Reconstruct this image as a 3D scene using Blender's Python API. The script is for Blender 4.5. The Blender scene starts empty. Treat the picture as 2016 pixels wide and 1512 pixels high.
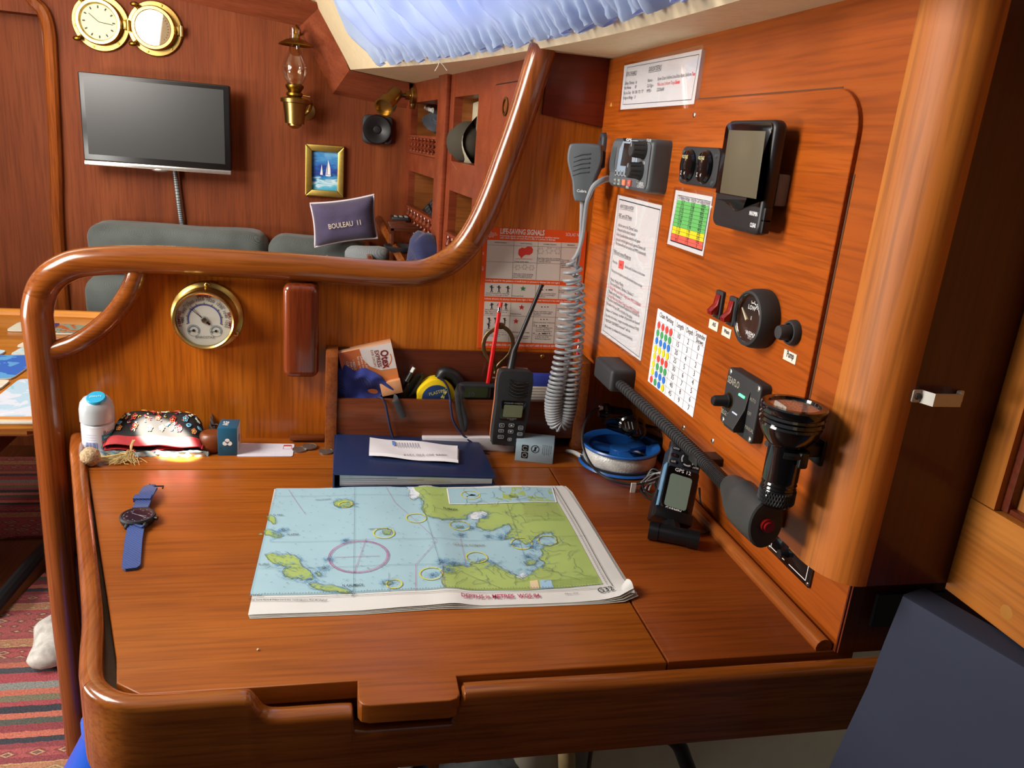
import bpy, bmesh, math, random
from mathutils import Vector as V, Matrix, noise
from mathutils.geometry import tessellate_polygon
random.seed(7)
SC=bpy.context.scene; COL=SC.collection; PI=math.pi
# ---------------------------------------------------------------- camera calibration (camera at the world origin)
R=(V((0.97586656,-0.20204724,0.0828334)),V((0.0177123,-0.30484112,-0.9522385)),V((0.21764818,0.93072488,-0.29390554)))
F=1528.77551
def ray(x,y):
    a,b=(x-1008)/F,(y-756)/F
    return R[0]*a+R[1]*b+R[2]
def on(x,y,ax,v):
    d=ray(x,y); return d*(v/d[ax])
cd=bpy.data.cameras.new('camera'); cam=bpy.data.objects.new('camera',cd); COL.objects.link(cam)
cd.sensor_width=36; cd.lens=F*36/2016; cd.clip_start=.02
cam.matrix_world=Matrix((R[0],-R[1],-R[2])).transposed().to_4x4()
SC.camera=cam
# ---------------------------------------------------------------- materials
def lin(h):
    h=h.lstrip('#'); o=[]
    for i in (0,2,4):
        c=int(h[i:i+2],16)/255; o.append(c/12.92 if c<=.04045 else ((c+.055)/1.055)**2.4)
    return tuple(o)+(1,)
def nm(name):
    m=bpy.data.materials.new(name); m.use_nodes=True; nt=m.node_tree; return m,nt,nt.nodes['Principled BSDF']
def setp(b,**k):
    for n,v in k.items():
        b.inputs[n.replace('_',' ')].default_value=v
_mc={}
def flat(h,rough=.5,metal=0,noise_amt=.06,nscale=60,bump=.0,emit=0,spec=.5,coat=0):
    key=(h,rough,metal,noise_amt,nscale,bump,emit,spec,coat)
    if key in _mc: return _mc[key]
    m,nt,b=nm('paint_'+h.strip('#'))
    b.inputs['Base Color'].default_value=lin(h); b.inputs['Roughness'].default_value=rough; b.inputs['Metallic'].default_value=metal
    b.inputs['Specular IOR Level'].default_value=spec; b.inputs['Coat Weight'].default_value=coat
    tc=nt.nodes.new('ShaderNodeTexCoord'); no=nt.nodes.new('ShaderNodeTexNoise'); no.inputs['Scale'].default_value=nscale; no.inputs['Detail'].default_value=4
    nt.links.new(tc.outputs['Object'],no.inputs['Vector'])
    if noise_amt:
        r=nt.nodes.new('ShaderNodeMixRGB'); c=lin(h); r.inputs[1].default_value=tuple(x*(1-noise_amt*2) for x in c[:3])+(1,); r.inputs[2].default_value=tuple(min(1,x*(1+noise_amt*2)) for x in c[:3])+(1,)
        nt.links.new(no.outputs['Fac'],r.inputs[0]); nt.links.new(r.outputs[0],b.inputs['Base Color'])
    if bump:
        bp=nt.nodes.new('ShaderNodeBump'); bp.inputs['Strength'].default_value=bump; bp.inputs['Distance'].default_value=.002
        nt.links.new(no.outputs['Fac'],bp.inputs['Height']); nt.links.new(bp.outputs[0],b.inputs['Normal'])
    if emit:
        b.inputs['Emission Color'].default_value=lin(h); b.inputs['Emission Strength'].default_value=emit
    _mc[key]=m; return m
def wood(name,dark,mid,light,axis=2,sc=18,rough=.32,coat=.25,grain=.35,stretch=.05,rot=0,offs=0,spec=.35):
    m,nt,b=nm(name); N=nt.nodes.new; L=nt.links.new
    tc=N('ShaderNodeTexCoord'); mp=N('ShaderNodeMapping'); s=[sc,sc,sc]; s[axis]=sc*stretch; mp.inputs['Scale'].default_value=s
    mp.inputs['Rotation'].default_value=(0,0,rot); mp.inputs['Location'].default_value=(offs,offs*.7,offs*.3)
    L(tc.outputs['Object'],mp.inputs['Vector'])
    n1=N('ShaderNodeTexNoise'); n1.inputs['Scale'].default_value=1; n1.inputs['Detail'].default_value=7; n1.inputs['Roughness'].default_value=.62; n1.inputs['Distortion'].default_value=.5
    L(mp.outputs[0],n1.inputs['Vector'])
    cr=N('ShaderNodeValToRGB'); e=cr.color_ramp.elements; e[0].position=.28; e[0].color=lin(dark); e[1].position=.74; e[1].color=lin(light)
    x=e.new(.5); x.color=lin(mid); L(n1.outputs['Fac'],cr.inputs[0])
    mp2=N('ShaderNodeMapping'); s2=[sc*14]*3; s2[axis]=sc*.55; mp2.inputs['Scale'].default_value=s2; mp2.inputs['Rotation'].default_value=(0,0,rot); L(tc.outputs['Object'],mp2.inputs['Vector'])
    n2=N('ShaderNodeTexNoise'); n2.inputs['Scale'].default_value=1; n2.inputs['Detail'].default_value=3; L(mp2.outputs[0],n2.inputs['Vector'])
    c2=N('ShaderNodeValToRGB'); c2.color_ramp.elements[0].position=.35; c2.color_ramp.elements[0].color=(1-grain,1-grain*1.05,1-grain*1.1,1); c2.color_ramp.elements[1].position=.55; c2.color_ramp.elements[1].color=(1,1,1,1)
    L(n2.outputs['Fac'],c2.inputs[0])
    mx=N('ShaderNodeMixRGB'); mx.blend_type='MULTIPLY'; mx.inputs[0].default_value=1; L(cr.outputs[0],mx.inputs[1]); L(c2.outputs[0],mx.inputs[2])
    n3=N('ShaderNodeTexNoise'); n3.inputs['Scale'].default_value=3.1; n3.inputs['Detail'].default_value=2; L(tc.outputs['Object'],n3.inputs['Vector'])
    c3=N('ShaderNodeValToRGB'); c3.color_ramp.elements[0].position=.3; c3.color_ramp.elements[0].color=(.82,.78,.75,1); c3.color_ramp.elements[1].position=.7; c3.color_ramp.elements[1].color=(1.1,1.1,1.1,1); L(n3.outputs['Fac'],c3.inputs[0])
    m2=N('ShaderNodeMixRGB'); m2.blend_type='MULTIPLY'; m2.inputs[0].default_value=1; L(mx.outputs[0],m2.inputs[1]); L(c3.outputs[0],m2.inputs[2])
    L(m2.outputs[0],b.inputs['Base Color'])
    bp=N('ShaderNodeBump'); bp.inputs['Strength'].default_value=.12; bp.inputs['Distance'].default_value=.001; L(n2.outputs['Fac'],bp.inputs['Height']); L(bp.outputs[0],b.inputs['Normal'])
    b.inputs['Roughness'].default_value=rough; b.inputs['Coat Weight'].default_value=coat; b.inputs['Coat Roughness'].default_value=.12; b.inputs['Specular IOR Level'].default_value=spec
    return m
def fabric(name,h,h2,scale=500,rough=.9,bump=.4):
    m,nt,b=nm(name); N=nt.nodes.new; L=nt.links.new
    tc=N('ShaderNodeTexCoord'); w=N('ShaderNodeTexWave'); w.inputs['Scale'].default_value=scale/6; w.bands_direction='DIAGONAL'; w.inputs['Distortion'].default_value=1.5; w.inputs['Detail'].default_value=2
    no=N('ShaderNodeTexNoise'); no.inputs['Scale'].default_value=scale; L(tc.outputs['Object'],w.inputs['Vector']); L(tc.outputs['Object'],no.inputs['Vector'])
    n4=N('ShaderNodeTexNoise'); n4.inputs['Scale'].default_value=9; L(tc.outputs['Object'],n4.inputs['Vector'])
    a=N('ShaderNodeMath'); a.operation='MULTIPLY'; L(w.outputs['Fac'],a.inputs[0]); L(no.outputs['Fac'],a.inputs[1])
    a2=N('ShaderNodeMath'); a2.operation='ADD'; L(a.outputs[0],a2.inputs[0]); L(n4.outputs['Fac'],a2.inputs[1])
    cr=N('ShaderNodeValToRGB'); cr.color_ramp.elements[0].position=.35; cr.color_ramp.elements[0].color=lin(h); cr.color_ramp.elements[1].position=1.1 if False else 1; cr.color_ramp.elements[1].color=lin(h2)
    L(a2.outputs[0],cr.inputs[0]); L(cr.outputs[0],b.inputs['Base Color'])
    bp=N('ShaderNodeBump'); bp.inputs['Strength'].default_value=bump; bp.inputs['Distance'].default_value=.001; L(a.outputs[0],bp.inputs['Height']); L(bp.outputs[0],b.inputs['Normal'])
    b.inputs['Roughness'].default_value=rough; b.inputs['Sheen Weight'].default_value=.2
    return m
def glass(name,rough=.02,tint='#ffffff',ior=1.45):
    m,nt,b=nm(name); setp(b,Transmission_Weight=1.0,Roughness=rough,IOR=ior); b.inputs['Base Color'].default_value=lin(tint); return m
W_PART=wood('partition_wood','#a25112','#c26a18','#d67e24',axis=1,sc=16,rough=.3,grain=.3)
W_PARTw=wood('partition_wood_world','#7f3d12','#a2541b','#b96a26',axis=2,sc=16,rough=.28,grain=.32)
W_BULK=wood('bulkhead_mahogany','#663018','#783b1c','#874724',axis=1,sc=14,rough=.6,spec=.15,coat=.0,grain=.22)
W_CONS=wood('console_mahogany','#8e430d','#a04c10','#b05c17',axis=0,sc=16,rough=.42,coat=.1,grain=.22)
W_PANEL=wood('console_panel_wood','#95450c','#a64e0f','#b86018',axis=0,sc=22,rough=.36,coat=.15,grain=.3,offs=3)
W_DESK=wood('desk_mahogany','#844010','#985014','#a85e1c',axis=0,sc=15,rough=.38,coat=.12,grain=.25)
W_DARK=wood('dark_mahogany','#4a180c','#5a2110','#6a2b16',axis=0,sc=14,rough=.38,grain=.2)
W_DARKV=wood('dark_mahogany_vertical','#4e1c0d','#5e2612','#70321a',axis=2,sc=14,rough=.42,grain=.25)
W_RAIL=wood('rail_teak','#74380f','#8e4c19','#a26026',axis=0,sc=20,rough=.22,coat=.5,grain=.3)
W_RAILV=wood('rail_teak_upright','#70330f','#8e4a1c','#a65f2a',axis=2,sc=20,rough=.22,coat=.5,grain=.3)
W_RAILL=wood('rail_teak_bulkhead','#70330f','#8e4a1c','#a65f2a',axis=1,sc=20,rough=.25,coat=.4,grain=.3)
W_FID=wood('fiddle_teak','#70330f','#8e4a1c','#a65f2a',axis=1,sc=20,rough=.24,coat=.5,grain=.25)
W_POST=wood('corner_post_wood','#a85515','#c4701f','#dc9136',axis=2,sc=13,rough=.35,grain=.3,stretch=.035)
W_SIDE=wood('side_wall_wood','#925218','#a86422','#b97832',axis=1,sc=13,rough=.4,grain=.25)
W_SHELF=wood('shelf_mahogany','#6e2f17','#80391d','#8f4524',axis=2,sc=14,rough=.45,coat=.08,grain=.2)
W_RACK=wood('rack_mahogany','#5a2a12','#74391a','#854724',axis=0,sc=18,rough=.38,grain=.25)
W_RACKV=wood('rack_side_wood','#74391a','#8c4a20','#a2602f',axis=1,sc=18,rough=.35,grain=.25)
W_TABLE=wood('table_teak','#9a5a1c','#b57428','#c98a3a',axis=0,sc=10,rough=.35,grain=.2)
W_INNER=wood('shelf_back_wood','#7a4218','#8e5120','#a0622b',axis=2,sc=12,rough=.5,grain=.25)
BRASS=flat('#b39452',.30,1,.10,40); BRASSD=flat('#8c6c28',.34,1,.15,60)
STEEL=flat('#b9b5ac',.3,1,.05); CHROME=flat('#d8d8d8',.12,1,.02)
BLK=flat('#17181a',.42,0,.1,90,spec=.5); BLKG=flat('#0b0b0d',.12,0,.0,coat=.4); BLKM=flat('#222326',.6,0,.1,200,bump=.1); RUB=flat('#2b2b2c',.7,0,.1,150)
GREY=flat('#565b60',.48,0,.05); GREYD=flat('#3b4045',.5,0,.05); GREYL=flat('#8f9497',.45,0,.04)
WHITE=flat('#e6e3e2',.5,0,.02); PAPER=flat('#e2dfe2',.55,0,.02); INK=flat('#26262c',.6,0,0); CREAM=flat('#d9c8a0',.6,0,.05,120,bump=.25)
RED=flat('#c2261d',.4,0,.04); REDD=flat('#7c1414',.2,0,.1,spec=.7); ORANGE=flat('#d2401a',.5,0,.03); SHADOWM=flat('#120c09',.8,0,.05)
WHT=flat('#efefef',.5,0,0)
# ---------------------------------------------------------------- frames
class Fr:
    def __init__(s,o,u,v):
        s.o=V(o); s.u=V(u).normalized(); s.v=V(v).normalized(); s.n=s.u.cross(s.v)
        s.M=Matrix((s.u,s.v,s.n)).transposed().to_4x4(); s.M.translation=s.o
    def px(s,x,y,w=0):
        d=ray(x,y); t=((s.o+s.n*w).dot(s.n))/d.dot(s.n); p=d*t-s.o
        return (p.dot(s.u),p.dot(s.v))
    def p3(s,x,y,w=0):
        a=s.px(x,y,w); return V((a[0],a[1],w))
    def at(s,u,v,w=0): return s.o+s.u*u+s.v*v+s.n*w
    def loc(s,p): p=V(p)-s.o; return V((p.dot(s.u),p.dot(s.v),p.dot(s.n)))
ZD=-.5; YP=1.26; XC=.405; YB=2.6
WORLD=Fr((0,0,0),(1,0,0),(0,1,0))
DESK=Fr((0,0,ZD),(1,0,0),(0,1,0))
PART=Fr((0,YP,0),(1,0,0),(0,0,1))
CONS=Fr((XC,1.26,0),(0,-1,0),(0,0,1))
LOW=Fr((.535,1.26,0),(0,-1,0),(0,0,1))
BULK=Fr((0,YB,0),(1,0,0),(0,0,1))
_sd=V((.0915,-1,0)).normalized()
SHELF=Fr((.191,2.6,0),_sd,(0,0,1))
# ---------------------------------------------------------------- mesh builder
_font=None
class S:
    def __init__(s,*mats): s.bm=bmesh.new(); s.mats=list(mats) or [BLK]; s.k=0; s.M=Matrix.Identity(4); s.sharp=35
    def m(s,k):
        if not isinstance(k,int):
            if k not in s.mats: s.mats.append(k)
            k=s.mats.index(k)
        s.k=k; return s
    def _in(s,fn):
        t=bmesh.new(); fn(t)
        for f in t.faces: f.material_index=s.k
        t.transform(s.M); me=bpy.data.meshes.new('t'); t.to_mesh(me); t.free(); s.bm.from_mesh(me); bpy.data.meshes.remove(me); return s
    def box(s,a,b,bev=0,seg=2,M=None):
        def fn(t):
            bmesh.ops.create_cube(t,size=1); c=[(a[i]+b[i])/2 for i in range(3)]; d=[abs(b[i]-a[i]) for i in range(3)]
            bmesh.ops.scale(t,vec=d,verts=t.verts); bmesh.ops.translate(t,vec=c,verts=t.verts)
            if bev: bmesh.ops.bevel(t,geom=t.edges[:],offset=min(bev,min(d)*.49),segments=seg,profile=.5,affect='EDGES',clamp_overlap=True)
            if M: t.transform(M)
        return s._in(fn)
    def prism(s,pts,w0,w1,bev=0,seg=2,bottom=False):
        def fn(t):
            vs=[t.verts.new((p[0],p[1],w0)) for p in pts]; f=t.faces.new(vs); f.normal_update()
            if (f.normal.z<0)==(w1>w0): pass
            r=bmesh.ops.extrude_face_region(t,geom=[f]); nv=[x for x in r['geom'] if isinstance(x,bmesh.types.BMVert)]
            bmesh.ops.translate(t,vec=(0,0,w1-w0),verts=nv)
            bmesh.ops.recalc_face_normals(t,faces=t.faces)
            if bev:
                ed=[e for e in t.edges if all(abs(v.co.z-w1)<1e-7 for v in e.verts) or (bottom and all(abs(v.co.z-w0)<1e-7 for v in e.verts))]
                bmesh.ops.bevel(t,geom=ed,offset=bev,segments=seg,profile=.5,affect='EDGES',clamp_overlap=True)
        return s._in(fn)
    def poly(s,pts,w=0):
        def fn(t):
            vs=[t.verts.new((p[0],p[1],p[2] if len(p)>2 else w)) for p in pts]
            if len(vs)<5: f=t.faces.new(vs); f.normal_update()
            else:
                for tri in tessellate_polygon([[v.co for v in vs]]):
                    try: t.faces.new([vs[i] for i in tri])
                    except ValueError: pass
                t.normal_update()
            if len(pts[0])<3 and t.faces:
                for f in t.faces:
                    if f.normal.z<0: f.normal_flip()
        return s._in(fn)
    def rect(s,u0,v0,u1,v1,w=0): return s.poly([(u0,v0),(u1,v0),(u1,v1),(u0,v1)],w)
    def line(s,a,b,wd,w=0):
        a=V((a[0],a[1]));b=V((b[0],b[1])); d=b-a
        if d.length<1e-9: return s
        n=V((-d.y,d.x)).normalized()*wd/2
        return s.poly([a-n,b-n,b+n,a+n],w)
    def ring(s,c,r0,r1,w=0,a0=0,a1=2*PI,seg=40,sx=1):
        def fn(t):
            full=abs(a1-a0-2*PI)<1e-6; n=seg; P=[]
            for i in range(n+1): a=a0+(a1-a0)*i/n; P.append((t.verts.new((c[0]+math.cos(a)*r0*sx,c[1]+math.sin(a)*r0,w)),t.verts.new((c[0]+math.cos(a)*r1*sx,c[1]+math.sin(a)*r1,w))))
            for i in range(n): t.faces.new((P[i][0],P[i][1],P[i+1][1],P[i+1][0]))
        return s._in(fn)
    def disc(s,c,r,w=0,seg=32,sx=1): return s.poly([(c[0]+math.cos(2*PI*i/seg)*r*sx,c[1]+math.sin(2*PI*i/seg)*r) for i in range(seg)],w)
    def lathe(s,prof,c=(0,0,0),ax=(0,0,1),seg=32,sx=1):
        q=V((0,0,1)).rotation_difference(V(ax)).to_matrix().to_4x4(); q.translation=V(c)
        def fn(t):
            rings=[]
            for r,z in prof:
                if r<1e-6: rings.append([t.verts.new((0,0,z))])
                else: rings.append([t.verts.new((math.cos(2*PI*i/seg)*r*sx,math.sin(2*PI*i/seg)*r,z)) for i in range(seg)])
            for A,B in zip(rings,rings[1:]):
                if len(A)==1 and len(B)==1: continue
                for i in range(seg):
                    j=(i+1)%seg
                    if len(A)==1: t.faces.new((A[0],B[j],B[i]))
                    elif len(B)==1: t.faces.new((A[i],A[j],B[0]))
                    else: t.faces.new((A[i],A[j],B[j],B[i]))
            bmesh.ops.recalc_face_normals(t,faces=t.faces)
            t.transform(q)
        return s._in(fn)
    def cyl(s,a,b,r,r2=None,seg=24,cap=True):
        a=V(a);b=V(b);L=(b-a).length; r2=r if r2 is None else r2
        pr=[(r,0),(r2,L)]
        if cap: pr=[(0,0)]+pr+[(0,L)]
        return s.lathe(pr,a,(b-a).normalized(),seg)
    def tube(s,pts,r,seg=10,cap=True,closed=False,flatn=None,fl=1):
        pts=[V(p) for p in pts]; n=len(pts); rr=r if callable(r) else (lambda t:r)
        def fn(t):
            T=[]
            for i in range(n):
                a=pts[i-1] if (i>0 or closed) else pts[i]; b=pts[(i+1)%n] if (i<n-1 or closed) else pts[i]; T.append((b-a).normalized())
            up=V((0,0,1)) if flatn is None else V(flatn)
            if abs(T[0].dot(up))>.95 and flatn is None: up=V((1,0,0))
            x=(up-T[0]*up.dot(T[0])).normalized(); rings=[]
            for i in range(n):
                if flatn is not None: x=V(flatn)
                x=(x-T[i]*x.dot(T[i])).normalized(); y=T[i].cross(x); q=rr(i/(n-1))
                rings.append([t.verts.new(pts[i]+x*math.cos(2*PI*k/seg)*q*fl+y*math.sin(2*PI*k/seg)*q) for k in range(seg)])
            m=n if closed else n-1
            for i in range(m):
                A=rings[i];B=rings[(i+1)%n]
                for k in range(seg): t.faces.new((A[k],A[(k+1)%seg],B[(k+1)%seg],B[k]))
            if cap and not closed: t.faces.new(rings[0][::-1]); t.faces.new(rings[-1])
            bmesh.ops.recalc_face_normals(t,faces=t.faces)
        return s._in(fn)
    def ell(s,c,r,seg=24,M=None,fn2=None):
        def fn(t):
            bmesh.ops.create_uvsphere(t,u_segments=seg,v_segments=max(8,seg*2//3),radius=1)
            for v in t.verts:
                co=v.co.copy()
                if fn2: co=fn2(co)
                v.co=V((co.x*r[0],co.y*r[1],co.z*r[2]))
            if M: t.transform(M)
            bmesh.ops.translate(t,vec=c,verts=t.verts)
        return s._in(fn)
    def grid(s,fn3,nu,nv,closeu=False):
        def fn(t):
            G=[[t.verts.new(fn3(i/nu,j/nv)) for j in range(nv+1)] for i in range(nu+(0 if closeu else 1))]
            m=len(G)
            for i in range(nu):
                for j in range(nv):
                    t.faces.new((G[i][j],G[(i+1)%m][j],G[(i+1)%m][j+1],G[i][j+1]))
        return s._in(fn)
    def text(s,body,u,v,h,w=0,xs=1,rot=0,al='LEFT',bold=0,M=None,ext=0):
        cu=bpy.data.curves.new('t','FONT'); cu.body=body; cu.size=1; cu.align_x=al; cu.resolution_u=2; cu.offset=bold; cu.extrude=ext
        ob=bpy.data.objects.new('t',cu); me=bpy.data.meshes.new_from_object(ob)
        k=h/.70; T=Matrix.Translation((u,v,w))@Matrix.Rotation(rot,4,'Z')@Matrix.Diagonal((k*xs,k,1,1))
        me.transform(s.M@(M or Matrix.Identity(4))@T)
        for p in me.polygons: p.material_index=s.k
        t=bmesh.new(); t.from_mesh(me); 
        for f in t.faces: f.material_index=s.k
        t.to_mesh(me); t.free(); s.bm.from_mesh(me)
        bpy.data.meshes.remove(me); bpy.data.objects.remove(ob); bpy.data.curves.remove(cu); return s
    def fit(s,fr,body,a,b,h,w=0.0003,bold=0,base=0):
        """text along the line from pixel a to pixel b lying on the frame's surface"""
        A=V(fr.px(*a,w)); B=V(fr.px(*b,w)); d=B-A
        cu=bpy.data.curves.new('t','FONT'); cu.body=body; cu.size=1; ob=bpy.data.objects.new('t',cu); me=bpy.data.meshes.new_from_object(ob)
        xs=[v.co.x for v in me.vertices] or [0,1]; wd=max(xs)-min(xs); bpy.data.meshes.remove(me); bpy.data.objects.remove(ob); bpy.data.curves.remove(cu)
        return s.text(body,A.x,A.y,h,w,xs=d.length/(wd*h/.70),rot=math.atan2(d.y,d.x),bold=bold)
    def noise(s,amp,sc,seed=0,axis=None):
        for v in s.bm.verts:
            q=noise.noise_vector(v.co*sc+V((seed,seed*2.3,-seed)))*amp
            if axis is not None: q=V([q[i] if i==axis else 0 for i in range(3)])
            v.co+=q
        return s
    def subd(s,n=1):
        bmesh.ops.subdivide_edges(s.bm,edges=s.bm.edges[:],cuts=n,use_grid_fill=True); return s
_base={}
def ob_from(name,s,parent=None,smooth=True):
    bm=s.bm; bmesh.ops.remove_doubles(bm,verts=bm.verts,dist=1e-6)
    if smooth:
        for f in bm.faces: f.smooth=True
        lim=math.radians(s.sharp)
        for e in bm.edges:
            if len(e.link_faces)==2:
                if e.calc_face_angle(0)>lim: e.smooth=False
            else: e.smooth=False
    if parent is not None: bmesh.ops.translate(bm,vec=-_base[parent.name],verts=bm.verts)
    me=bpy.data.meshes.new(name); bm.to_mesh(me); bm.free()
    for m in s.mats: me.materials.append(m)
    o=bpy.data.objects.new(name,me); COL.objects.link(o)
    if parent is not None: o.parent=parent; _base[o.name]=_base[parent.name]
    return o
def tag(o,label,cat,group=None,kind=None):
    if label: o['label']=label
    if cat: o['category']=cat
    if group: o['group']=group
    if kind: o['kind']=kind
    return o
def thing(name,label,cat,fr=WORLD,base=(0,0,0),group=None):
    o=bpy.data.objects.new(name,None); COL.objects.link(o); o.empty_display_size=.02
    o.matrix_world=fr.M@Matrix.Translation(V(base)); _base[o.name]=V(base); return tag(o,label,cat,group)
def part(root,name,s,label=None,smooth=True):
    o=ob_from(name,s,root,smooth)
    if label: o['label']=label
    return o
def sub(par,name,s,label=None): return part(par,name,s,label)
def solo(name,s,label,cat,fr=WORLD,base=(0,0,0),group=None,kind=None,smooth=True):
    bmesh.ops.translate(s.bm,vec=-V(base),verts=s.bm.verts); o=ob_from(name,s,None,smooth); o.matrix_world=fr.M@Matrix.Translation(V(base)); return tag(o,label,cat,group,kind)
def struct(name,s,fr=WORLD,parent=None,smooth=True):
    if parent is not None: return ob_from(name,s,parent,smooth)
    o=ob_from(name,s,None,smooth); o.matrix_world=fr.M.copy(); _base[o.name]=V((0,0,0)); o['kind']='structure'; return o
def dup(root,M,label=None,group=None):
    r=root.copy(); COL.objects.link(r); r.matrix_world=M
    if label: r['label']=label
    if group: r['group']=group
    for ch in list(root.children):
        c=ch.copy(); COL.objects.link(c); c.parent=r
        for g in list(ch.children):
            d=g.copy(); COL.objects.link(d); d.parent=c
    return r
def cat(pts,n=8,closed=False):
    P=[V(p) for p in pts]; out=[]; N=len(P); rng=range(N if closed else N-1)
    for i in rng:
        p0=P[(i-1)%N] if (closed or i>0) else P[0]; p1=P[i]; p2=P[(i+1)%N]; p3=P[(i+2)%N] if (closed or i+2<N) else P[-1]
        for k in range(n):
            t=k/n; out.append(.5*((2*p1)+(p2-p0)*t+(2*p0-5*p1+4*p2-p3)*t*t+(3*p1-p0-3*p2+p3)*t**3))
    if not closed: out.append(P[-1])
    return out
def rr(u0,v0,u1,v1,r,n=6):
    out=[]
    for cx,cy,a in ((u1-r,v1-r,0),(u0+r,v1-r,PI/2),(u0+r,v0+r,PI),(u1-r,v0+r,3*PI/2)):
        for i in range(n+1): t=a+PI/2*i/n; out.append((cx+math.cos(t)*r,cy+math.sin(t)*r))
    return out
def quad(fr,*pp,w=0): return [fr.px(x,y,w) for x,y in pp]
def shrink(pts,k):
    c=sum((V(p[:2]) for p in pts),V((0,0)))/len(pts); return [tuple(c+(V(p[:2])-c)*k) for p in pts]
def crop(x0,y0,s): return lambda x,y:(x0+x/s,y0+y/s)
# ================================================================ THE SETTING
def thin_glass(name,tint='#ffffff',refl=.12):
    m,nt,b=nm(name); nt.nodes.remove(b); N=nt.nodes.new; out=nt.nodes['Material Output']
    t=N('ShaderNodeBsdfTransparent'); t.inputs[0].default_value=lin(tint); g=N('ShaderNodeBsdfGlossy'); g.inputs['Roughness'].default_value=.03
    fr=N('ShaderNodeLayerWeight'); fr.inputs[0].default_value=refl*2; mx=N('ShaderNodeMixShader'); nt.links.new(fr.outputs['Facing'],mx.inputs[0])
    nt.links.new(t.outputs[0],mx.inputs[1]); nt.links.new(g.outputs[0],mx.inputs[2]); nt.links.new(mx.outputs[0],out.inputs[0]); return m
TGLASS=thin_glass('thin_clear_glass')
LAMI=thin_glass('clear_plastic_film','#ffffff',.06)
ZF=-1.1
# floor
s=S(wood('sole_teak','#4a2410','#5e3016','#6d3c1e',axis=1,sc=12,rough=.4)); s.box((-2.6,.0,ZF-.03),(1.3,2.75,ZF)); struct('floor',s)
# far bulkhead (saloon side) with the arched doorway cut into its left end
archpx=[(60,-40),(75,0),(97,25),(108,60),(112,110),(116,200),(122,330),(128,500),(134,640)]
A=[BULK.px(*p) for p in archpx]; A[-1]=(A[-1][0],ZF)
xj=A[-2][0]
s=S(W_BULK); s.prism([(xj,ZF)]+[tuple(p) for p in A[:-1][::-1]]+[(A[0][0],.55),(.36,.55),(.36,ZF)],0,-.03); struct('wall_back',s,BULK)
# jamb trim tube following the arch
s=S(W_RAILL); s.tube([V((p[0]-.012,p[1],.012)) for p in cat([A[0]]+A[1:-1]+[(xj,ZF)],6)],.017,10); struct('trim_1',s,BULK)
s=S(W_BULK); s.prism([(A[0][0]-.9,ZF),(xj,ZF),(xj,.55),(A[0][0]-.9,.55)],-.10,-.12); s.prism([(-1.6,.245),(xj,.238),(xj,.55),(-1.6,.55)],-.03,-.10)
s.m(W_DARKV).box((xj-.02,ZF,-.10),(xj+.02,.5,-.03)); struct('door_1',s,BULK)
# cornice that follows the cabin roof profile on the bulkhead: mitred boards tilted between wall and roof
inn=[(0,-78),(350,0),(590,52),(655,185),(780,210),(806,214)]; outr=[(0,-150),(400,-60),(636,8),(688,138),(800,162),(806,163)]
s=S(wood('cornice_wood','#7a3c26','#8f4a30','#a0583a',axis=0,sc=14,rough=.35,grain=.2)); I=[on(x,y,1,YB-.001) for x,y in inn]; O=[on(x,y,1,YB-.13) for x,y in outr]
for k in range(len(I)-1):
    def fn(t,k=k):
        a,b,c,d=I[k],I[k+1],O[k+1],O[k]; back=[V((p.x,YB-.001,p.z+.0)) for p in (O[k],O[k+1])]
        vs=[t.verts.new(p) for p in (a,b,c,d)]; t.faces.new(vs)
        up=V((0,0,.0)); 
        w=[t.verts.new(p) for p in (d,c,V((c.x,YB-.001,c.z)),V((d.x,YB-.001,d.z)))]; t.faces.new(w)
    s._in(fn)
struct('trim_2',s)
# headliner: underside of the side deck, cabin side with the window, cabin roof
VINYL=flat('#e4d3ac',.6,0,.05,55,bump=.35)
edge=cat([(.005,2.60,.172),(.03,2.40,.165),(.19,1.65,.142),(.30,1.15,.14),(.335,.75,.137),(.35,.1,.137)],8)
def ceilp(p,b):
    zo=.1405+.0065*(p.y-1.26)/1.2; return V((p.x+(.95-p.x)*b,p.y,p.z+(zo-p.z)*min(1,b*5)))
s=S(VINYL); s.grid(lambda a,b:(edge[round(a*(len(edge)-1))].lerp(V((.95,edge[round(a*(len(edge)-1))].y,0)),b)*1+V((0,0,0)) if False else ceilp(edge[round(a*(len(edge)-1))],b)),len(edge)-1,12); 
struct('ceiling',s)
LEAN=V((-.50,0,.866))
def side(t,h,w=0):
    q=t*(len(edge)-1); i=min(int(q),len(edge)-2); p=edge[i].lerp(edge[i+1],q-i); d=(edge[i+1]-edge[i]).normalized(); n=d.cross(LEAN).normalized()
    if n.x>0: n=-n
    return p+LEAN*h+n*w
s=S(VINYL)
def fn(t):
    nu,nv=40,10; G=[[t.verts.new(side(i/nu,j/nv*.40)) for j in range(nv+1)] for i in range(nu+1)]
    for i in range(nu):
        for j in range(nv):
            if 13<=i<34 and 2<=j<8: continue
            t.faces.new((G[i][j],G[i+1][j],G[i+1][j+1],G[i][j+1]))
s._in(fn); struct('wall_right',s)
top0=side(0,.40); top1=side(1,.40)
s=S(VINYL); s.grid(lambda a,b:(side(a*.5,.40).lerp(V((-2.4,side(a*.5,.4).y,.42+.12*math.sin(b*PI)),),b)),12,12); struct('ceiling_roof',s) if False else struct('ceiling',s)
w1=bpy.data.objects.new('window_1',None); COL.objects.link(w1); w1['kind']='structure'; _base['window_1']=V((0,0,0))
s=S(TGLASS); s.grid(lambda a,b:side(.325+a*.525,.08+b*.24,-.012),8,1); struct('window_pane',s,parent=w1)
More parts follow.
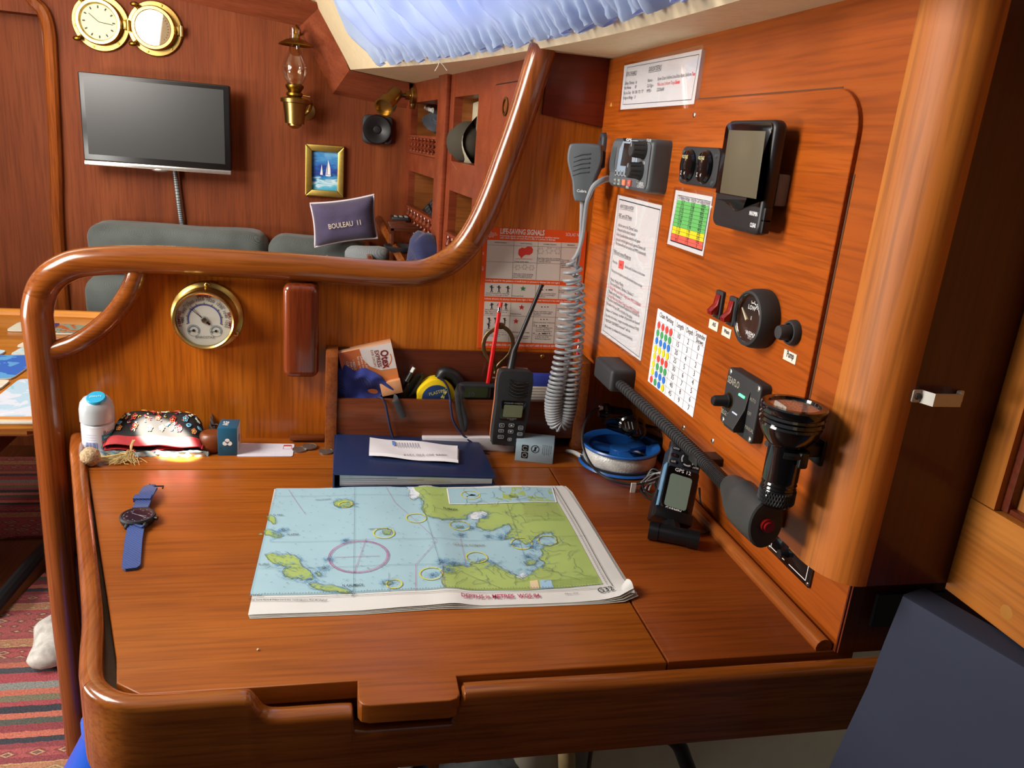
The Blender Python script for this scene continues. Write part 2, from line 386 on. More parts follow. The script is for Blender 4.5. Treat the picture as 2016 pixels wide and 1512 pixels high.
s=S(flat('#b9bcc0',.35,.8)); rim=[side(.325+.525*a,.08+.24*b,-.004) for a,b in [(i/10,0) for i in range(11)]+[(1,j/4) for j in range(1,5)]+[(1-i/10,1) for i in range(1,11)]+[(0,1-j/4) for j in range(1,4)]]
s.tube(rim,.008,8,closed=True); struct('window_frame',s,parent=w1)
# gathered curtain in front of the window
m,nt,b=nm('curtain_cotton'); N=nt.nodes.new; out=nt.nodes['Material Output']; tr=N('ShaderNodeBsdfTranslucent'); tr.inputs[0].default_value=lin('#8593e6')
b.inputs['Base Color'].default_value=lin('#a9c0e4'); b.inputs['Roughness'].default_value=.9; mx=N('ShaderNodeMixShader'); mx.inputs[0].default_value=.33
nz=N('ShaderNodeTexNoise'); nz.inputs['Scale'].default_value=14; tcn=N('ShaderNodeTexCoord'); nt.links.new(tcn.outputs['Object'],nz.inputs['Vector']); mr=N('ShaderNodeMixRGB'); mr.inputs[1].default_value=lin('#9aaecb'); mr.inputs[2].default_value=lin('#b9cadf'); nt.links.new(nz.outputs['Fac'],mr.inputs[0]); nt.links.new(mr.outputs[0],b.inputs['Base Color'])
nt.links.new(b.outputs[0],mx.inputs[1]); nt.links.new(tr.outputs[0],mx.inputs[2]); nt.links.new(mx.outputs[0],out.inputs[0]); CURT=m
def curtfn(a,b):
    t=.315+.52*a-.02*(1-b)**2*0
    hh=.022+.33*b
    f=noise.noise(V((a*8,b*1.5,3)))
    sl=a+.055*(b-.35)+.018*f
    pl=math.sin(sl*2*PI*17+4*f)+.6*math.sin(sl*2*PI*29+1.5+5*noise.noise(V((a*5,b*2,9))))+.8*noise.noise(V((sl*26,b*2.2,1)))
    amp=.0150*min(1,.25+b*2.2)*(.6+.6*abs(noise.noise(V((a*6,b*3,5))))*2)
    bulge=.045*math.sin(PI*min(1,max(0,b*.9+.05)))**.7
    if b<.12:
        q=1-b/.12; hh+=.004*math.sin(a*2*PI*31+f*9)*q; amp+=.003*q; pl+=1.6*q*math.sin(a*2*PI*75+6*f)+.8*q*noise.noise(V((a*140,b*40,2)))
    return side(max(0,min(1,t)),hh,.020+bulge+pl*amp)
s=S(CURT); s.sharp=180; s.grid(curtfn,560,60); cu=solo('curtain',s,'gathered light blue cotton curtain across the cabin side window','curtain')
s=S(flat('#e8e4d6',.8)); 
for q in ([(862,118),(872,128),(880,139)],[(866,119),(862,130),(856,140)]): s.tube([side(.27,.006,.02)*0+on(x,y,1,1.62) for x,y in q],.0007,5)
part(cu,'loose_thread',s) if False else solo('loose_thread',s,'loose white thread hanging from the curtain hem','thread')
# ---------------------------------------------------------------- partition between chart table and saloon
RC=[(162,1560),(146,1390),(132,1260),(118,1130),(98,900),(85,760),(72,650),(70,610),(84,563),(120,532),(175,517),(300,513),(450,520),(600,529),(720,538),(800,541),(850,534),(900,505),(936,460),(968,395),(1000,310),(1030,225),(1058,135),(1071,94)]
RP=[V((on(x,y,1,YP-.02).x,on(x,y,1,YP-.02).z)) for x,y in RC]; RP[0]=V((RP[0].x-.0,ZF))
RS=cat([(p.x,p.y,0) for p in RP],7)
arc=[(272,515),(268,545),(252,580),(225,618),(190,650),(150,675),(98,692)]
AP=[V((on(x,y,1,YP-.01).x,on(x,y,1,YP-.01).z)) for x,y in arc]
pts=[(p.x,p.y) for p in cat([(a.x,a.y,0) for a in AP],5)]          # arc, top to bottom
low=[(p.x,p.y) for p in RS if p.y<AP[-1].y][::-1]                  # down the post
i0=max(i for i,p in enumerate(RS) if p.x<AP[0].x and p.y>AP[0].y-.01)
upr=[(p.x,p.y) for p in RS[i0+1:]]
poly=pts+low+[(1.0,ZF),(1.0,.155),(upr[-1][0],.155)]+upr[::-1]
s=S(W_PART); s.prism(poly,0,-.018); struct('wall_partition',s,PART)
s=S(wood('partition_top_board','#6a2413','#7a2d18','#8a381f',axis=0,sc=14,rough=.35,grain=.18)); s.prism([PART.px(*p) for p in ((1066,225),(1082,88),(1200,118),(1187,251))],.0005,.006,.001); struct('trim_3',s,PART)
def railmesh(pts,r,fr_y,mat=W_RAIL):
    s=S(mat); s.tube([(p.x,fr_y,p.y) for p in pts],r,20); return s
k=next(i for i,p in enumerate(RS) if p.y>-.27)
struct('trim_4',railmesh(RS[:k+1],.0215,YP-.012,W_RAILV)); k2=next(i for i,p in enumerate(RS) if p.x>.20 and i>k+20); struct('trim_5',railmesh(RS[k:k2+1],.0215,YP-.012)); struct('trim_10',railmesh(RS[k2:],.0215,YP-.012,W_RAILV))
s=S(W_RAIL); s.tube([(p.x,YP-.012,p.y) for p in cat([V((a.x,a.y)) for a in AP],6)],.0145,14); struct('trim_6',s)
s=S(W_DARKV); s.prism([(p.x+.03,p.y) for p in RS[:k-30]]+[(p.x+.012,p.y) for p in RS[:k-30][::-1]],.0,.012,.004); struct('trim_7',s,PART)
# ---------------------------------------------------------------- chart table
tb=thing('chart_table','varnished mahogany chart table with raised front rail and lid tab','table',WORLD,(.1,.95,ZD))
bl=(-.352,1.132); fl_=(-.200,.66)
s=S(W_DESK); s.prism([(-.352,1.1345),(.56,1.1345),(.56,1.262),(-.392,1.262)],ZD-.02,ZD,.0008); part(tb,'tabletop',s)
lidp=[bl,(-.2035,.69),(-.194,.652),(-.17,.634),(.0225,.634),(.0225,.607),(.026,.601),(.033,.5985),(.107,.5975),(.114,.600),(.1175,.606),(.1175,.632),(.3385,.632),(.3385,1.132)]
s=S(W_DESK); s.prism(lidp,ZD-.02,ZD,.0016,3); part(tb,'lid',s)
s=S(wood('desk_mahogany_shaded','#6c300d','#803c10','#904816',axis=0,sc=15,rough=.38,coat=.12,grain=.25,offs=5)); s.prism([(.3405,.632),(.56,.632),(.56,1.132),(.3405,1.132)],ZD-.02,ZD,.0008); part(tb,'side_leaf',s)  # darker copy of the desk wood: shade on the right put into the colour
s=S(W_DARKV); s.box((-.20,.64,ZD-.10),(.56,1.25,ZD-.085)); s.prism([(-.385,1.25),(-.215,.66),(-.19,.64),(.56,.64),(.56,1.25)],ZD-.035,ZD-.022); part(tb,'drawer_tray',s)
def ribbon(path,mat,t=.02,zb=ZD-.079):
    s=S(mat)
    def fn(q):
        rings=[]; n=len(path)
        for i,p in enumerate(path):
            a=V(path[max(0,i-1)][:2]);b=V(path[min(n-1,i+1)][:2]); d=(b-a).normalized(); nn=V((d.y,-d.x)); zt=p[2]; r=.008
            prof=[(-t/2,zb),(-t/2,zt-r)]+[(-t/2+r-r*math.cos(k*PI/8),zt-r+r*math.sin(k*PI/8)) for k in range(1,5)]+[(t/2-r+r*math.sin(k*PI/8),zt-r+r*math.cos(k*PI/8)) for k in range(0,4)]+[(t/2,zt-r),(t/2,zb)]
            rings.append([q.verts.new((p[0]+nn.x*u,p[1]+nn.y*u,z)) for u,z in prof])
        for A,B in zip(rings,rings[1:]):
            for k in range(len(A)-1): q.faces.new((A[k],A[k+1],B[k+1],B[k]))
            q.faces.new((A[-1],A[0],B[0],B[-1]))
        q.faces.new(rings[0]); q.faces.new(rings[-1][::-1]); bmesh.ops.recalc_face_normals(q,faces=q.faces)
    s._in(fn); return s
hi=ZD+.010; lo=ZD-.012
p1=[( -.398,1.245,hi+.004),(-.383,1.19,hi+.004),(-.36,1.12,hi),(-.30,.935,hi),(-.245,.765,hi),(-.228,.70,hi),(-.217,.660,hi),(-.205,.638,hi),(-.185,.622,hi),(-.16,.6165,hi),(-.12,.616,hi),(-.083,.616,hi),(-.072,.6155,hi-.004),(-.062,.615,lo+.004),(-.05,.615,lo),(-.02,.6145,lo),(.012,.614,lo),(.018,.614,lo-.003),(.0205,.614,lo-.02)]
p2=[(.1185,.6135,ZD-.03),(.1195,.613,ZD-.008),(.124,.613,ZD+.001),(.14,.613,ZD+.003),(.3,.6125,ZD+.002),(.45,.612,ZD+.002),(.56,.6115,ZD+.002),(.60,.6115,ZD+.002)]
q1=cat(p1,5); part(tb,'side_rail',ribbon(q1[:34],W_FID)); s=ribbon(q1[33:]+[(.03,.6138,ZD-.034),(.06,.6137,ZD-.034),(.11,.6136,ZD-.034)]+cat(p2,5),W_RAIL); part(tb,'front_rail',s)

s=S(W_FID); s.tube([(.523,.634,ZD+.004),(.523,.9,ZD+.004),(.523,1.14,ZD+.004)],.010,12); part(tb,'corner_molding',s)
# ---------------------------------------------------------------- instrument console (built-in cabinet above the table)
co=thing('instrument_console','orange mahogany instrument cabinet with rounded front corner above the chart table','cabinet',CONS,(.3,-.33,0))
BU=.7135
s=S(W_CONS); s.prism([(.001,-.33),(BU,-.33),(BU,.139),(.001,.139)],0,-.30); part(co,'cabinet_side',s)
pp=[(BU,0)]+[(BU+.047*math.sin(a*PI/16),-.028+.028*math.cos(a*PI/16)) for a in range(1,9)]; pp+=[(BU+.0471,-.0292),(BU+.0471,-.034),(BU-.02,-.034),(BU-.02,-.001),(BU,-.0)]
Mz=Matrix(((1,0,0,0),(0,0,1,0),(0,1,0,0),(0,0,0,1)))
s=S(W_POSTL:=wood('corner_post_wood_local','#8e4210','#b46420','#c98332',axis=1,sc=14,rough=.5,coat=.0,grain=.3,stretch=.04)); s.M=Mz; s.sharp=50; s.prism([(a,b) for a,b in pp],-.332,.139); part(co,'corner_post',s)
s=S(wood('cabinet_front_shaded_wood','#3a1006','#471408','#551b0c',axis=1,sc=14,rough=.42,grain=.25)); s.box((BU+.03,-.332,-.50),(BU+.0465,.139,-.0345)); s.box((.001,-.334,-.50),(BU+.03,-.320,-.01)); part(co,'cabinet_front',s)  # front faces away from the light; its shade is darkened into the wood colour
pn=[(.094,-.30),(.094,.066),(.0,.066)]
top=[(.096,.0695)]; Ru=CONS.px(1689,300)[0]-.037; P=[(.098,.068),(Ru,.0665)]+[(Ru+.037*math.sin(a*PI/16),.0295+.037*math.cos(a*PI/16)) for a in range(1,9)]+[(Ru+.038,-.10),(Ru+.04,-.318),(.55,-.322),(.02,-.322),(.02,.068)]
s=S(W_PANEL); s.prism(P,0,.0045,.0006,1); pnl=part(co,'removable_panel',s,'orange panel with a rounded top corner')
s=S(flat('#55331b',.8)); s.line((.098,.0695),(Ru,.068),.0012,.0004); s.line((Ru+.0388,-.0),(Ru+.0412,-.318),.002,.0004); part(co,'panel_gap',s)
for x,y in ((1366,226),(1402,868),(1502,973),(1345,842)):
    a=CONS.px(x,y,.005); s=S(STEEL); s.lathe([(0,.0012),(.0022,.001),(.0033,.0002),(.0034,0)],(a[0],a[1],.0045),seg=16); s.m(BLK).line((a[0]-.0015,a[1]-.001),(a[0]+.0015,a[1]+.001),.0006,.0058); part(co,'screw',s)
# patches of bare wood beside the corner
s=S(flat('#b5832e',.7)); a=CONS.px(1202,215); s.ell((a[0],a[1],.0),(.005,.010,.0008),12); part(co,'chipped_patch',s)
# lower wall behind the desk and the dark stowage hole
s=S(W_CONS); s.prism([(.095,-.5),(.628,-.5),(.628,-.30),(.095,-.30)],0,-.02); 
struct('wall_console_base',s,LOW) 
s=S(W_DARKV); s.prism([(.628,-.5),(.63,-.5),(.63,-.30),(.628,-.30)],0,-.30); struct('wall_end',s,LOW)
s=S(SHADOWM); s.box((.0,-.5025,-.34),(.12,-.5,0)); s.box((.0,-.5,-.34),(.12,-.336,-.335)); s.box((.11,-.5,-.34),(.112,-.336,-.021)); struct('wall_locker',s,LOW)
# ================================================================ SALOON BEYOND THE PARTITION
def ring_port(px,r,label,catg,clock):
    w=.004; c=BULK.p3(*px,.03); u,v=c.x,c.y
    t=thing('porthole_'+catg,label,catg,BULK,(u,v,0))
    s=S(BRASS); s.lathe([(0,0),(r,0),(r,.008),(r*.97,.011),(r*.80,.012),(r*.79,.02),(r*.0,.02)],(u,v,0),seg=48); part(t,'mounting_flange',s)
    for k in range(6):
        a=k*PI/3+.2; s=S(BRASSD); s.lathe([(.0035,0),(.003,.0015),(0,.002)],(u+math.cos(a)*r*.89,v+math.sin(a)*r*.89,.0115),seg=10); part(t,'screw',s)
    s=S(BRASS); s.lathe([(r*.80,.012),(r*.80,.032),(r*.76,.038),(r*.66,.038),(r*.62,.031),(r*.60,.026)],(u,v,0),seg=48); part(t,'bezel',s)
    s=S(flat('#d9dca6' if clock else '#cdb795',.5)); s.disc((u,v),r*.62,.028,40); d=part(t,'dial',s)
    s=S(INK)
    if clock:
        for k in range(12):
            a=PI/2-k*PI/6; s.line((u+math.cos(a)*r*.46,v+math.sin(a)*r*.46),(u+math.cos(a)*r*.56,v+math.sin(a)*r*.56),.004,.0284)
        for a,l in ((2.45,.42),(-.12,.5)): s.line((u,v),(u+math.cos(a)*r*l,v+math.sin(a)*r*l),.002,.029)
    else:
        for k in range(25):
            a=PI*1.25-k*PI*1.5/24; s.line((u+math.cos(a)*r*.50,v+math.sin(a)*r*.50),(u+math.cos(a)*r*.56,v+math.sin(a)*r*.56),.0012,.0284)
        s.line((u,v),(u+r*.1,v-r*.4),.002,.029)
    sub(d,'hands_and_marks',s)
    s=S(thin_glass('clock_glass','#ffffff',.01) if clock else thin_glass('reflecting_glass','#f4f0e8',.45)); s.disc((u,v),r*.64,.036,40); part(t,'glass',s)
    s=S(BRASS); s.box((u+r*.62,v-.012,.012),(u+r*1.0,v+.012,.022),.002); s.cyl((u+r*.98,v-.014,.02),(u+r*.98,v+.014,.02),.006); s.box((u+r*.66,v-.007,.02),(u+r*.8,v+.007,.036),.002); part(t,'hinge',s)
    for sg in (1,-1):
        a=PI*.72 if sg>0 else PI*1.22; q=V((math.cos(a),math.sin(a),0)); s=S(BRASSD); s.cyl(V((u,v,.02))+q*r*.68,V((u,v,.026))+q*r*1.02,.004,seg=10); s.ell(V((u,v,.028))+q*r*1.0,(.012,.007,.007),12); part(t,'wing_nut',s)
ring_port((194,43),.076,'brass porthole clock with pale yellow face, left of the two round brass instruments','clock',True)
ring_port((302,55),.074,'brass porthole barometer with bright glassy dial, right of the two round brass instruments','barometer',False)
# television
W=.085; a=BULK.px(152,140,W); b=BULK.px(455,346,W); c0=BULK.px(160,322,W)
u0,v1=a; u1=b[0]; v0=(b[1]+c0[1])/2
t=thing('television','black flat television with silver bottom strip hung on the mahogany bulkhead','television',BULK,((u0+u1)/2,(v0+v1)/2,0))
s=S(flat('#0c0c0e',.3,0,0)); s.prism(rr(u0,v0+.012,u1,v1,.004),W-.03,W,.003); part(t,'bezel',s)
s=S(flat('#2a2b2b',.32,0,.02,20,spec=.6)); s.rect(u0+.014,v0+.03,u1-.016,v1-.013,W+.0006); part(t,'screen',s)
s=S(flat('#c8c6c2',.25,.8)); s.box((u0,v0,W-.03),(u1,v0+.0125,W+.001),.002); s.ell(((u0+u1)/2,v0,W-.01),(.025,.007,.012),16); part(t,'silver_strip',s)
s=S(BLKM); s.box(((u0+u1)/2-.1,(v0+v1)/2-.08,0),((u0+u1)/2+.1,(v0+v1)/2+.08,W-.03)); part(t,'wall_mount',s)
p=[BULK.p3(x,y,.02) for x,y in ((344,335),(347,360),(352,400),(356,430),(360,455))]
s=S(flat('#8e9494',.4,.3)); s.tube(cat(p,8),.0065,10); cb_=solo('spiral_wrapped_cable',s,'grey spiral wrapped cable running down from the television','cable',BULK,p[-1])
s=S(GREYD); pp_=cat(p,14)
for k in range(0,len(pp_)-1,2):
    q=(pp_[k+1]-pp_[k]).normalized(); s.tube([pp_[k]-q*.0011,pp_[k]+q*.0011],.0072,10)
_base[cb_.name]=V(p[-1]); part(cb_,'spiral_gap',s)
# oil lamp
W=.085; c=BULK.p3(580,212,W); u,v=c.x,c.y; k=.00164
t=thing('oil_lamp','brass oil lamp with glass chimney and smoke bell on the bulkhead','lamp',BULK,(u,v,0))
s=S(BRASS); s.lathe([(0,-.045),(.028,-.045),(.030,-.02),(.034,.012),(.040,.014),(.041,.024),(.036,.026),(.02,.03),(0,.03)],(u,v,W),(0,1,0),28); part(t,'oil_reservoir',s)
s=S(BRASSD); s.lathe([(.018,.03),(.024,.034),(.024,.04),(.018,.044),(.022,.05),(.026,.056),(.026,.062),(.02,.066),(.0,.066)],(u,v,W),(0,1,0),24); s.cyl((u+.02,v+.036,W+.005),(u+.045,v+.034,W+.01),.002); part(t,'burner',s)
s=S(BRASS); s.lathe([(.016,.0),(.02,.0),(.02,-.006),(.008,-.014),(0,-.014)],(u,v-.045,W),(0,1,0)) ; s.tube(cat([(u+.03,v+.01,W-.01),(u+.045,v+.02,.04),(u+.04,v+.0,.01),(u+.02,v-.02,.004)],6),.005,8); s.lathe([(.0,0),(.026,0),(.026,.004),(0,.007)],(u+.03,v-.005,0),seg=24); part(t,'bracket',s)
s=S(thin_glass('lamp_glass','#f6f0e0',.22)); s.lathe([(.020,.064),(.030,.080),(.0365,.10),(.034,.120),(.022,.145),(.0145,.165),(.0135,.20),(.0145,.215)],(u,v,W),(0,1,0),32); part(t,'chimney',s)
b=BULK.p3(583,84,W)
s=S(BRASSD); s.lathe([(.050,-.002),(.047,.002),(.03,.012),(.012,.018),(.010,.028),(.006,.03),(0,.03)],(b.x,b.y-.006,W),(0,1,0),32); s.tube(cat([(b.x,b.y+.018,W),(b.x,b.y+.045,W-.01),(b.x+.006,b.y+.04,.03),(b.x+.006,b.y+.03,.0)],6),.0035,8); part(t,'smoke_bell',s)
# loudspeaker
q=[BULK.px(*p,.02) for p in ((714,224),(773,230),(772,286),(713,281))]; u0=(q[0][0]+q[3][0])/2; u1=(q[1][0]+q[2][0])/2; v1=(q[0][1]+q[1][1])/2; v0=(q[2][1]+q[3][1])/2
t=thing('loudspeaker','square black loudspeaker on the bulkhead under the brass reading light','speaker',BULK,((u0+u1)/2,(v0+v1)/2,0))
s=S(BLKM); s.prism(rr(u0,v0,u1,v1,.016),0,.022,.004); part(t,'housing',s)
s=S(BLK); cc=((u0+u1)/2,(v0+v1)/2,0); s.lathe([(0,.030),(.010,.029),(.013,.026),(.034,.034),(.040,.0345),(.043,.030),(.045,.022)],cc,seg=40); part(t,'speaker_cone',s)
s=S(GREYL); s.rect(u1-.04,v0+.004,u1-.018,v0+.007,.0224); part(t,'maker_badge',s)
# framed picture
W=.02; q=[BULK.px(*p,W) for p in ((601,283),(678,288),(676,388),(600,387))]; u0=q[0][0];u1=q[1][0];v1=(q[0][1]+q[1][1])/2;v0=(q[2][1]+q[3][1])/2
t=thing('picture_frame','small gold-framed painting of two sailboats on a blue sea','picture',BULK,((u0+u1)/2,v0,0))
G=flat('#b59a4e',.38,.85,.1,80); s=S(G); fw=.02
for p0,p1,p2,p3 in (((u0,v0),(u1,v0),(u1-fw,v0+fw),(u0+fw,v0+fw)),((u1,v0),(u1,v1),(u1-fw,v1-fw),(u1-fw,v0+fw)),((u1,v1),(u0,v1),(u0+fw,v1-fw),(u1-fw,v1-fw)),((u0,v1),(u0,v0),(u0+fw,v0+fw),(u0+fw,v1-fw))): s.prism([p0,p1,p2,p3],0,.022,.004)
part(t,'frame',s)
m,nt,b_=nm('sea_painting'); N=nt.nodes.new; tc=N('ShaderNodeTexCoord'); mp=N('ShaderNodeMapping'); mp.inputs['Scale'].default_value=(14,40,1); nt.links.new(tc.outputs['Object'],mp.inputs[0]); no=N('ShaderNodeTexNoise'); no.inputs['Scale'].default_value=1.6; no.inputs['Detail'].default_value=5; no.inputs['Distortion'].default_value=1; nt.links.new(mp.outputs[0],no.inputs['Vector'])
sp=N('ShaderNodeSeparateXYZ'); nt.links.new(tc.outputs['Object'],sp.inputs[0]); ml=N('ShaderNodeMath'); ml.operation='MULTIPLY_ADD'; ml.inputs[1].default_value=5.5; nt.links.new(sp.outputs['Y'],ml.inputs[0]); ad=N('ShaderNodeMath'); ad.operation='MULTIPLY_ADD'; ad.inputs[1].default_value=.5; nt.links.new(no.outputs['Fac'],ad.inputs[0]); nt.links.new(ml.outputs[0],ad.inputs[2]); ml.inputs[2].default_value=-.28
cr=N('ShaderNodeValToRGB'); e=cr.color_ramp.elements; e[0].position=0; e[0].color=lin('#1f7fb8'); e[1].position=1; e[1].color=lin('#b9d9ea')
for po,h in ((.12,'#4fb2d6'),(.2,'#cfeaf2'),(.27,'#2a8cc4'),(.36,'#0b2f8a'),(.48,'#1450a8'),(.62,'#3c8ccc'),(.8,'#7ab6dc')): x=e.new(po); x.color=lin(h)
nt.links.new(ad.outputs[0],cr.inputs[0]); nt.links.new(cr.outputs[0],b_.inputs['Base Color']); b_.inputs['Roughness'].default_value=.5
s=S(m); s.rect(u0+fw,v0+fw,u1-fw,v1-fw,.008); s.m(WHT); hz=v0+.068; uc=(u0+u1)/2+.004
s.poly([(uc+.004,hz),(uc+.014,hz),(uc+.013,hz+.02),(uc+.006,hz+.046)],.0085); s.poly([(uc+.002,hz),(uc+.004,hz+.034),(uc-.001,hz)],.0085); s.poly([(uc-.018,hz-.002),(uc-.010,hz-.002),(uc-.013,hz+.03)],.0085); s.poly([(uc-.002,hz-.001),(uc+.016,hz-.001),(uc+.013,hz-.005),(uc,hz-.005)],.0085); part(t,'painting',s)
# settee back cushions
FAB=fabric('settee_cloth','#343b39','#5e6664',900,.95,.3)
def cushion(s,a,b,r,puff=0):
    def fn(t):
        bmesh.ops.create_cube(t,size=1); bmesh.ops.subdivide_edges(t,edges=t.edges[:],cuts=19,use_grid_fill=True)
        c=[(a[i]+b[i])/2 for i in range(3)]; d=[(b[i]-a[i])/2 for i in range(3)]
        for v in t.verts:
            q=V([v.co[i]*2*d[i] for i in range(3)]); inner=V([max(-(d[i]-r),min(d[i]-r,q[i])) for i in range(3)]); o=q-inner
            # push corners onto a rounded box
            if o.length>1e-9: q=inner+o.normalized()*r*max(abs(o.x),abs(o.y),abs(o.z))/r
            n_=noise.noise(q*7+V((a[0],0,0)))
            q+=q.normalized()*(puff*n_)
            v.co=q+V(c)
    return s._in(fn)
zt=BULK.px(300,446,.13)[1]; ul=BULK.px(166,470,.14)[0]; um=BULK.px(526,490,.14)[0]; ue=BULK.px(752,490,.14)[0]
zm=BULK.px(230,541,.16)[1]
s=S(FAB); s.sharp=180; cushion(s,(ul,zm,.0),(um-.004,zt,.15),.045,.01); solo('backrest_cushion',s,'grey settee back cushion, the long upper one under the television','cushion',BULK,((ul+um)/2,zm,.05),'settee cushions')
s=S(FAB); s.sharp=180; cushion(s,(um+.004,zm,.0),(min(ue+.02,.08),zt-.008,.15),.045,.01); solo('backrest_cushion',s,'grey settee back cushion behind the navy pillow','cushion',BULK,(um+.2,zm,.05),'settee cushions')
s=S(FAB); s.sharp=180; cushion(s,(ul-.01,zm-.30,.0),(um-.004,zm-.007,.17),.05,.012); solo('backrest_cushion',s,'grey lower settee cushion seen through the curved rail opening','cushion',BULK,((ul+um)/2,zm-.3,.05),'settee cushions')
s=S(W_DARKV); s.box((ul-.04,ZF,.02),(.06,zm-.38,.26)); s.m(FAB).box((ul-.03,zm-.38,.02),(.06,zm-.315,.28),.02,3) ; solo('settee_base',s,'settee base with grey seat cushion against the mahogany bulkhead','settee',BULK,(-.3,ZF,.2))
# pillow with lettering
NAVY=fabric('navy_canvas','#3a3350','#554c6a',800,.9,.2)
c=[BULK.p3(*p,.20) for p in ((611,400),(736,384),(743,468),(620,487))]; cc=sum(c,V((0,0,0)))/4
eu=((c[1]-c[0])+(c[2]-c[3]))/4; ev=((c[0]-c[3])+(c[1]-c[2]))/4
def pil(a,b,sg):
    x=a*2-1;y=b*2-1; k=1-.07*(1-x*x)*0; kx=1-.06*(1-y*y)*1; ky=1-.09*(1-x*x)
    h=.045*((1-x**4)*(1-y**4))**.6; wr=.004*noise.noise(V((x*3,y*3,sg)))
    return cc+eu*x*kx+ev*y*ky+V((0,0,1))*(sg*h+wr*(1-x*x)*(1-y*y))
t=thing('throw_pillow','navy throw pillow with white piping and embroidered letters BOULEAU','pillow',BULK,cc)
s=S(NAVY); s.sharp=180; s.grid(lambda a,b:pil(a,b,1),24,20); s.grid(lambda a,b:pil(b,a,-1),20,24); part(t,'pillow_cover',s)
s=S(flat('#d8d2dc',.8)); rim=[pil(i/16,0,0) for i in range(16)]+[pil(1,i/16,0) for i in range(16)]+[pil(1-i/16,1,0) for i in range(16)]+[pil(0,1-i/16,0) for i in range(16)]; s.tube(rim,.0032,8,closed=True); part(t,'white_piping',s)
s=S(flat('#cfc3a8',.7)); ang=math.atan2(eu.y,eu.x); m_=cc-eu*.50-ev*.18
s.text('BOULEAU  11',m_.x,m_.y,.0145,.252,xs=.78,rot=ang,bold=.01); o_=part(t,'embroidered_name',s)
s=S(fabric('grey_rag','#5f6668','#868d90',600)); s.sharp=180; g=BULK.p3(722,505,.30); s.ell(g,(.066,.034,.05),20,fn2=lambda c:V((math.copysign(abs(c.x)**.7,c.x),math.copysign(abs(c.y)**.8,c.y),c.z))); s.noise(.012,16); solo('grey_cushion',s,'small pale grey cushion at the right end of the settee','cushion',BULK,g-V((0,.04,0)))
s=S(flat('#7a8188',.9)); s.sharp=180; g=BULK.p3(650,512,.34); s.ell(g,(.022,.012,.015),16); s.noise(.012,40); solo('crumpled_cloth',s,'small crumpled grey cloth on the settee behind the rail','cloth',BULK,g-V((0,.01,0)))
# corner locker with glass rack
X0=on(800,500,1,2.3)
t=thing('corner_locker','mahogany corner locker beside the settee, below the bookshelf','locker',WORLD,(.10,2.4,-.75))
s=S(W_SHELF); s.box((.10,2.0,-.75),(.185,2.595,-.388)); part(t,'body',s)
s=S(W_RAIL); pts_=[on(*p,1,y) for p,y in (((746,432),2.5),((772,478),2.3),((800,528),2.1))]; s.tube(pts_,.013,8); s.box((.07,2.02,-.45),(.086,2.59,-.33),.004); part(t,'edge_board',s)
wr=wood('rack_small','#3c1a0e','#552814','#66331c',axis=0,sc=22,rough=.35)
a=on(766,436,1,2.38); b=on(832,462,1,2.25); 
t=thing('glass_rack','small dark wooden glass rack with slots on the corner locker','rack',WORLD,((a.x+b.x)/2,2.3,-.385))
s=S(wr)
x0,x1=on(765,430,1,2.36).x,on(830,430,1,2.28).x; zt_=on(800,452,1,2.28).z
for y in (2.25,2.29,2.33,2.37): s.box((x0,y,zt_-.004),(x1,y+.012,zt_+.010),.002)
s.box((x0,2.25,zt_-.012),(x0+.01,2.38,zt_+.004)); s.box((x1-.01,2.25,zt_-.012),(x1,2.38,zt_+.004)); part(t,'slatted_top',s)
for x in (x0,x1-.012):
    for y in (2.25,2.37): s=S(wr); s.box((x,y,-.386),(x+.012,y+.012,zt_-.01),.002); part(t,'leg',s)
s=S(BLKM); g=on(795,488,1,2.22); s.lathe([(0,-.012),(.03,-.012),(.045,0),(.047,.006),(.043,.006),(.03,-.004),(0,-.006)],(g.x-.005,2.22,g.z),seg=28,sx=1.1); solo('black_dish',s,'black shallow dish in front of the glass rack','dish',WORLD,g)
s=S(BLKM); q=on(790,431,1,2.42); s.box((q.x-.03,2.40,q.z-.004),(q.x+.022,2.47,q.z+.006),.003); s.m(GREYL)
for i in range(3):
    for j in range(3): s.box((q.x-.022+i*.016,2.41+j*.015,q.z+.005),(q.x-.012+i*.016,2.418+j*.015,q.z+.008),.001)
solo('remote_control',s,'black remote control lying on the slatted glass rack','remote control',WORLD,q)
s=S(fabric('navy_wool','#151a3c','#2c3462',700)); s.sharp=180; q=on(838,498,1,2.02); s.ell(q,(.045,.06,.05),20,fn2=lambda c:V((c.x*(1-.35*max(0,c.z)),c.y,c.z))); s.noise(.022,24); solo('navy_cloth',s,'folded navy cloth beside the bookshelf above the handrail','cloth',WORLD,q-V((0,0,.045)))
# ---------------------------------------------------------------- bookshelf let into the ship's side
u1_,u2_,u3_,u4_,u5_,u6_=.098,.53,.655,.68,.905,.985
t=thing('bookshelf','built-in mahogany bookshelf with turned baluster rails and a cupboard door','shelf',SHELF,(.6,-.7,0))
tp=.22; s=S(W_SHELF); 
def bd(a,b,c,d,w=0): s.box((a,b,-.02),(c,d,w))
bd(-.02,-.75,u1_,tp); bd(u2_,-.75,u4_,tp); bd(u5_,-.75,1.34,tp)
bd(u1_,.094,u2_,tp,-.0005); bd(u1_,-.103,u2_,-.045,-.0005); bd(u1_,-.75,u2_,-.325,-.0005)
bd(u4_,.094,u5_,tp,-.0005); bd(u4_,-.118,u5_,-.05,-.0005); bd(u4_,-.75,u5_,-.34,-.0005)
part(t,'face_frame',s)
s=S(W_SHELF); s.box((u2_+.01,-.75,0),(u3_-.02,tp,.012),.003); part(t,'upright_stile',s)
s=S(W_INNER); 
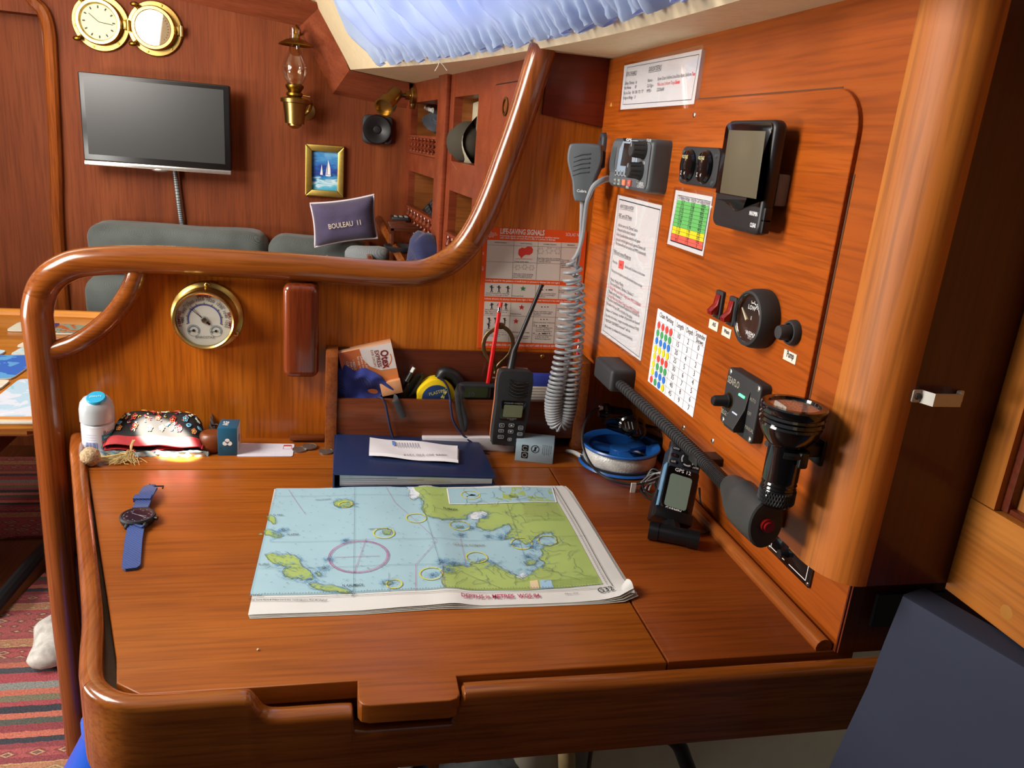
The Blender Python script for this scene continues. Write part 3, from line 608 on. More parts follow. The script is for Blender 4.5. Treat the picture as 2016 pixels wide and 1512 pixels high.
s.box((0,-.7,-.24),(1.0,tp,-.235))
for a,b in ((.08,u1_),(u2_,u2_+.02),(u4_-.02,u4_),(u5_,u5_+.02)): s.box((a,-.6,-.24),(b,.2,-.02))
for v in (.094,-.045,-.325): s.box((.08,v-.012 if v<0 else v,-.24),(u2_+.02,v if v<0 else v+.012,-.02))
for v in (.094,-.05,-.34): s.box((u4_-.02,v-.012 if v<0 else v,-.24),(u5_+.02,v if v<0 else v+.012,-.02))
part(t,'compartments',s)
def baluster_row(a,b,v0,v1,n):
    s=S(W_SHELF); s.box((a,v1-.008,-.012),(b,v1,.008),.002); s.box((a,v0,-.012),(b,v0+.006,.008),.002); part(t,'rail',s)
    h=v1-v0-.014
    for k in range(n):
        s=S(wood('x','#5a2412','#742f18','#8a3c20',axis=1,sc=20,rough=.2,coat=.6) if not bpy.data.materials.get('baluster_wood') else bpy.data.materials['baluster_wood'])
        s.mats[0].name='baluster_wood'; r=min(.011,(b-a)/n*.42)
        s.lathe([(r*.8,0),(r*.8,h*.1),(r*.45,h*.16),(r,h*.36),(r*.5,h*.48),(r*.5,h*.54),(r,h*.68),(r*.45,h*.86),(r*.8,h*.9),(r*.8,h)],(a+(b-a)*(k+.5)/n,v0+.006,-.002),(0,1,0),12); part(t,'baluster',s)
baluster_row(u1_,u2_,-.05,.003,8); baluster_row(u1_,u2_,-.285,-.205,8); baluster_row(u4_,u5_,-.30,-.215,5)
s=S(W_SHELF); s.prism(rr(u6_+.03,-.6,1.33,.105,.03),-.001,.004,.001); d=part(t,'cupboard_door',s)
s=S(BLK); s.tube([(p[0],p[1],.001) for p in rr(u6_+.029,-.6,1.331,.106,.03)],.0014,6,closed=True); sub(d,'door_gap',s)
k=SHELF.px(1000,210); s=S(BRASSD); s.lathe([(.015,.004),(.017,.006),(.012,.007),(.011,.002),(0,.002)],(k[0],k[1],0),seg=24); sub(d,'finger_ring',s)
# contents of the shelf
def blob(name,label,catg,fr,c,r,mat,amp=.01,sc=20,seg=24,fn2=None,group=None,M=None):
    s=S(mat); s.sharp=180; s.ell(c,r,seg,fn2=fn2,M=M); s.noise(amp,sc); return solo(name,s,label,catg,fr,V(c)-V((0,0,0)),group)
c=SHELF.p3(850,240,-.08); t=thing('denim_bag','dark denim bag with frayed white seams, on the top bookshelf compartment','bag',SHELF,c-V((0,.05,0)))
s=S(fabric('denim','#15181f','#454d5a',500)); s.sharp=180; s.ell(c+V((.0,.0,-.0)),(.17,.042,.05),24); s.noise(.01,22); part(t,'bag_body',s)
s=S(flat('#c9c8c2',.9,0,.1)); q=cat([c+V(p) for p in ((-.14,-.03,.02),(-.18,.0,.01),(-.15,.034,.02),(-.08,.042,.03),(0,.042,.035),(.08,.038,.035),(.15,.03,.03))],6); s.tube(q,lambda x:.006,8); s.tube(cat([c+V(p) for p in ((-.10,.03,.02),(-.05,.008,.05),(-.065,-.012,.05),(-.04,-.034,.035))],6),.006,8); s.noise(.006,90); part(t,'white_seam',s)
BEI=fabric('beige_felt','#8d8468','#b3ab90',700)
c=SHELF.p3(930,290,-.06); t=thing('felt_hat','beige brimmed hat with dark lining, in the open bookshelf compartment','hat',SHELF,c-V((0,.06,0)))
s=S(BEI); s.sharp=180
s.grid(lambda a,b:c+V((-.09+.17*a+.02*math.sin(b*PI),-.055+.11*b-.03*math.sin(a*PI)*(1-b)+.03*a*b,.05*math.sin(b*PI)-.02+.02*a)),12,12); s.grid(lambda a,b:c+V((-.09+.19*b,-.055+.02*math.sin(b*3),.06-.1*a)),6,10); part(t,'brim',s)
s=S(flat('#3c372b',.95)); s.sharp=180; s.ell(c+V((.03,.01,.02)),(.07,.05,.05),20); part(t,'lining',s)
c=SHELF.p3(936,312,.0); s=S(flat('#cfcab8',.95,0,.1,80)); s.sharp=180; s.ell(c+V((.02,-.0,-.04)),(.04,.02,.025),20); s.noise(.006,30); solo('folded_linen',s,'pale folded linen inside the hat on the bookshelf','cloth',SHELF,c)
c=SHELF.p3(936,243,-.05); s=S(BEI); s.prism([(c.x-.03,c.y-.05),(c.x+.04,c.y-.05),(c.x+.05,c.y+.05),(c.x-.05,c.y+.045)],-.055,-.045,.003); solo('beige_pouch',s,'beige cloth pouch standing behind the hat on the bookshelf','pouch',SHELF,c-V((0,.05,0)))
c=SHELF.p3(846,415,-.03)+V((0,.03,0))
s=S(flat('#8c8f90',.35,0,.2,50)); s.sharp=60; s.poly([c+V((-.10,-.03,-.03)),c+V((-.06,.05,-.06)),c+V((.1,.02,-.05)),c+V((.12,-.03,.0))]); s.ell(c+V((.0,0,-.05)),(.10,.05,.02),16); s.noise(.008,20); solo('plastic_bag',s,'grey translucent plastic bag in the lower bookshelf compartment','bag',SHELF,c-V((0,.05,0)))
t=thing('keyboard','black keyboard leaning in the lower bookshelf compartment','keyboard',SHELF,c-V((0,.05,0)))
Mk=Matrix.Translation(c+V((.03,-.035,-.02)))@Matrix.Rotation(-.28,4,'Z')@Matrix.Rotation(-.7,4,'X')
s=S(BLK); s.box((-.10,-.04,-.004),(.12,.04,.004),.002,M=Mk); part(t,'keyboard_body',s)
s=S(BLKM)
for i in range(9):
    for j in range(3): s.box((-.09+i*.022,-.03+j*.022,.004),(-.073+i*.022,-.013+j*.022,.009),.001,1,M=Mk)
part(t,'keys',s)
# brass reading light
t=thing('reading_light','brass swivel reading light above the loudspeaker','lamp',SHELF,(0.03,.11,0))
base=SHELF.p3(818,190,.0); s=S(BRASS); s.lathe([(0,0),(.024,0),(.024,.012),(.02,.016),(.012,.018),(.012,.03),(0,.03)],base,seg=28); s.box((base.x-.012,base.y-.035,0),(base.x+.012,base.y-.02,.015),.003); part(t,'wall_base',s)
A_=SHELF.loc(on(783,187,1,2.43)); s=S(flat('#7a766c',.35,.9)); s.cyl(base+V((0,0,.025)),A_,.0065,seg=12); part(t,'arm',s)
p0=SHELF.loc(on(779,184,1,2.43)); p1=SHELF.loc(on(752,216,1,2.36)); d_=(p1-p0).normalized()
s=S(BRASS); s.lathe([(0,-.012),(.016,-.010),(.021,-.002),(.021,.052),(.028,.056),(.029,.083),(.024,.083),(.022,.07),(0,.068)],p0,d_,30); part(t,'shade',s)
# ---------------------------------------------------------------- saloon table with mats
ZT=-.55
t=thing('saloon_table','teak saloon table with a rounded raised edge behind the partition','table',WORLD,(-.9,1.85,ZF))
s=S(W_TABLE); s.prism([(-1.4,1.46),(-.55,1.46),(-.50,1.50),(-.47,1.56),(-.47,2.2),(-.5,2.25),(-.56,2.28),(-1.4,2.28)],ZT-.03,ZT,.008,3,True); part(t,'tabletop',s)
s=S(W_TABLE); s.tube(cat([(-1.4,1.462,ZT-.004),(-.56,1.462,ZT-.004),(-.50,1.495,ZT-.004),(-.472,1.56,ZT-.004),(-.472,2.2,ZT-.004),(-.5,2.25,ZT-.004),(-.56,2.275,ZT+.004),(-1.4,2.275,ZT+.004)],4),.014,10); part(t,'raised_edge',s)
s=S(W_DARKV); s.box((-1.2,1.56,ZT-.13),(-.655,2.15,ZT-.03),.02); s.box((-1.1,1.72,ZF+.0085),(-.86,2.0,ZT-.1),.02); part(t,'pedestal',s)
def board(quadpx,mat,label,name,catg,group=None,extra=None):
    P=[on(x,y,2,ZT+.004) for x,y in quadpx]; ce=sum(P,V((0,0,0)))/4
    fr=DESK; s=S(flat('#b9b2a4',.5)); pts=[]
    n=len(P)
    for i in range(n):
        a,b,c=P[i-1],P[i],P[(i+1)%n]; r=.012; d1=(a-b).normalized();d2=(c-b).normalized()
        p=b+d1*r; q=b+d2*r; pts+=[p,(p+q)/2*.4+b*.6 if False else (p*.25+q*.25+b*.5),q]
    s.prism([(p.x,p.y) for p in pts],ZT+.001,ZT+.0045,.0006,1); s.m(mat); s.poly(shrink([(p.x,p.y) for p in pts],.985),ZT+.0048)
    if extra: extra(s,ce)
    solo(name,s,label,catg,WORLD,ce,group)
def paint(name,cols,sc):
    m,nt,b=nm(name); N=nt.nodes.new; tc=N('ShaderNodeTexCoord'); no=N('ShaderNodeTexNoise'); no.inputs['Scale'].default_value=sc; no.inputs['Detail'].default_value=3; no.inputs['Distortion'].default_value=1.2; nt.links.new(tc.outputs['Object'],no.inputs['Vector'])
    cr=N('ShaderNodeValToRGB'); cr.color_ramp.interpolation='CONSTANT' if len(cols)>3 else 'EASE'; e=cr.color_ramp.elements; e[0].color=lin(cols[0]); e[0].position=.0; e[1].color=lin(cols[-1]); e[1].position=.66
    for i,h in enumerate(cols[1:-1]): x=e.new(.36+.28*i/max(1,len(cols)-2)); x.color=lin(h)
    nt.links.new(no.outputs['Fac'],cr.inputs[0]); nt.links.new(cr.outputs[0],b.inputs['Base Color']); b.inputs['Roughness'].default_value=.25; return m
g_='picture mats on the saloon table'
board([(-70,832),(38,746),(150,746),(118,832)],paint('harbour_print',['#8fc4d2','#a9c9dd','#c9d3e2','#dfe0e8'],12),'large pale placemat with a quay and boats print, nearest on the saloon table','placemat','placemat',g_)
board([(-110,750),(-60,698),(88,700),(24,745)],paint('blue_print',['#0f3f95','#2463bd','#4f9ad0','#dcdcd6'],9),'placemat with a deep blue and white sea print on the saloon table','placemat','placemat',g_)
board([(11,650),(37,634),(96,634),(82,651)],paint('pale_print',['#8ab9cc','#cfd6cc','#d8d6c2'],20),'pale coaster at the far left of the saloon table beside the post','coaster','coaster',g_)
board([(97,656),(122,637),(184,643),(166,657)],paint('green_print',['#4d6a66','#7f9a8c','#b05a2c','#cfc7b0'],45),'green and orange picture coaster seen through the curved rail opening','coaster','coaster',g_)
board([(92,650),(97,637),(120,636),(100,652)],paint('navy_print',['#141c52','#26347c'],30),'navy coaster edge at the table behind the post','coaster','coaster',g_)
board([(18,698),(45,683),(84,683),(72,698)],paint('teal_print',['#4fa3b0','#a9ccd0','#c9d6d6'],25),'teal picture coaster beside the post on the saloon table','coaster','coaster',g_)
board([(30,682),(50,672),(84,672),(78,682)],paint('brown_print',['#a5583a','#d9cdbd','#e2d9cd'],30),'brown and white picture coaster behind the teal one','coaster','coaster',g_)
board([(-40,698),(-20,688),(14,690),(0,699)],paint('ice_print',['#6fb0da','#b9d9ea'],20),'ice blue coaster at the left photo border on the saloon table','coaster','coaster',g_)
board([(-40,775),(-30,748),(22,748),(0,766)],paint('terracotta_print',['#b06a48','#e2d6c6','#d3c0ad'],25),'terracotta and white coaster between the two placemats','coaster','coaster',g_)
board([(96,675),(104,666),(150,668),(130,678)],paint('red_print',['#c9beb0','#b5683e'],40),'pale coaster just above the curved brace in the rail opening','coaster','coaster',g_)
# rug on the sole
def rugmat(name,off):
    m,nt,b=nm(name); N=nt.nodes.new; L=nt.links.new; tc=N('ShaderNodeTexCoord'); sp=N('ShaderNodeSeparateXYZ'); L(tc.outputs['Object'],sp.inputs[0])
    nw=N('ShaderNodeTexNoise'); nw.inputs['Scale'].default_value=90; L(tc.outputs['Object'],nw.inputs['Vector'])
    y=N('ShaderNodeMath'); y.operation='MULTIPLY_ADD'; y.inputs[1].default_value=.006; L(nw.outputs['Fac'],y.inputs[0]); L(sp.outputs['Y'],y.inputs[2])
    f=N('ShaderNodeMath'); f.operation='MULTIPLY_ADD'; f.inputs[1].default_value=2.0; f.inputs[2].default_value=off; L(y.outputs[0],f.inputs[0]); fr_=N('ShaderNodeMath'); fr_.operation='FRACT'; L(f.outputs[0],fr_.inputs[0])
    cr=N('ShaderNodeValToRGB'); cr.color_ramp.interpolation='CONSTANT'; e=cr.color_ramp.elements
    bands=[(0,'#7a7256'),(.035,'#c05a3c'),(.07,'#8a8a82'),(.11,'#a8303a'),(.17,'#4a4a50'),(.205,'#b8583a'),(.24,'#8e4a44'),(.27,'#b04c34'),(.33,'#8c3038'),(.345,'#c09a58'),(.40,'#9c3a3a'),(.42,'#a86a52'),(.60,'#a83438'),(.62,'#c09a58'),(.675,'#8c3038'),(.70,'#a85040'),(.745,'#8c3038'),(.77,'#3c3c44'),(.80,'#c05a3c'),(.83,'#8e2c34'),(.87,'#56584e'),(.90,'#c05a3c'),(.93,'#3c3c44'),(.96,'#a8303a')]
    e[0].color=lin(bands[0][1]); e[1].position=.97; e[1].color=lin('#a8303a')
    for p_,h in bands[1:-1]: x=e.new(p_); x.color=lin(h)
    L(fr_.outputs[0],cr.inputs[0])
    # woven motifs
    mp=N('ShaderNodeMapping'); mp.inputs['Scale'].default_value=(24,44,1); L(tc.outputs['Object'],mp.inputs[0]); vo=N('ShaderNodeTexVoronoi'); vo.distance='MANHATTAN'; vo.inputs['Scale'].default_value=1; vo.inputs['Randomness'].default_value=.35; L(mp.outputs[0],vo.inputs['Vector'])
    c2=N('ShaderNodeValToRGB'); c2.color_ramp.interpolation='CONSTANT'; e=c2.color_ramp.elements; e[0].color=lin('#c87850'); e[1].position=.6; e[1].color=lin('#a83a3c'); 
    for p_,h in ((.12,'#8c2c36'),(.2,'#4c5a58'),(.3,'#c89a62'),(.42,'#7e2e36')): x=e.new(p_); x.color=lin(h)
    L(vo.outputs['Distance'],c2.inputs[0])
    msk=N('ShaderNodeValToRGB'); msk.color_ramp.interpolation='CONSTANT'; e=msk.color_ramp.elements; e[0].color=(0,0,0,1); e[1].position=.745; e[1].color=(0,0,0,1)
    for p_,v_ in ((.27,.8),(.33,0),(.35,.55),(.395,0),(.42,.85),(.60,0),(.625,.55),(.67,0),(.70,.8)): x=e.new(p_); x.color=(v_,v_,v_,1)
    L(fr_.outputs[0],msk.inputs[0]); mx=N('ShaderNodeMixRGB'); L(msk.outputs[0],mx.inputs[0]); L(cr.outputs[0],mx.inputs[1]); L(c2.outputs[0],mx.inputs[2])
    n2=N('ShaderNodeTexNoise'); n2.inputs['Scale'].default_value=260; L(tc.outputs['Object'],n2.inputs['Vector']); m3=N('ShaderNodeMixRGB'); m3.blend_type='OVERLAY'; m3.inputs[0].default_value=.6; L(mx.outputs[0],m3.inputs[1]); L(n2.outputs['Fac'],m3.inputs[2])
    hs=N('ShaderNodeHueSaturation'); hs.inputs['Saturation'].default_value=.88; hs.inputs['Value'].default_value=1.0; L(m3.outputs[0],hs.inputs['Color']); L(hs.outputs[0],b.inputs['Base Color']); b.inputs['Roughness'].default_value=.95; bp=N('ShaderNodeBump'); bp.inputs['Strength'].default_value=.5; bp.inputs['Distance'].default_value=.003; L(n2.outputs['Fac'],bp.inputs['Height']); L(bp.outputs[0],b.inputs['Normal']); return m
e1=on(-10,1228,2,ZF); e2=on(100,1095,2,ZF); e3=on(150,1068,2,ZF); e3.y-=.02
s=S(rugmat('kilim_weave',.62)); s.prism([(-2.2,.5),(-.37,.5),(-.37,e3.y),(min(e3.x,-.37),e3.y),(e1.x,e1.y),(-2.2,e1.y)],ZF,ZF+.008,.002); solo('kilim_rug',s,'red, orange and beige striped kilim rug on the cabin floor, nearer of the two','rug',WORLD,(-.6,1.2,ZF))
g1=on(0,1075,2,ZF); s=S(rugmat('kilim_weave_far',.1)); s.prism([(-2.4,g1.y),(-.3,g1.y+.05),(-.3,2.33),(-.83,2.33),(-.83,2.585),(-2.4,2.585)],ZF,ZF+.008,.002); solo('kilim_rug',s,'red and dark striped kilim rug under the saloon table, farther of the two','rug',WORLD,(-1.2,2.4,ZF))
a=on(-10,1180,2,ZF+.02); s=S(BLKM); s.tube([on(-20,1205,2,ZF+.03),on(60,1110,2,ZF+.03),on(130,1030,2,ZF+.03)],.016,10); solo('table_leg_foot',s,'dark metal floor bar of the saloon table lying between the rugs','bar',WORLD,a)
q=on(100,1270,2,ZF+.04); s=S(flat('#c9c4bc',.9,0,.3,70)); s.sharp=180; s.ell(q+V((.0,.04,0)),(.036,.10,.04),24,fn2=lambda c:V((c.x*(1-.4*c.y),c.y,c.z))); s.noise(.018,22); solo('spotted_slipper',s,'white spotted cotton slipper on the rug behind the post','slipper',WORLD,q-V((0,0,.04)))
# blue water jug
q=on(182,1408,1,1.02); q.z-=.095; t=thing('water_container','bright blue plastic water container on the floor beside the post','container',WORLD,(q.x+.06,q.y,ZF))
BL=flat('#1a55c8',.3,0,.05,30); zc=q.z; cx=q.x+.022
s=S(BL); s.lathe([(0,ZF+.009-zc),(.12,ZF+.009-zc),(.13,ZF-zc+.02),(.13,-.25),(.095,-.06),(.07,.0),(.045,.05),(.033,.075),(.03,.09),(0,.095)],(cx,q.y,zc),seg=40); part(t,'body',s)
s=S(flat('#2a68da',.25)); s.lathe([(0,.1),(.03,.1),(.037,.09),(.037,.072),(.03,.068)],(cx,q.y,zc),seg=30); part(t,'cap',s)
s=S(WHT); s.text('Suyu',0,0,.035,0,M=Matrix.Translation((cx-.05,q.y-.118,zc-.09))@Matrix.Rotation(PI/2,4,'X')@Matrix.Rotation(-PI/2,4,'Z')); part(t,'printed_lettering',s)
# ================================================================ THINGS ON THE PARTITION
C6=crop(600,420,3.36); C5=crop(0,480,2.88); C7=crop(600,640,3.36); C8=crop(1100,640,3.36); CH=crop(460,920,2.4585)
# barometer
c=PART.p3(404,624,.03); u,v=c.x,c.y; r=PART.px(478,624,.012)[0]-PART.px(333,624,.012)[0]; r/=2
b=PART.p3(410,620,0); bu,bv=b.x,b.y
t=thing('barometer','round brass barometer with white dial mounted on the partition above the desk','barometer',PART,(bu,bv,0))
s=S(BRASS); s.lathe([(0,0),(r,0),(r,.006),(r*.985,.009),(r*.90,.011),(r*.86,.013),(r*.855,.034),(r*.84,.040),(r*.80,.043),(r*.755,.041),(r*.745,.035)],(bu,bv,0),seg=64); part(t,'brass_case',s)
for a in (PI*.49,PI*.49+2.1,PI*.49-2.1): 
    s=S(BRASS); s.ell((bu+math.cos(a)*r*.93,bv+math.sin(a)*r*.93,.0115),(.0045,.0045,.0028),12); part(t,'domed_screw',s)
u,v=bu,bv; s=S(flat('#e9e8dc',.5,0,.01)); s.disc((u,v),r*.75,.034,64); d=part(t,'dial',s)
w=.0345; RD=r*.75
s=S(flat('#2446b0',.5,0,0)); s.ring((u,v),RD*.565,RD*.595,w,-.25,PI+.25,60); s.m(INK)
for k in range(81):
    a=PI+.25-(PI+.5)*k/80; L=.07 if k%10==0 else .035; s.line((u+math.cos(a)*RD*.60,v+math.sin(a)*RD*.60),(u+math.cos(a)*RD*(.60+L),v+math.sin(a)*RD*(.60+L)),.0005 if k%10 else .0009,w)
for k,tx in enumerate(('980','990','1000','1010','1020','1030','1040','1050')):
    a=PI+.05-(PI+.2)*k/7; p=V((u+math.cos(a)*RD*.73,v+math.sin(a)*RD*.73)); s.text(tx,p.x,p.y,.0045,w,rot=a-PI/2,al='CENTER')
for sx_ in (-1,1):
    q=(u+sx_*RD*.40,v-RD*.42); s.ring(q,RD*.215,RD*.225,w,seg=36); s.m(flat('#7fa8c4',.5)); s.ring(q,RD*.16,RD*.19,w,-.6,PI+.6,36); s.m(INK)
    for k in range(13): a=PI+.5-(PI+1)*k/12; s.line((q[0]+math.cos(a)*RD*.14,q[1]+math.sin(a)*RD*.14),(q[0]+math.cos(a)*RD*.19,q[1]+math.sin(a)*RD*.19),.0004,w+.0002)
    s.disc(q,.0022,w+.0004,12); s.line(q,(q[0]-.008,q[1]-.0015),.0009,w+.0004)
def arctext(s,body,c,R_,a0,a1,h,w,flip=False):
    n=len(body)
    for i,ch in enumerate(body):
        a=a0+(a1-a0)*i/(n-1)
        if ch!=' ': s.text(ch,c[0]+math.cos(a)*R_,c[1]+math.sin(a)*R_,h,w,rot=a-PI/2,al='CENTER',bold=.01)
s.m(flat('#a03028',.5,0,0)); arctext(s,'INTEMPERIES',(u,v),RD*.86,PI+.30,PI-.32,.0045,w); arctext(s,'VARIABLE',(u,v),RD*.86,PI/2+.25,PI/2-.25,.0045,w); arctext(s,'BEAU TEMPS',(u,v),RD*.86,.32,-.30,.0045,w)
s.m(flat('#6a7a84',.5,0,0)); s.text('BAROSTAR',u,v-RD*.72,.004,w,al='CENTER'); s.text('PLUIE',u-RD*.62,v+RD*.55,.003,w,rot=.8,al='CENTER'); s.text('SOLEIL',u+RD*.62,v+RD*.55,.003,w,rot=-.8,al='CENTER')
sub(d,'printed_scale',s)
s=S(BLK); a=2.42; s.line((u,v),(u+math.cos(a)*RD*.66,v+math.sin(a)*RD*.66),.0009,w+.001); s.line((u,v),(u-math.cos(a)*RD*.26,v-math.sin(a)*RD*.26),.0032,w+.001); a=2.3; s.m(BRASSD).line((u,v),(u+math.cos(a)*RD*.72,v+math.sin(a)*RD*.72),.0007,w+.0015); s.m(STEEL).lathe([(0,.004),(.004,.003),(.0055,0)],(u,v,w),seg=20); part(t,'hands',s)
s=S(TGLASS); s.disc((u,v),r*.76,.0395,48); part(t,'glass',s)
# carved wood block (cable cover)
q=[PART.px(*p,.03) for p in ((554,556),(631,558),(632,744),(553,744))]; 
s=S(wood('block_mahogany','#5c2210','#7a3418','#944824',axis=1,sc=16,rough=.2,coat=.6,grain=.3,offs=7)); u0,u1=q[0][0]+.002,q[1][0]-.002; v1=q[0][1]-.001; v0=q[2][1]
s.sharp=60; s.prism(rr(u0,v0,u1,v1,.012),0,.040,.012,4)
for vv in s.bm.verts:
    f=(vv.co.y-v0)/(v1-v0)
    if vv.co.z>.02: vv.co.z*= .80+.22*f if f>.5 else .90
solo('wooden_block',s,'rounded red mahogany block fixed below the handrail, right of the barometer','block',PART,((u0+u1)/2,v0,0))
# safety poster
ORP=flat('#e2551c',.7,0,.02,spec=.2); PP=flat('#cfc8be',.75,0,.02,spec=.2)
q=[PART.px(*C6(x,y),.001) for x,y in ((1180,90),(1866,120),(1808,902),(1142,890))]
t=thing('safety_poster','orange LIFE-SAVING SIGNALS poster with signal tables on the partition','poster',PART,(q[3][0],q[3][1],0))
s=S(ORP); s.prism(q,0,.001); part(t,'sheet',s)
s=S(PP); w=.0013
def pq(*pp): return [PART.px(*C6(x,y),w) for x,y in pp]
for P in (((1208,175),(1815,197),(1795,452),(1196,428)),((1192,458),(1790,482),(1784,572),(1188,548)),((1188,582),(1780,602),(1770,868),(1174,845))): s.poly(shrink(rr(0,0,1,1,.05),1) and pq(*P),w)
part(t,'white_panels',s)
s=S(flat('#7a7670',.6,0,0)); w=.0016
def pl_(a,b,wd=.0005): s.line(PART.px(*C6(*a),w),PART.px(*C6(*b),w),wd,w)
for a,b in (((1385,182),(1372,434)),((1545,188),(1528,440)),((1697,194),(1684,446)),((1207,208),(1812,228)),((1202,318),(1805,338)),((1372,466),(1368,556)),((1528,472),(1524,562)),((1682,478),(1676,567)),((1364,588),(1346,852)),((1516,594),(1498,858)),((1664,600),(1645,863)),((1182,672),(1775,692))): pl_(a,b)
s.m(INK)
def man(x,y,k=1,arm=0):
    for a,b,wd in (((x,y),(x,y+18*k),.0018),((x,y+18*k),(x-7*k,y+34*k),.001),((x,y+18*k),(x+7*k,y+34*k),.001),((x,y+5*k),(x-14*k,y-4*k+arm),.001),((x,y+5*k),(x+14*k,y+2*k-arm),.001)): pl_(a,b,wd)
    s.disc(PART.px(*C6(x,y-6*k),w),.0017,w,10)
for x,y in ((1236,488),(1284,490),(1344,492)): man(x,y)
for x,y in ((1236,604),(1282,606),(1330,606)): man(x,y,.9,6)
for x,y in ((1220,700),(1262,700),(1322,702),(1216,738),(1318,740)): man(x,y,.8,-6)
for y,xs in ((506,((1565,10),(1598,3),(1625,14))),(619,((1568,3),(1588,3),(1608,3))),(702,((1562,3),(1582,3),(1602,3))),(744,((1532,3),(1555,3),(1580,14),(1607,3))),(795,((1552,3),(1582,14),(1604,3),(1618,3)))):
    for x,l in xs: pl_((x-l,y),(x+l,y+.5),.0018)
for tx,a,b in (('HAND SIGNALS',(1255,196),(1335,199)),('LIGHT SIGNALS',(1425,203),(1503,206)),('OTHER SIGNALS',(1578,209),(1664,212)),('MEANING',(1735,214),(1785,216)),
  ('Orange smoke signal',(1384,322),(1480,325)),('Exploding white star consisting',(1540,300),(1686,304)),('of 3 single signals fired at about',(1540,311),(1686,315)),('1 minute intervals',(1540,322),(1625,325)),
  ('White star rocket consisting',(1378,403),(1510,408)),('of 3 single signals fired at',(1378,414),(1505,419)),('about 1 minute intervals',(1378,425),(1500,430)),
  ('You are seen',(1694,312),(1750,314)),('Help is coming',(1694,324),(1760,326)),('(Repetition of',(1694,336),(1755,338)),('signals in the',(1694,348),(1752,350)),('same meaning)',(1692,360),(1758,362)),
  ('Vertical movement of a white flag,',(1196,530),(1352,536)),('the arms, or white light or flare',(1194,542),(1345,548)),('Green star fired',(1368,549),(1442,552)),('Morse code letter K given',(1545,532),(1660,536)),('by light or sound signal',(1545,543),(1650,547)),('apparatus',(1545,554),(1590,556)),('This is the best place',(1680,514),(1775,518)),('to land',(1680,526),(1712,527)),
  ('Horizontal movement of a white',(1190,640),(1345,646)),('flag, the arms held out, or',(1190,652),(1340,658)),('white light or flare',(1190,664),(1290,668)),('Red star fired',(1360,668),(1428,671)),('Morse code letter S given',(1514,652),(1638,656)),('by light or sound signal',(1514,663),(1630,667)),('apparatus',(1514,674),(1560,676)),('Landing here highly',(1670,632),(1770,636)),('dangerous',(1670,644),(1715,646)),
  ('Morse code letter S followed',(1512,724),(1650,729)),('by',(1512,735),(1522,736)),('a)',(1512,747),(1522,747)),('if a better landing place',(1528,758),(1638,762)),('is to the right of the',(1528,770),(1620,773)),('direction of approach or',(1528,782),(1635,786)),('b)',(1508,797),(1520,798)),('if a better landing place',(1526,808),(1636,812)),('is to the left of the',(1524,820),(1612,823)),('direction of approach',(1522,832),(1625,836)),
  ('1 Horizontal movement of a',(1184,776),(1338,781)),('white flag, followed by 2',(1184,788),(1330,793)),('placing the white flag, light or',(1184,800),(1336,806)),('flare on the ground',(1184,812),(1290,817)),('1 Red star fired vertically',(1362,788),(1482,793)),('and 2 a white star pointing in',(1362,813),(1488,818)),('the direction of landing place',(1358,825),(1478,830)),
  ('Landing here dangerous',(1658,754),(1755,758)),('A better place to land',(1656,768),(1752,772)),('is in direction indicated',(1654,782),(1752,786))):
    s.fit(PART,tx,C6(*a),C6(*b),.0022,w)
s.m(flat('#e6dcd0',.5,0,0)); 
s.fit(PART,'LIFE-SAVING SIGNALS',C6(1292,134),C6(1582,146),.0085,w,bold=.028); s.fit(PART,'Answering signals made by life-saving stations or maritime rescue',C6(1290,152),C6(1682,168),.0027,w,bold=.02); s.fit(PART,'units when signals are seen from a ship or a person in distress',C6(1290,166),C6(1656,181),.0027,w,bold=.02)
s.fit(PART,'SOLAS No.1',C6(1726,150),C6(1838,155),.0055,w); s.fit(PART,'Landing signals for the guidance of small boats or persons in distress (day and night)',C6(1194,446),C6(1685,466),.0026,w,bold=.02); s.fit(PART,'Indicate direction by placing a steady white light or flare at a lower level and in line with the observer',C6(1188,568),C6(1760,588),.0026,w,bold=.02)
s.fit(PART,'RED AND GREEN STAR LANDING SIGNALS ARE NOT USED BY RESCUE SERVICES',C6(1190,874),C6(1680,886),.0034,w,bold=.02)
s.fit(PART,'Maritime &',C6(1212,134),C6(1265,137),.003,w); s.fit(PART,'Coastguard',C6(1212,145),C6(1272,148),.003,w); s.fit(PART,'Agency',C6(1212,156),C6(1250,158),.003,w); s.disc(PART.px(*C6(1224,113),w),.0028,w,8); s.line(PART.px(*C6(1214,120),w),PART.px(*C6(1234,121),w),.0014,w)
for a,b,tx in (((1182,380),(1184,350),'NIGHT'),((1186,275),(1188,255),'DAY')): s.fit(PART,tx,C6(*a),C6(*b),.003,w)
part(t,'printed_text',s,'fine black and white print')
s=S(flat('#c82f1e',.5,0,0)); s.poly([PART.px(*C6(x,y),w) for x,y in ((1412,262),(1416,238),(1436,226),(1455,230),(1476,218),(1500,222),(1510,240),(1504,262),(1486,276),(1460,274),(1446,282),(1432,298),(1424,284),(1414,276))],w)
def star(x,y,rp,mat):
    s.m(mat); c=V(PART.px(*C6(x,y),w)); s.poly([(c.x+math.cos(PI/2+k*PI/5)*rp*(1 if k%2==0 else .42),c.y+math.sin(PI/2+k*PI/5)*rp*(1 if k%2==0 else .42)) for k in range(10)],w)
star(1434,622,.0052,flat('#c21f1a',.5,0,0)); star(1397,714,.0052,flat('#c21f1a',.5,0,0)); star(1443,498,.0050,flat('#1f7a4a',.5,0,0))
s.m(flat('#8c8880',.5,0,0))
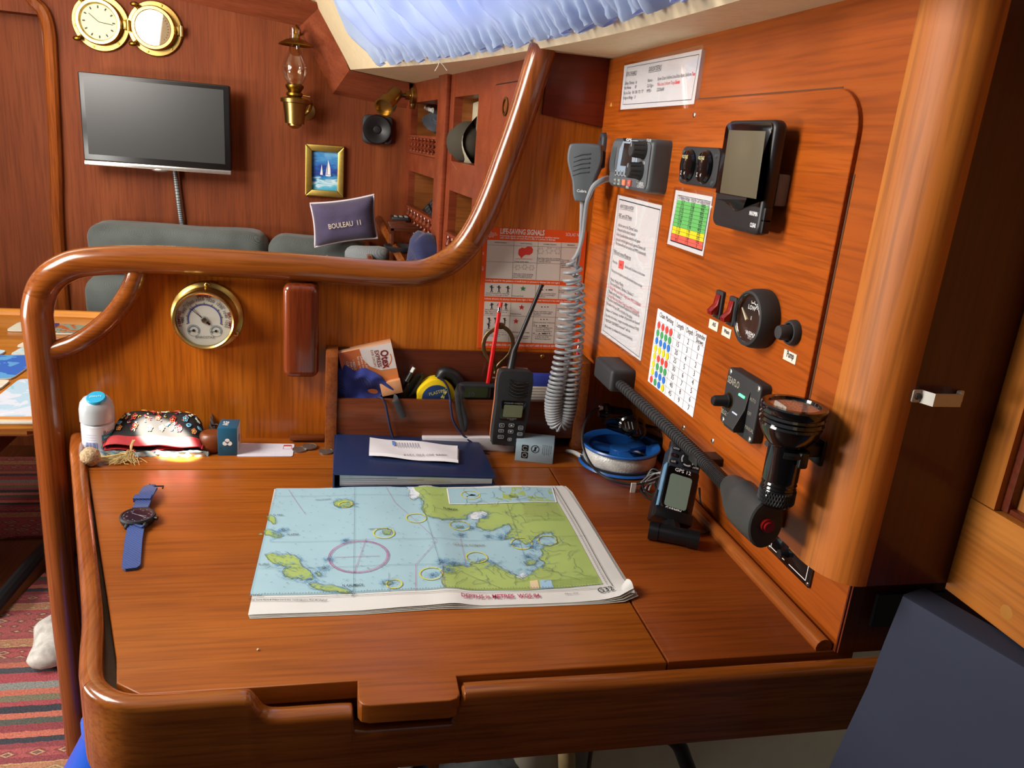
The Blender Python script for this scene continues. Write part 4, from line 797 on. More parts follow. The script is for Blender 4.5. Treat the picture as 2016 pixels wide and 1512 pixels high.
for x,y,r_ in ((1560,248,.006),(1616,246,.006),(1672,250,.006),(1408,358,.005),(1454,356,.005),(1500,360,.005)):
    c=V(PART.px(*C6(x,y),w)); P=[(c.x+math.cos(k*PI/6)*r_*(1 if k%2==0 else .55),c.y+math.sin(k*PI/6)*r_*(1 if k%2==0 else .55)) for k in range(12)]
    for k in range(12): s.line(P[k],P[(k+1)%12],.0004,w)
s.m(flat('#b98a80',.5,0,0)); s.line(PART.px(*C6(1394,300),w),PART.px(*C6(1504,303),w),.001,w)
part(t,'signal_symbols',s)
# ---------------------------------------------------------------- wooden pocket rack on the partition
YF=1.210
def on_y(x,y,yy): return on(x,y,1,yy)
L0=on_y(648,690,YF); L1=on_y(648,872,YF); zT=L0.z; 
ra=thing('letter_rack','narrow mahogany pocket rack fixed along the foot of the partition','rack',WORLD,(.2,1.24,on_y(900,860,YF).z))
xl0,xl1=on_y(640,800,YF).x,on_y(664,800,YF).x; xr0,xr1=on_y(1133,800,YF).x,on_y(1156,800,YF).x
zt=on_y(650,700,YF).z+.004; zb=ZD+.001
fr_=Fr((0,0,0),(0,-1,0),(0,0,1))
for x0,x1 in ((xl0,xl1),(xr0,xr1)):
    s=S(W_RACKV); s.M=Matrix(((0,0,1,x0),(-1,0,0,0),(0,1,0,0),(0,0,0,1))); 
    pr=[(-1.259,zb),(-YF+.004,zb),(-YF+.001,zb+.05),(-YF,zt-.03),(-YF-.004,zt-.008),(-YF-.016,zt),(-1.259,zt)]
    s.prism(pr,0,x1-x0,.002,2,True); part(ra,'side_board',s)
zf1=on_y(900,788,YF+.003).z; zf0=on_y(900,862,YF+.003).z
s=S(W_RACK); s.box((xl1,YF+.002,zf0),(xr0,YF+.010,zf1),.0015); part(ra,'front_board',s)
zk=on_y(900,690,1.255).z
s=S(wood('rack_back_wood','#4a1e0e','#5c2814','#70361c',axis=0,sc=18,rough=.4,grain=.2)); s.box((xl1,1.252,zf0),(xr0,1.2595,zk),.001); part(ra,'back_board',s)
s=S(W_RACK); s.box((xl1,YF+.008,zf0-.001),(xr0,1.256,zf0+.006)); part(ra,'bottom_board',s)
s=S(BRASS); p=on_y(1068,702,1.252); s.ell((p.x,1.2518,p.z),(.0035,.001,.0035),12); part(ra,'screw',s)
FL=zf0+.0065
# helper frames standing in the rack: u to the right, v up, n to the viewer
def rk(y): return Fr((0,y,0),(1,0,0),(0,0,1))
# ear drop box
f=rk(1.236); P=[f.px(*C7(x,y)) for x,y in ((218,186),(572,112),(622,288),(640,392),(300,410))]
P=[f.px(*C7(x,y)) for x,y in ((218,186),(572,112),(636,395),(285,480))]
ex=(V(P[1])-V(P[0])).normalized(); a0=math.atan2(ex.y,ex.x)
Bf=Fr(f.at(P[0][0],P[0][1]),f.u*math.cos(a0)+f.v*math.sin(a0),f.v*math.cos(a0)-f.u*math.sin(a0)); WW=(V(P[1])-V(P[0])).length; HH=.086
t=thing('medicine_carton','orange and white ear drops carton leaning in the rack, lettered Otex Express','carton',Bf,(WW/2,-HH,-.02))
m,nt,b_=nm('orange_gradient_print'); N=nt.nodes.new; tc=N('ShaderNodeTexCoord'); sp=N('ShaderNodeSeparateXYZ'); nt.links.new(tc.outputs['Object'],sp.inputs[0]); cr=N('ShaderNodeValToRGB'); nt.links.new(sp.outputs['X'],cr.inputs[0]); mm=N('ShaderNodeMath'); mm.operation='MULTIPLY_ADD'; mm.inputs[1].default_value=10; mm.inputs[2].default_value=.5; nt.links.new(sp.outputs['X'],mm.inputs[0]); nt.links.new(mm.outputs[0],cr.inputs[0]); e=cr.color_ramp.elements; e[0].color=lin('#a3361a'); e[1].color=lin('#e0894a'); e[1].position=.75; nt.links.new(cr.outputs[0],b_.inputs['Base Color']); b_.inputs['Roughness'].default_value=.4
s=S(flat('#d9a27a',.5)); s.box((0,-HH,-.024),(WW,0,0),.001); s.m(m); s.rect(.0005,-HH,WW-.0005,-.0005,.0003); s.m(flat('#e6ddd8',.5,0,0)); s.poly([(WW*.40,-.0005),(WW-.0005,-.0005),(WW-.0005,-.045),(WW*.70,-.043),(WW*.52,-.033),(WW*.42,-.018)],.0006); part(t,'box',s)
s=S(flat('#7c1a20',.5,0,0)); s.text('Otex',WW*.76,-.010,.0125,.0009,rot=-PI/2,bold=.03,xs=.8); s.text('EXPRESS',WW*.66,-.008,.0065,.0009,rot=-PI/2,bold=.015,xs=.85); s.m(flat('#b46a50',.5,0,0)).text('EAR DROPS',WW*.59,-.006,.004,.0009,rot=-PI/2)
s.m(flat('#e87a2c',.5,0,0)).ring((WW*.76,-.024),.0150,.0166,.0008,-PI*.55,PI*.1,24); s.m(WHT)
for k,tx in enumerate(('• DUAL ACTION','Softens ear wax','for easy removal','• REDUCES NEED','  FOR SYRINGING','CLINICALLY PROVEN')): s.text(tx,WW*(.44-k*.058-(.04 if k>2 else 0)),-.012 if k<3 else -.016,.0034,.0009,rot=-PI/2)
s.m(flat('#e9cfb8',.5,0,0)).disc((WW*.80,-.074),.0105,.0009,28); s.m(flat('#c42a22',.5,0,0)).ring((WW*.80,-.074),.0055,.0085,.0011); s.disc((WW*.80,-.074),.0035,.0011); part(t,'print',s)
s=S(flat('#e0a070',.5)); s.box((WW*.62,-.085,.0005),(WW+.001,-.062,.012),.001); part(t,'end_flap',s)
# blue cloth
NB=fabric('microfibre','#141a4e','#2a3a9a',900,.8,.15)
def clothpatch(s,fr,rows,nu=24,nv=14,amp=.004,sc=45):
    """bicubic-ish patch through rows of (px,py,depth) control points"""
    ctl=[[V((*on(x,y,1,d),)) for x,y,d in r] for r in rows]
    def f(a,b):
        colp=[]
        for r in ctl:
            q=cat(r,8); k=a*(len(q)-1); i=min(int(k),len(q)-2); colp.append(q[i].lerp(q[i+1],k-i))
        q=cat(colp,8); k=b*(len(q)-1); i=min(int(k),len(q)-2); p=q[i].lerp(q[i+1],k-i)
        return p+noise.noise_vector(p*sc)*amp
    s.grid(f,nu,nv)
s=S(NB); s.sharp=180
clothpatch(s,None,[[(*C7(215,290),1.243),(*C7(262,268),1.236),(*C7(325,300),1.231),(*C7(400,288),1.229),(*C7(500,330),1.228),(*C7(586,414),1.226)],[(*C7(208,350),1.240),(*C7(262,335),1.228),(*C7(330,352),1.226),(*C7(410,345),1.222),(*C7(500,375),1.222),(*C7(582,425),1.223)],[(*C7(206,420),1.238),(*C7(262,430),1.226),(*C7(330,412),1.232),(*C7(390,425),1.236),(*C7(460,440),1.236),(*C7(520,445),1.232)],[(*C7(206,500),1.236),(*C7(270,500),1.224),(*C7(340,500),1.222),(*C7(400,500),1.221),(*C7(450,500),1.222),(*C7(485,500),1.224)]],40,24,.0035,60)
solo('glasses_cloth',s,'crumpled royal blue cleaning cloth with pinked edge at the left end of the rack','cloth',WORLD,on(*C7(340,480),1,1.23))
# cable bundle with usb plug
t=thing('usb_cable','coiled thin black cable with a white-tipped plug standing in the rack','cable',WORLD,on(*C7(660,470),1,1.23))
s=S(BLK)
for k in range(5):
    p=[on(*C7(600+k*14,500),1,1.232+.002*k),on(*C7(650+k*14,440-k*3),1,1.234+.002*k),on(*C7(700+k*12,375-k*6),1,1.236+.002*k),on(*C7(745+k*9,330-k*2),1,1.238+.001*k),on(*C7(775-k*3,335+k*12),1,1.24),on(*C7(740,400+k*8),1,1.238),on(*C7(690,470),1,1.236)]
    s.tube(cat(p,6),.0017,7)
part(t,'cord',s)
s=S(BLK); a=on(*C7(672,372),1,1.236); b=on(*C7(706,312),1,1.238); s.tube([a,a.lerp(b,.15),b],.0045,12,fl=.8); part(t,'plug_body',s)
s=S(flat('#c9c9c4',.3,.3)); c=b+(b-a).normalized()*.009; s.tube([b,c],.0034,4); part(t,'plug_tip',s,'white plug tip')
# yellow tape measure
c=on(*C7(868,476),1,1.230); t=thing('tape_measure','yellow and navy tape measure in the middle of the rack','tape measure',WORLD,c)
f=Fr((c.x,1.226,c.z),(1,0,0),(0,0,1)); Yl=flat('#e3c012',.4,0,.03)
s=S(Yl); s.M=f.M; R0=on(*C7(995,470),1,1.226).x-c.x
P=[(math.cos(a)*R0*(1+.05*math.sin(a*5)),math.sin(a)*R0*1.02) for a in [PI*i/24 for i in range(25)]]; P=[(-R0,-.02)]+P[::-1]+[(R0,-.02)]
s.prism(P,-.024,.001,.003); part(t,'yellow_case',s)
s=S(flat('#1c3560',.4)); s.M=f.M; s.prism([(math.cos(PI*i/16)*R0*.76,math.sin(PI*i/16)*R0*.72) for i in range(17)]+[(-R0*.76,-.02),(R0*.76,-.02)],.001,.0028,.001); s.m(flat('#c9c36a',.5,0,0)); s.text('PLASTIMO',-.012,.004,.0055,.003,rot=.30,xs=.9); s.line((.008,.001),(.016,.012),.003,.003); s.line((.012,.000),(.012,.014),.0022,.003); part(t,'navy_face',s)
s=S(BLK); P=[on(*C7(x,y),1,d) for x,y,d in ((890,370,1.244),(920,315,1.244),(985,330,1.244),(1025,380,1.244))]; s.tube(cat(P,6),lambda x:.010,12); solo('black_case',s,'soft black case standing behind the yellow tape measure','case',WORLD,P[0])
# black phone-like pocket device + strap
f=rk(1.222); a=f.px(*C7(1022,392)); b=f.px(*C7(1240,488))
t=thing('pocket_radio','black pocket device with dark display lying in the rack beside the radio','device',f,((a[0]+b[0])/2,b[1]-.002,0))
s=S(BLKM); s.prism(rr(a[0],b[1]-.006,b[0]+.012,a[1],.006),-.016,0,.003,3); part(t,'housing',s)
s=S(BLKG); s.prism(rr(a[0]+.010,b[1]-.002,b[0]+.006,a[1]-.005,.004),0,.0006); s.m(GREYD).text('40',a[0]+.014,b[1]+.003,.009,.0009); part(t,'display',s)
s=S(RUB); P=[f.loc(on(*C7(x,y),1,d)) for x,y,d in ((1022,398,1.2225),(1010,440,1.2095),(1012,490,1.2065),(1020,560,1.206),(1036,640,1.2055),(1050,700,1.205))]; s.tube(cat(P,6),.0046,8,flatn=(0,0,1),fl=.2); P=[f.loc(on(*C7(x,y),1,d)) for x,y,d in ((1030,400,1.2215),(1026,450,1.2090),(1034,520,1.2068),(1056,600,1.206),(1066,650,1.2055),(1052,704,1.205))]; s.tube(cat(P,6),.0042,8,flatn=(0,0,1),fl=.2); part(t,'hanging_strap',s)
s=S(RUB); P=[on(*C7(x,y),1,d) for x,y,d in ((590,470,1.222),(598,492,1.2085),(615,530,1.2065),(635,575,1.206),(652,615,1.2055))]; s.tube(cat(P,5),.0055,8,flatn=(0,1,0),fl=.16); solo('webbing_tab',s,'short black webbing tab hanging over the front of the rack','strap',WORLD,P[-1])
s=S(flat('#1a1f42',.7,0,.2,300)); P=[on(*C7(x,y),1,d) for x,y,d in ((480,478,1.225),(510,483,1.209),(532,520,1.2065),(545,580,1.206),(560,660,1.2055),(580,730,1.205),(600,775,1.204),(612,785,1.206))]; s.tube(cat(P,6),.0019,8); solo('wrist_lanyard',s,'thin navy cord hanging down the rack front at the blue cloth','cord',WORLD,P[-2])
s=S(flat('#1a1f42',.7,0,.2,300)); P=[on(*C7(x,y),1,d) for x,y,d in ((878,346,1.224),(915,365,1.2235),(945,410,1.2225),(958,470,1.2215),(962,500,1.2085),(968,560,1.2065),(985,640,1.2055),(1040,720,1.204),(1120,790,1.198),(1200,850,1.190),(1270,878,1.182),(1310,884,1.180))]; s.tube(cat(P,8),.0019,8); q=P[-1]; s.ell(q,(.005,.003,.003),10); solo('radio_lanyard',s,'navy lanyard running from the tape measure down to the binder','cord',WORLD,q)
# pencils and scissors
def pencil(A,B,label,mat):
    d=(B-A).normalized(); t=thing('pencil',label,'pencil',WORLD,A)
    s=S(mat); s.cyl(A,B-d*.014,.0037,seg=6); part(t,'shaft',s)
    s=S(CHROME); s.cyl(B-d*.014,B-d*.005,.0038,seg=16); part(t,'ferrule',s)
    s=S(flat('#d9453c',.7)); s.cyl(B-d*.005,B+d*.003,.0036,seg=16); part(t,'eraser',s)
pencil(on(*C7(1208,410),1,1.232),on(*C6(1295,600),1,1.247),'red pencil with eraser end standing in the rack in front of the poster',flat('#c8181a',.3))
pencil(on(*C7(1790,330),1,1.238),on(*C6(1820,840),1,1.248),'red pencil half hidden behind the coiled grey cable',flat('#b5141a',.3))
t=thing('scissors','old brass-coloured scissors standing handle up in the rack','scissors',WORLD,on(*C7(1270,300),1,1.245))
OB=flat('#6e5a3a',.4,.8,.15,90)
for nmn,P in (('left_handle',((1300,745),(1250,770),(1205,805),(1183,860),(1190,920),(1220,970),(1262,1030),(1268,1060))),('right_handle',((1300,745),(1340,770),(1368,810),(1376,860),(1360,920),(1330,960),(1280,1010),(1262,1060)))):
    Q=[on(*C6(x,y),1,1.2465) for x,y in P]; s=S(OB); s.tube(cat(Q,6),lambda x:.0035,8,flatn=(0,1,0),fl=.5); part(t,nmn,s)
s=S(OB); q=on(*C6(1298,745),1,1.2465); s.ell(q,(.006,.002,.006),12); part(t,'pivot',s)
# note blocks
f=rk(1.24); a=f.px(*C7(1485,320)); b=f.px(*C7(1785,510))
s=S(flat('#cfc5ba',.7)); s.box((a[0],b[1]-.005,-.006),(b[0],a[1]-.020,.010),.001); 
s.m(flat('#bfb3a6',.7))
for k in range(6): s.box((a[0]+.0005,b[1]+.002+k*.005,.010),(b[0],b[1]+.003+k*.005,.0104))
s.m(flat('#2f3d96',.5)); s.box((a[0],a[1]-.021,-.006),(b[0],a[1],.0095),.001); solo('note_pads',s,'stack of note pads with a blue cover standing at the right end of the rack','notepads',f,((a[0]+b[0])/2,b[1],0))
# handheld vhf radio
cb=on(*C7(1335,770),1,1.196); ct=on(*C7(1395,290),1,1.196)
up=(V((ct.x-cb.x,0,ct.z-cb.z))).normalized(); 
HF=Fr((cb.x-.001,1.192,cb.z),V((up.z,0,-up.x)),up); hw=.0285; hh=(ct-cb).length
t=thing('handheld_radio','black handheld marine radio hanging on the front of the rack','radio',HF,(0,0,-.01))
prof=[(-.8*hw,0),(.72*hw,0),(.86*hw,.008),(.98*hw,.35*hh),(1.02*hw,.6*hh),(1.04*hw,.82*hh),(.98*hw,.94*hh),(.80*hw,hh),(-.62*hw,hh),(-.95*hw,.96*hh),(-1.0*hw,.8*hh),(-.96*hw,.55*hh),(-.98*hw,.3*hh),(-.97*hw,.07*hh),(-.9*hw,.01*hh)]
s=S(flat('#b06a48',.5)); s.prism([(x*1.01,y) for x,y in prof],-.014,-.008,.001); part(t,'rear_shell',s,'orange rear shell edge')
s=S(BLKM); s.sharp=50; s.prism([(p.x,p.y) for p in cat([(a,b,0) for a,b in prof],4,True)],-.0085,.012,.005,4); part(t,'body',s)
s=S(BLK); s.box((-.25*hw,-.004,-.006),(.5*hw,.001,.006),.001); part(t,'battery_latch',s)
s=S(BLKG); s.prism(rr(-.72*hw,.345*hh,.78*hw,.61*hh,.004),.012,.0132,.0005); part(t,'display_bezel',s)
s=S(flat('#6d7358',.3,0,.05)); s.prism(rr(-.52*hw,.39*hh,.60*hw,.555*hh,.002),.0132,.0136); part(t,'display',s)
s=S(GREYL); s.text('STANDARD HORIZON',.02*hw,.572*hh,.0022,.0138,al='CENTER'); s.text('FLOATING!',.02*hw,.363*hh,.0023,.0138,al='CENTER'); s.text('HX300',.02*hw,.352*hh+.000,.0018,.0139,al='CENTER') if False else s.text('HX300',.02*hw,.349*hh,.0016,.0139,al='CENTER'); part(t,'maker_print',s)
for k in range(5):
    y=(.68+.045*k)*hh; s=S(BLKG); s.tube(cat([(-.35*hw-.0*k,y+.004,.0118),(.1*hw,y-.001,.0135),(.75*hw,y+.001,.0118)],6),.0013,8); part(t,'speaker_slot',s)
keys=[(-.52,.275,.3,.055),(.05,.28,.32,.05),(.62,.25,.28,.06),(-.52,.20,.3,.045),(.05,.195,.30,.05),(.62,.165,.30,.05),(-.50,.115,.34,.05),(.05,.085,.24,.045),(.62,.085,.34,.045)]
for i,(x,y,w_,h_) in enumerate(keys):
    k0=part(t,'key',S(GREYD).prism(rr((x-w_/1.9)*hw,(y-h_/2)*hh,(x+w_/1.9)*hw,(y+h_/2)*hh,.002),.011,.0142,.0008))
    s=S(WHT)
    P=rr((x-w_/2.1)*hw,(y-h_/2.3)*hh,(x+w_/2.1)*hw,(y+h_/2.3)*hh,.0016,3)
    for a_,b_ in zip(P,P[1:]+P[:1]): s.line(a_,b_,.00035,.01435)
    cx_,cy_=x*hw,y*hh
    if i==1: s.poly([(cx_-.002,cy_-.001),(cx_+.002,cy_-.001),(cx_,cy_+.0015)],.01435)
    elif i==4: s.poly([(cx_+.002,cy_+.001),(cx_-.002,cy_+.001),(cx_,cy_-.0015)],.01435)
    elif i==7: s.ring((cx_,cy_),.001,.0014,.01435,.6+PI/2,2*PI-.6+PI/2,16); s.line((cx_,cy_),(cx_,cy_+.0018),.0004,.01435)
    else: s.text(['H/L','','SCAN','16/9','','WX SAT','SQ CL','','PRESET'][i],cx_,cy_-.0009,.0017,.01435,al='CENTER',xs=.8)
    sub(k0,'key_marking',s)
A=HF.loc(on(*C6(1362,1030),1,1.200)); B=HF.loc(on(*C6(1385,910),1,1.204)); C_=HF.loc(on(*C6(1570,470),1,1.215))
s=S(BLK); s.tube([A,A.lerp(B,.1),B,B.lerp(C_,.12),C_.lerp(B,.04),C_],lambda x:.0078-.0045*min(1,x*1.6) if x<.9 else .0042,14); part(t,'antenna',s)
s=S(STEEL); q=HF.loc(on(*C7(1240,348),1,1.196)); s.cyl(q,q+V((.006,0,0)),.0016,seg=8); part(t,'lanyard_pin',s)
# ---------------------------------------------------------------- things on the table
# binder
P=[on(*C7(x,y),2,ZD+.028) for x,y in ((185,975),(1285,985),(1250,880))]; 
x0,yn=P[0].x,P[0].y; x1=P[1].x; yb_=1.249
t=thing('ring_binder','dark blue ring binder lying flat under the wooden rack','binder',WORLD,((x0+x1)/2,yn+.08,ZD))
BN=flat('#16284e',.42,0,.05,300,bump=.1); H1=.024
def rpoly(pts,r=.006):
    out=[]; n=len(pts)
    for i in range(n):
        a,b,c=V(pts[i-1]),V(pts[i]),V(pts[(i+1)%n]); d1=(a-b).normalized()*r; d2=(c-b).normalized()*r; out+=[tuple(b+d1),tuple(b+(d1+d2)*.3),tuple(b+d2)]
    return out
s=S(BN); fp=rpoly([(x0,yn),(x1,yn+.003),(x1-.004,1.20),(x1-.02,yb_),(x0+.004,yb_)],.005); s.prism(fp,ZD+.0005,ZD+.0035,.001); s.prism([(a,b) for a,b in fp],ZD+H1,ZD+H1+.003,.001)
for v_ in s.bm.verts:
    if v_.co.z>ZD+.01: v_.co.z-=(v_.co.x-x0)/(x1-x0)*.010
s.box((x0,yn+.001,ZD+.001),(x0+.003,yb_,ZD+H1+.002),.001); part(t,'cover',s)
s=S(PAPER); s.prism([(x0+.010,yn+.006),(x1-.006,yn+.008),(x1-.008,yb_-.002),(x0+.01,yb_-.002)],ZD+.004,ZD+H1-.002)
for v_ in s.bm.verts:
    if v_.co.z>ZD+.01: v_.co.z-=(v_.co.x-x0)/(x1-x0)*.010
s.m(flat('#aaa2ac',.6))
for k in range(4): s.box((x0+.0098,yn+.0057,ZD+.006+k*.0028),(x1-.03-k*.04,yn+.0062,ZD+.0065+k*.0028))
part(t,'pages',s)
# folded letter on the binder, white carton and small medicine carton
ZL=ZD+H1+.0045
P=[on(*C7(x,y),2,ZL) for x,y in ((425,864),(1018,890),(1020,800),(430,770))]
t=thing('folded_letter','folded white letter with a handwritten number lying on the blue binder','letter',WORLD,P[0])
def sheet(a,b,w0=0):
    p=(P[0].lerp(P[1],a)).lerp(P[3].lerp(P[2],a),b); p.z=ZL+w0-.006*a+.0012*math.sin(a*9+b*3)+.002*b; return p
s=S(PAPER); s.sharp=180; s.grid(lambda a,b:sheet(a,b),20,6); s.grid(lambda a,b:sheet(a*.99,b,.0035)+V((0,.004,0)),20,6); s.grid(lambda a,b:sheet(0+a,0,.0035*b)+V((0,.004*b,0)),20,2); part(t,'sheets',s)
s=S(flat('#55586a',.6,0,0)); s.text('0044 207 590 1212',0,0,.006,0,rot=PI,M=Matrix.Translation(sheet(.86,.30,.0042)+V((0,0,.001)))) ; s.m(flat('#5f86c8',.6,0,0))
q=sheet(.28,.75,.0045); s.rect(q.x-.004,q.y-.006,q.x+.0005,q.y+.012,q.z+.001); s.m(flat('#9a9aa4',.6,0,0))
for k in range(9): q=sheet(.30+.03*k,.62,.0045); s.rect(q.x,q.y-.003,q.x+.0012,q.y+.016,q.z+.001)
part(t,'handwriting',s)
f=rk(1.200); a=f.px(*C7(780,758)); b=f.px(*C7(1388,850)); a2=f.px(*C7(1388,770)); b0=f.px(*C7(785,803))
s=S(flat('#d2ccd0',.5)); z0=min(b[1],b0[1])+.003
s.prism([(a[0],b0[1]),(b[0],b[1]+.002),(b[0],a2[1]+.006),(a[0],a[1]+.003)],-.045,0,.001); s.m(flat('#a9a2ae',.5)); s.line((a[0]+.004,b0[1]+.002),(b[0]-.004,b[1]+.004),.0006,.0003); solo('white_carton',s,'long flat white carton lying on the binder under the rack','carton',f,((a[0]+b[0])/2,b[1],0))
P=[C7(1388,895),(C7(1638,922)),C7(1655,760),C7(1400,775)]
a=on(*P[0],2,ZD); b=on(*P[1],2,ZD); ux=(b-a).normalized(); fq=Fr(a,ux,(0,0,1)); wq=(b-a).length; hq=fq.px(*P[3])[1]
t=thing('small_carton','small pale blue carton with black recycling marks, right of the binder','carton',fq,(wq/2,0,0))
s=S(flat('#8fa3ae',.45)); s.box((0,0,-.05),(wq,hq,0),.0008); part(t,'box',s)
s=S(BLK); w=.0004
def sq(x,y,k): s.prism(rr(x,y,x+k,y+k,.0015),.0002,w)
sq(.010,.006,.011); sq(.010,.0185,.011); s.m(GREYL).ring((.0155,.0115),.003,.004,w+.0002); s.ring((.0155,.024),.003,.004,w+.0002,.4,5.6); s.m(BLK).ring((.032,.024),.0058,.0068,w,seg=32); s.line((.0285,.0195),(.0355,.0285),.001,w); s.line((.032,.020),(.032,.028),.0022,w); s.text('Ear drops solution',.044,.033,.0016,w,rot=-PI/2)
for k in range(4): s.text(('Keep out of reach','Store below 25C','Shake before use','Single use only')[k],.047+.0035*k,.033,.0018,w,rot=-PI/2)
part(t,'print',s)
# coins
for (x,y,lab) in ((590,884,'grey silver coin nearest the small wood strip, leftmost coin'),(610,880,'grey silver coin half under the wood strip, middle coin'),(642,888,'grey silver coin beside the foot of the rack, rightmost coin')):
    p=on(x,y,2,ZD+.002); s=S(flat('#8c8a84',.35,.8,.2,300)); s.lathe([(0,0),(.0118,0),(.0118,.002),(.0105,.0023),(.0100,.0019),(0,.0019)],(p.x,p.y,ZD+(.0003 if x!=610 else .002)),seg=36); s.m(flat('#a5a39c',.35,.8)).text('1',p.x-.003,p.y-.004,.008,ZD+(.0022 if x!=610 else .0042)); solo('coin',s,lab,'coin',WORLD,(p.x,p.y,ZD),'coins by the rack')
a=on(568,876,2,ZD+.008); b=on(638,872,2,ZD+.008); s=S(W_RACK); s.box((a.x,1.238,ZD+.0035),(xl0-.001,1.2565,ZD+.0095),.0015); solo('wood_strip',s,'short thin wood strip lying against the partition above the coins','strip',WORLD,(a.x,1.245,ZD))
# card
P=[on(x,y,2,ZD+.0012) for x,y in ((466,898),(576,898),(580,874),(474,872))]
pts=rpoly([(p.x,p.y) for p in P],.003); s=S(flat('#dcdce6',.4)); s.prism(pts,ZD+.0002,ZD+.0012); s.m(flat('#c83a32',.5,0,0))
c=on(566,881,2,ZD+.0014)
for a_,b_ in (((-.0065,-.006),(.0065,-.006)),((.0065,-.006),(.0065,.006)),((.0065,.006),(-.0065,.006)),((-.0065,.006),(-.0065,-.006))): s.line((c.x+a_[0],c.y+a_[1]),(c.x+b_[0],c.y+b_[1]),.0006,ZD+.0015)
s.rect(c.x-.0065,c.y+.006,c.x+.006,c.y+.011,ZD+.0015); solo('white_card',s,'blank white card with small red square beside the blue box','card',WORLD,(c.x-.03,c.y,ZD))
# small blue box
a=on(429,897,2,ZD); b=on(467,898,2,ZD); fq=Fr(a,(1,0,0),(0,0,1)); wq=b.x-a.x; hq=fq.px(430,843)[1]
t=thing('small_blue_box','small upright teal blue box with a white clover mark, on the desk','box',fq,(wq/2,0,0))
s=S(flat('#1c5a78',.4)); s.box((0,0,-.040),(wq,hq,0),.0008); s.m(flat('#cfd4d8',.5)); s.rect(0,0,0,0,0) if False else s.box((wq-.0002,.001,-.039),(wq+.0004,hq-.001,-.001)); part(t,'carton',s)
s=S(WHT); 
for dx,dy in ((-.0035,-.001),(.0035,-.001),(0,.0035)): s.disc((wq/2+dx,hq*.47+dy),.0036,.0005,20)
s.m(flat('#1c5a78',.4)).disc((wq/2,hq*.47),.0012,.0008,10); s.m(WHT)
s.text('AAGF',0,0,.0085,0,xs=.6,al='CENTER',bold=.02,M=Matrix.Translation((wq/2,hq+.0006,-.02))@Matrix.Rotation(-PI/2,4,'X')@Matrix.Rotation(PI/2,4,'Z')); part(t,'print',s)
s=S(flat('#8a8e98',.5)); s.disc((0,0),.007,0,16); s.bm.transform(Matrix.Translation((wq+.0009,hq*.5,-.02))@Matrix.Rotation(PI/2,4,'Y')); part(t,'side_mark',s)
# brown leather case + cord
c=on(405,885,2,ZD+.018); s=S(flat('#7a3d1c',.35,0,.08,60)); s.sharp=180; s.ell((c.x+.004,c.y+.038,ZD+.0165),(.024,.020,.0165),28,fn2=lambda q:V((q.x,q.y,max(-.95,min(.95,q.z*1.25))))); s.m(flat('#4a2410',.5)); s.ring((c.x+.004,c.y+.038),.0238,.0246,ZD+.014,seg=40); 
co_=solo('leather_case',s,'rounded brown leather case behind the embroidered pouch','case',WORLD,(c.x,c.y+.01,ZD))
s=S(BLK); P=[on(x,y,1,d) for x,y,d in ((408,868,1.215),(418,852,1.222),(430,842,1.235),(428,836,1.245),(414,838,1.245))]; s.tube(cat(P,6),.0016,8); P=[on(x,y,1,d) for x,y,d in ((405,860,1.215),(420,858,1.23),(434,850,1.24))]; s.tube(cat(P,6),.0016,8); solo('cord_loop',s,'thin black cord loop behind the leather case','cord',WORLD,P[-1])
# embroidered pouch
zp=ZD
PB=[on(x,y,2,ZD+.004) for x,y in ((205,893),(393,897),(400,880),(240,868))]
t=thing('embroidered_pouch','black and red pouch embroidered with flowers, with woven blue backing','pouch',WORLD,on(300,892,2,ZD))
WB=fabric('woven_blue','#3c7d98','#c6d2cc',260)
near=[on(204,889,2,ZD+.006),on(399,893,2,ZD+.006)]
def pouch(a,b,top=0):
    # a along width, b from mouth (near) to far closed end
    x=near[0].lerp(near[1],a); w_=1-.13*b**2.2; xm=(near[0].x+near[1].x)/2+.015*b; xx=xm+(x.x-xm)*w_
    y=x.y+.066*b; ed=(1-(2*a-1)**8)**.5*(1-b**9)**.5
    z=ZD+.0125+(.004+.046*b**.8)*ed+.0015*math.sin(a*14+b*5)*ed; return V((xx,y,z if top else ZD+.006+.012*b))
s=S(WB); s.sharp=180; s.grid(lambda a,b:V((near[0].x-.012+(near[1].x-near[0].x+.020)*a,near[0].y-.006+.085*b,ZD+.002+.004*math.sin(a*7)**2+(.012*b if a>.9 else 0))),30,6); s.grid(lambda a,b:V((near[0].x-.012+(near[1].x-near[0].x+.020)*a,near[0].y-.006+.001*math.sin(a*60),ZD+.0005+.007*b+.003*math.sin(a*9)**2*b)),60,2); s.grid(lambda a,b:V((near[1].x+.008-.006*b+.0,near[0].y-.006+.085*a,ZD+.002+.045*b*a)),10,4); s.noise(.0012,200); part(t,'woven_backing',s)
s=S(flat('#120d0b',.75,0,.15,300)); s.sharp=180; s.grid(lambda a,b:pouch(a,.14+.86*b,1),36,20); s.grid(lambda a,b:pouch(a,b,0)+V((0,0,.001)),10,6); part(t,'black_panel',s)
RB=flat('#a81e22',.7,0,.1,200); s=S(RB); s.sharp=180; s.grid(lambda a,b:pouch(a,.17*b-.0,1)+V((0,0,.0012)),36,4); s.grid(lambda a,b:pouch(a,0,1).lerp(pouch(a,0,1)+V((0,.02,-.004)),b),36,2)
s.grid(lambda a,b:V((near[0].x+(near[1].x-near[0].x)*a,near[0].y-.002+.01*b,ZD+.0085+.002*math.sin(a*12)+.001*b)),36,2)
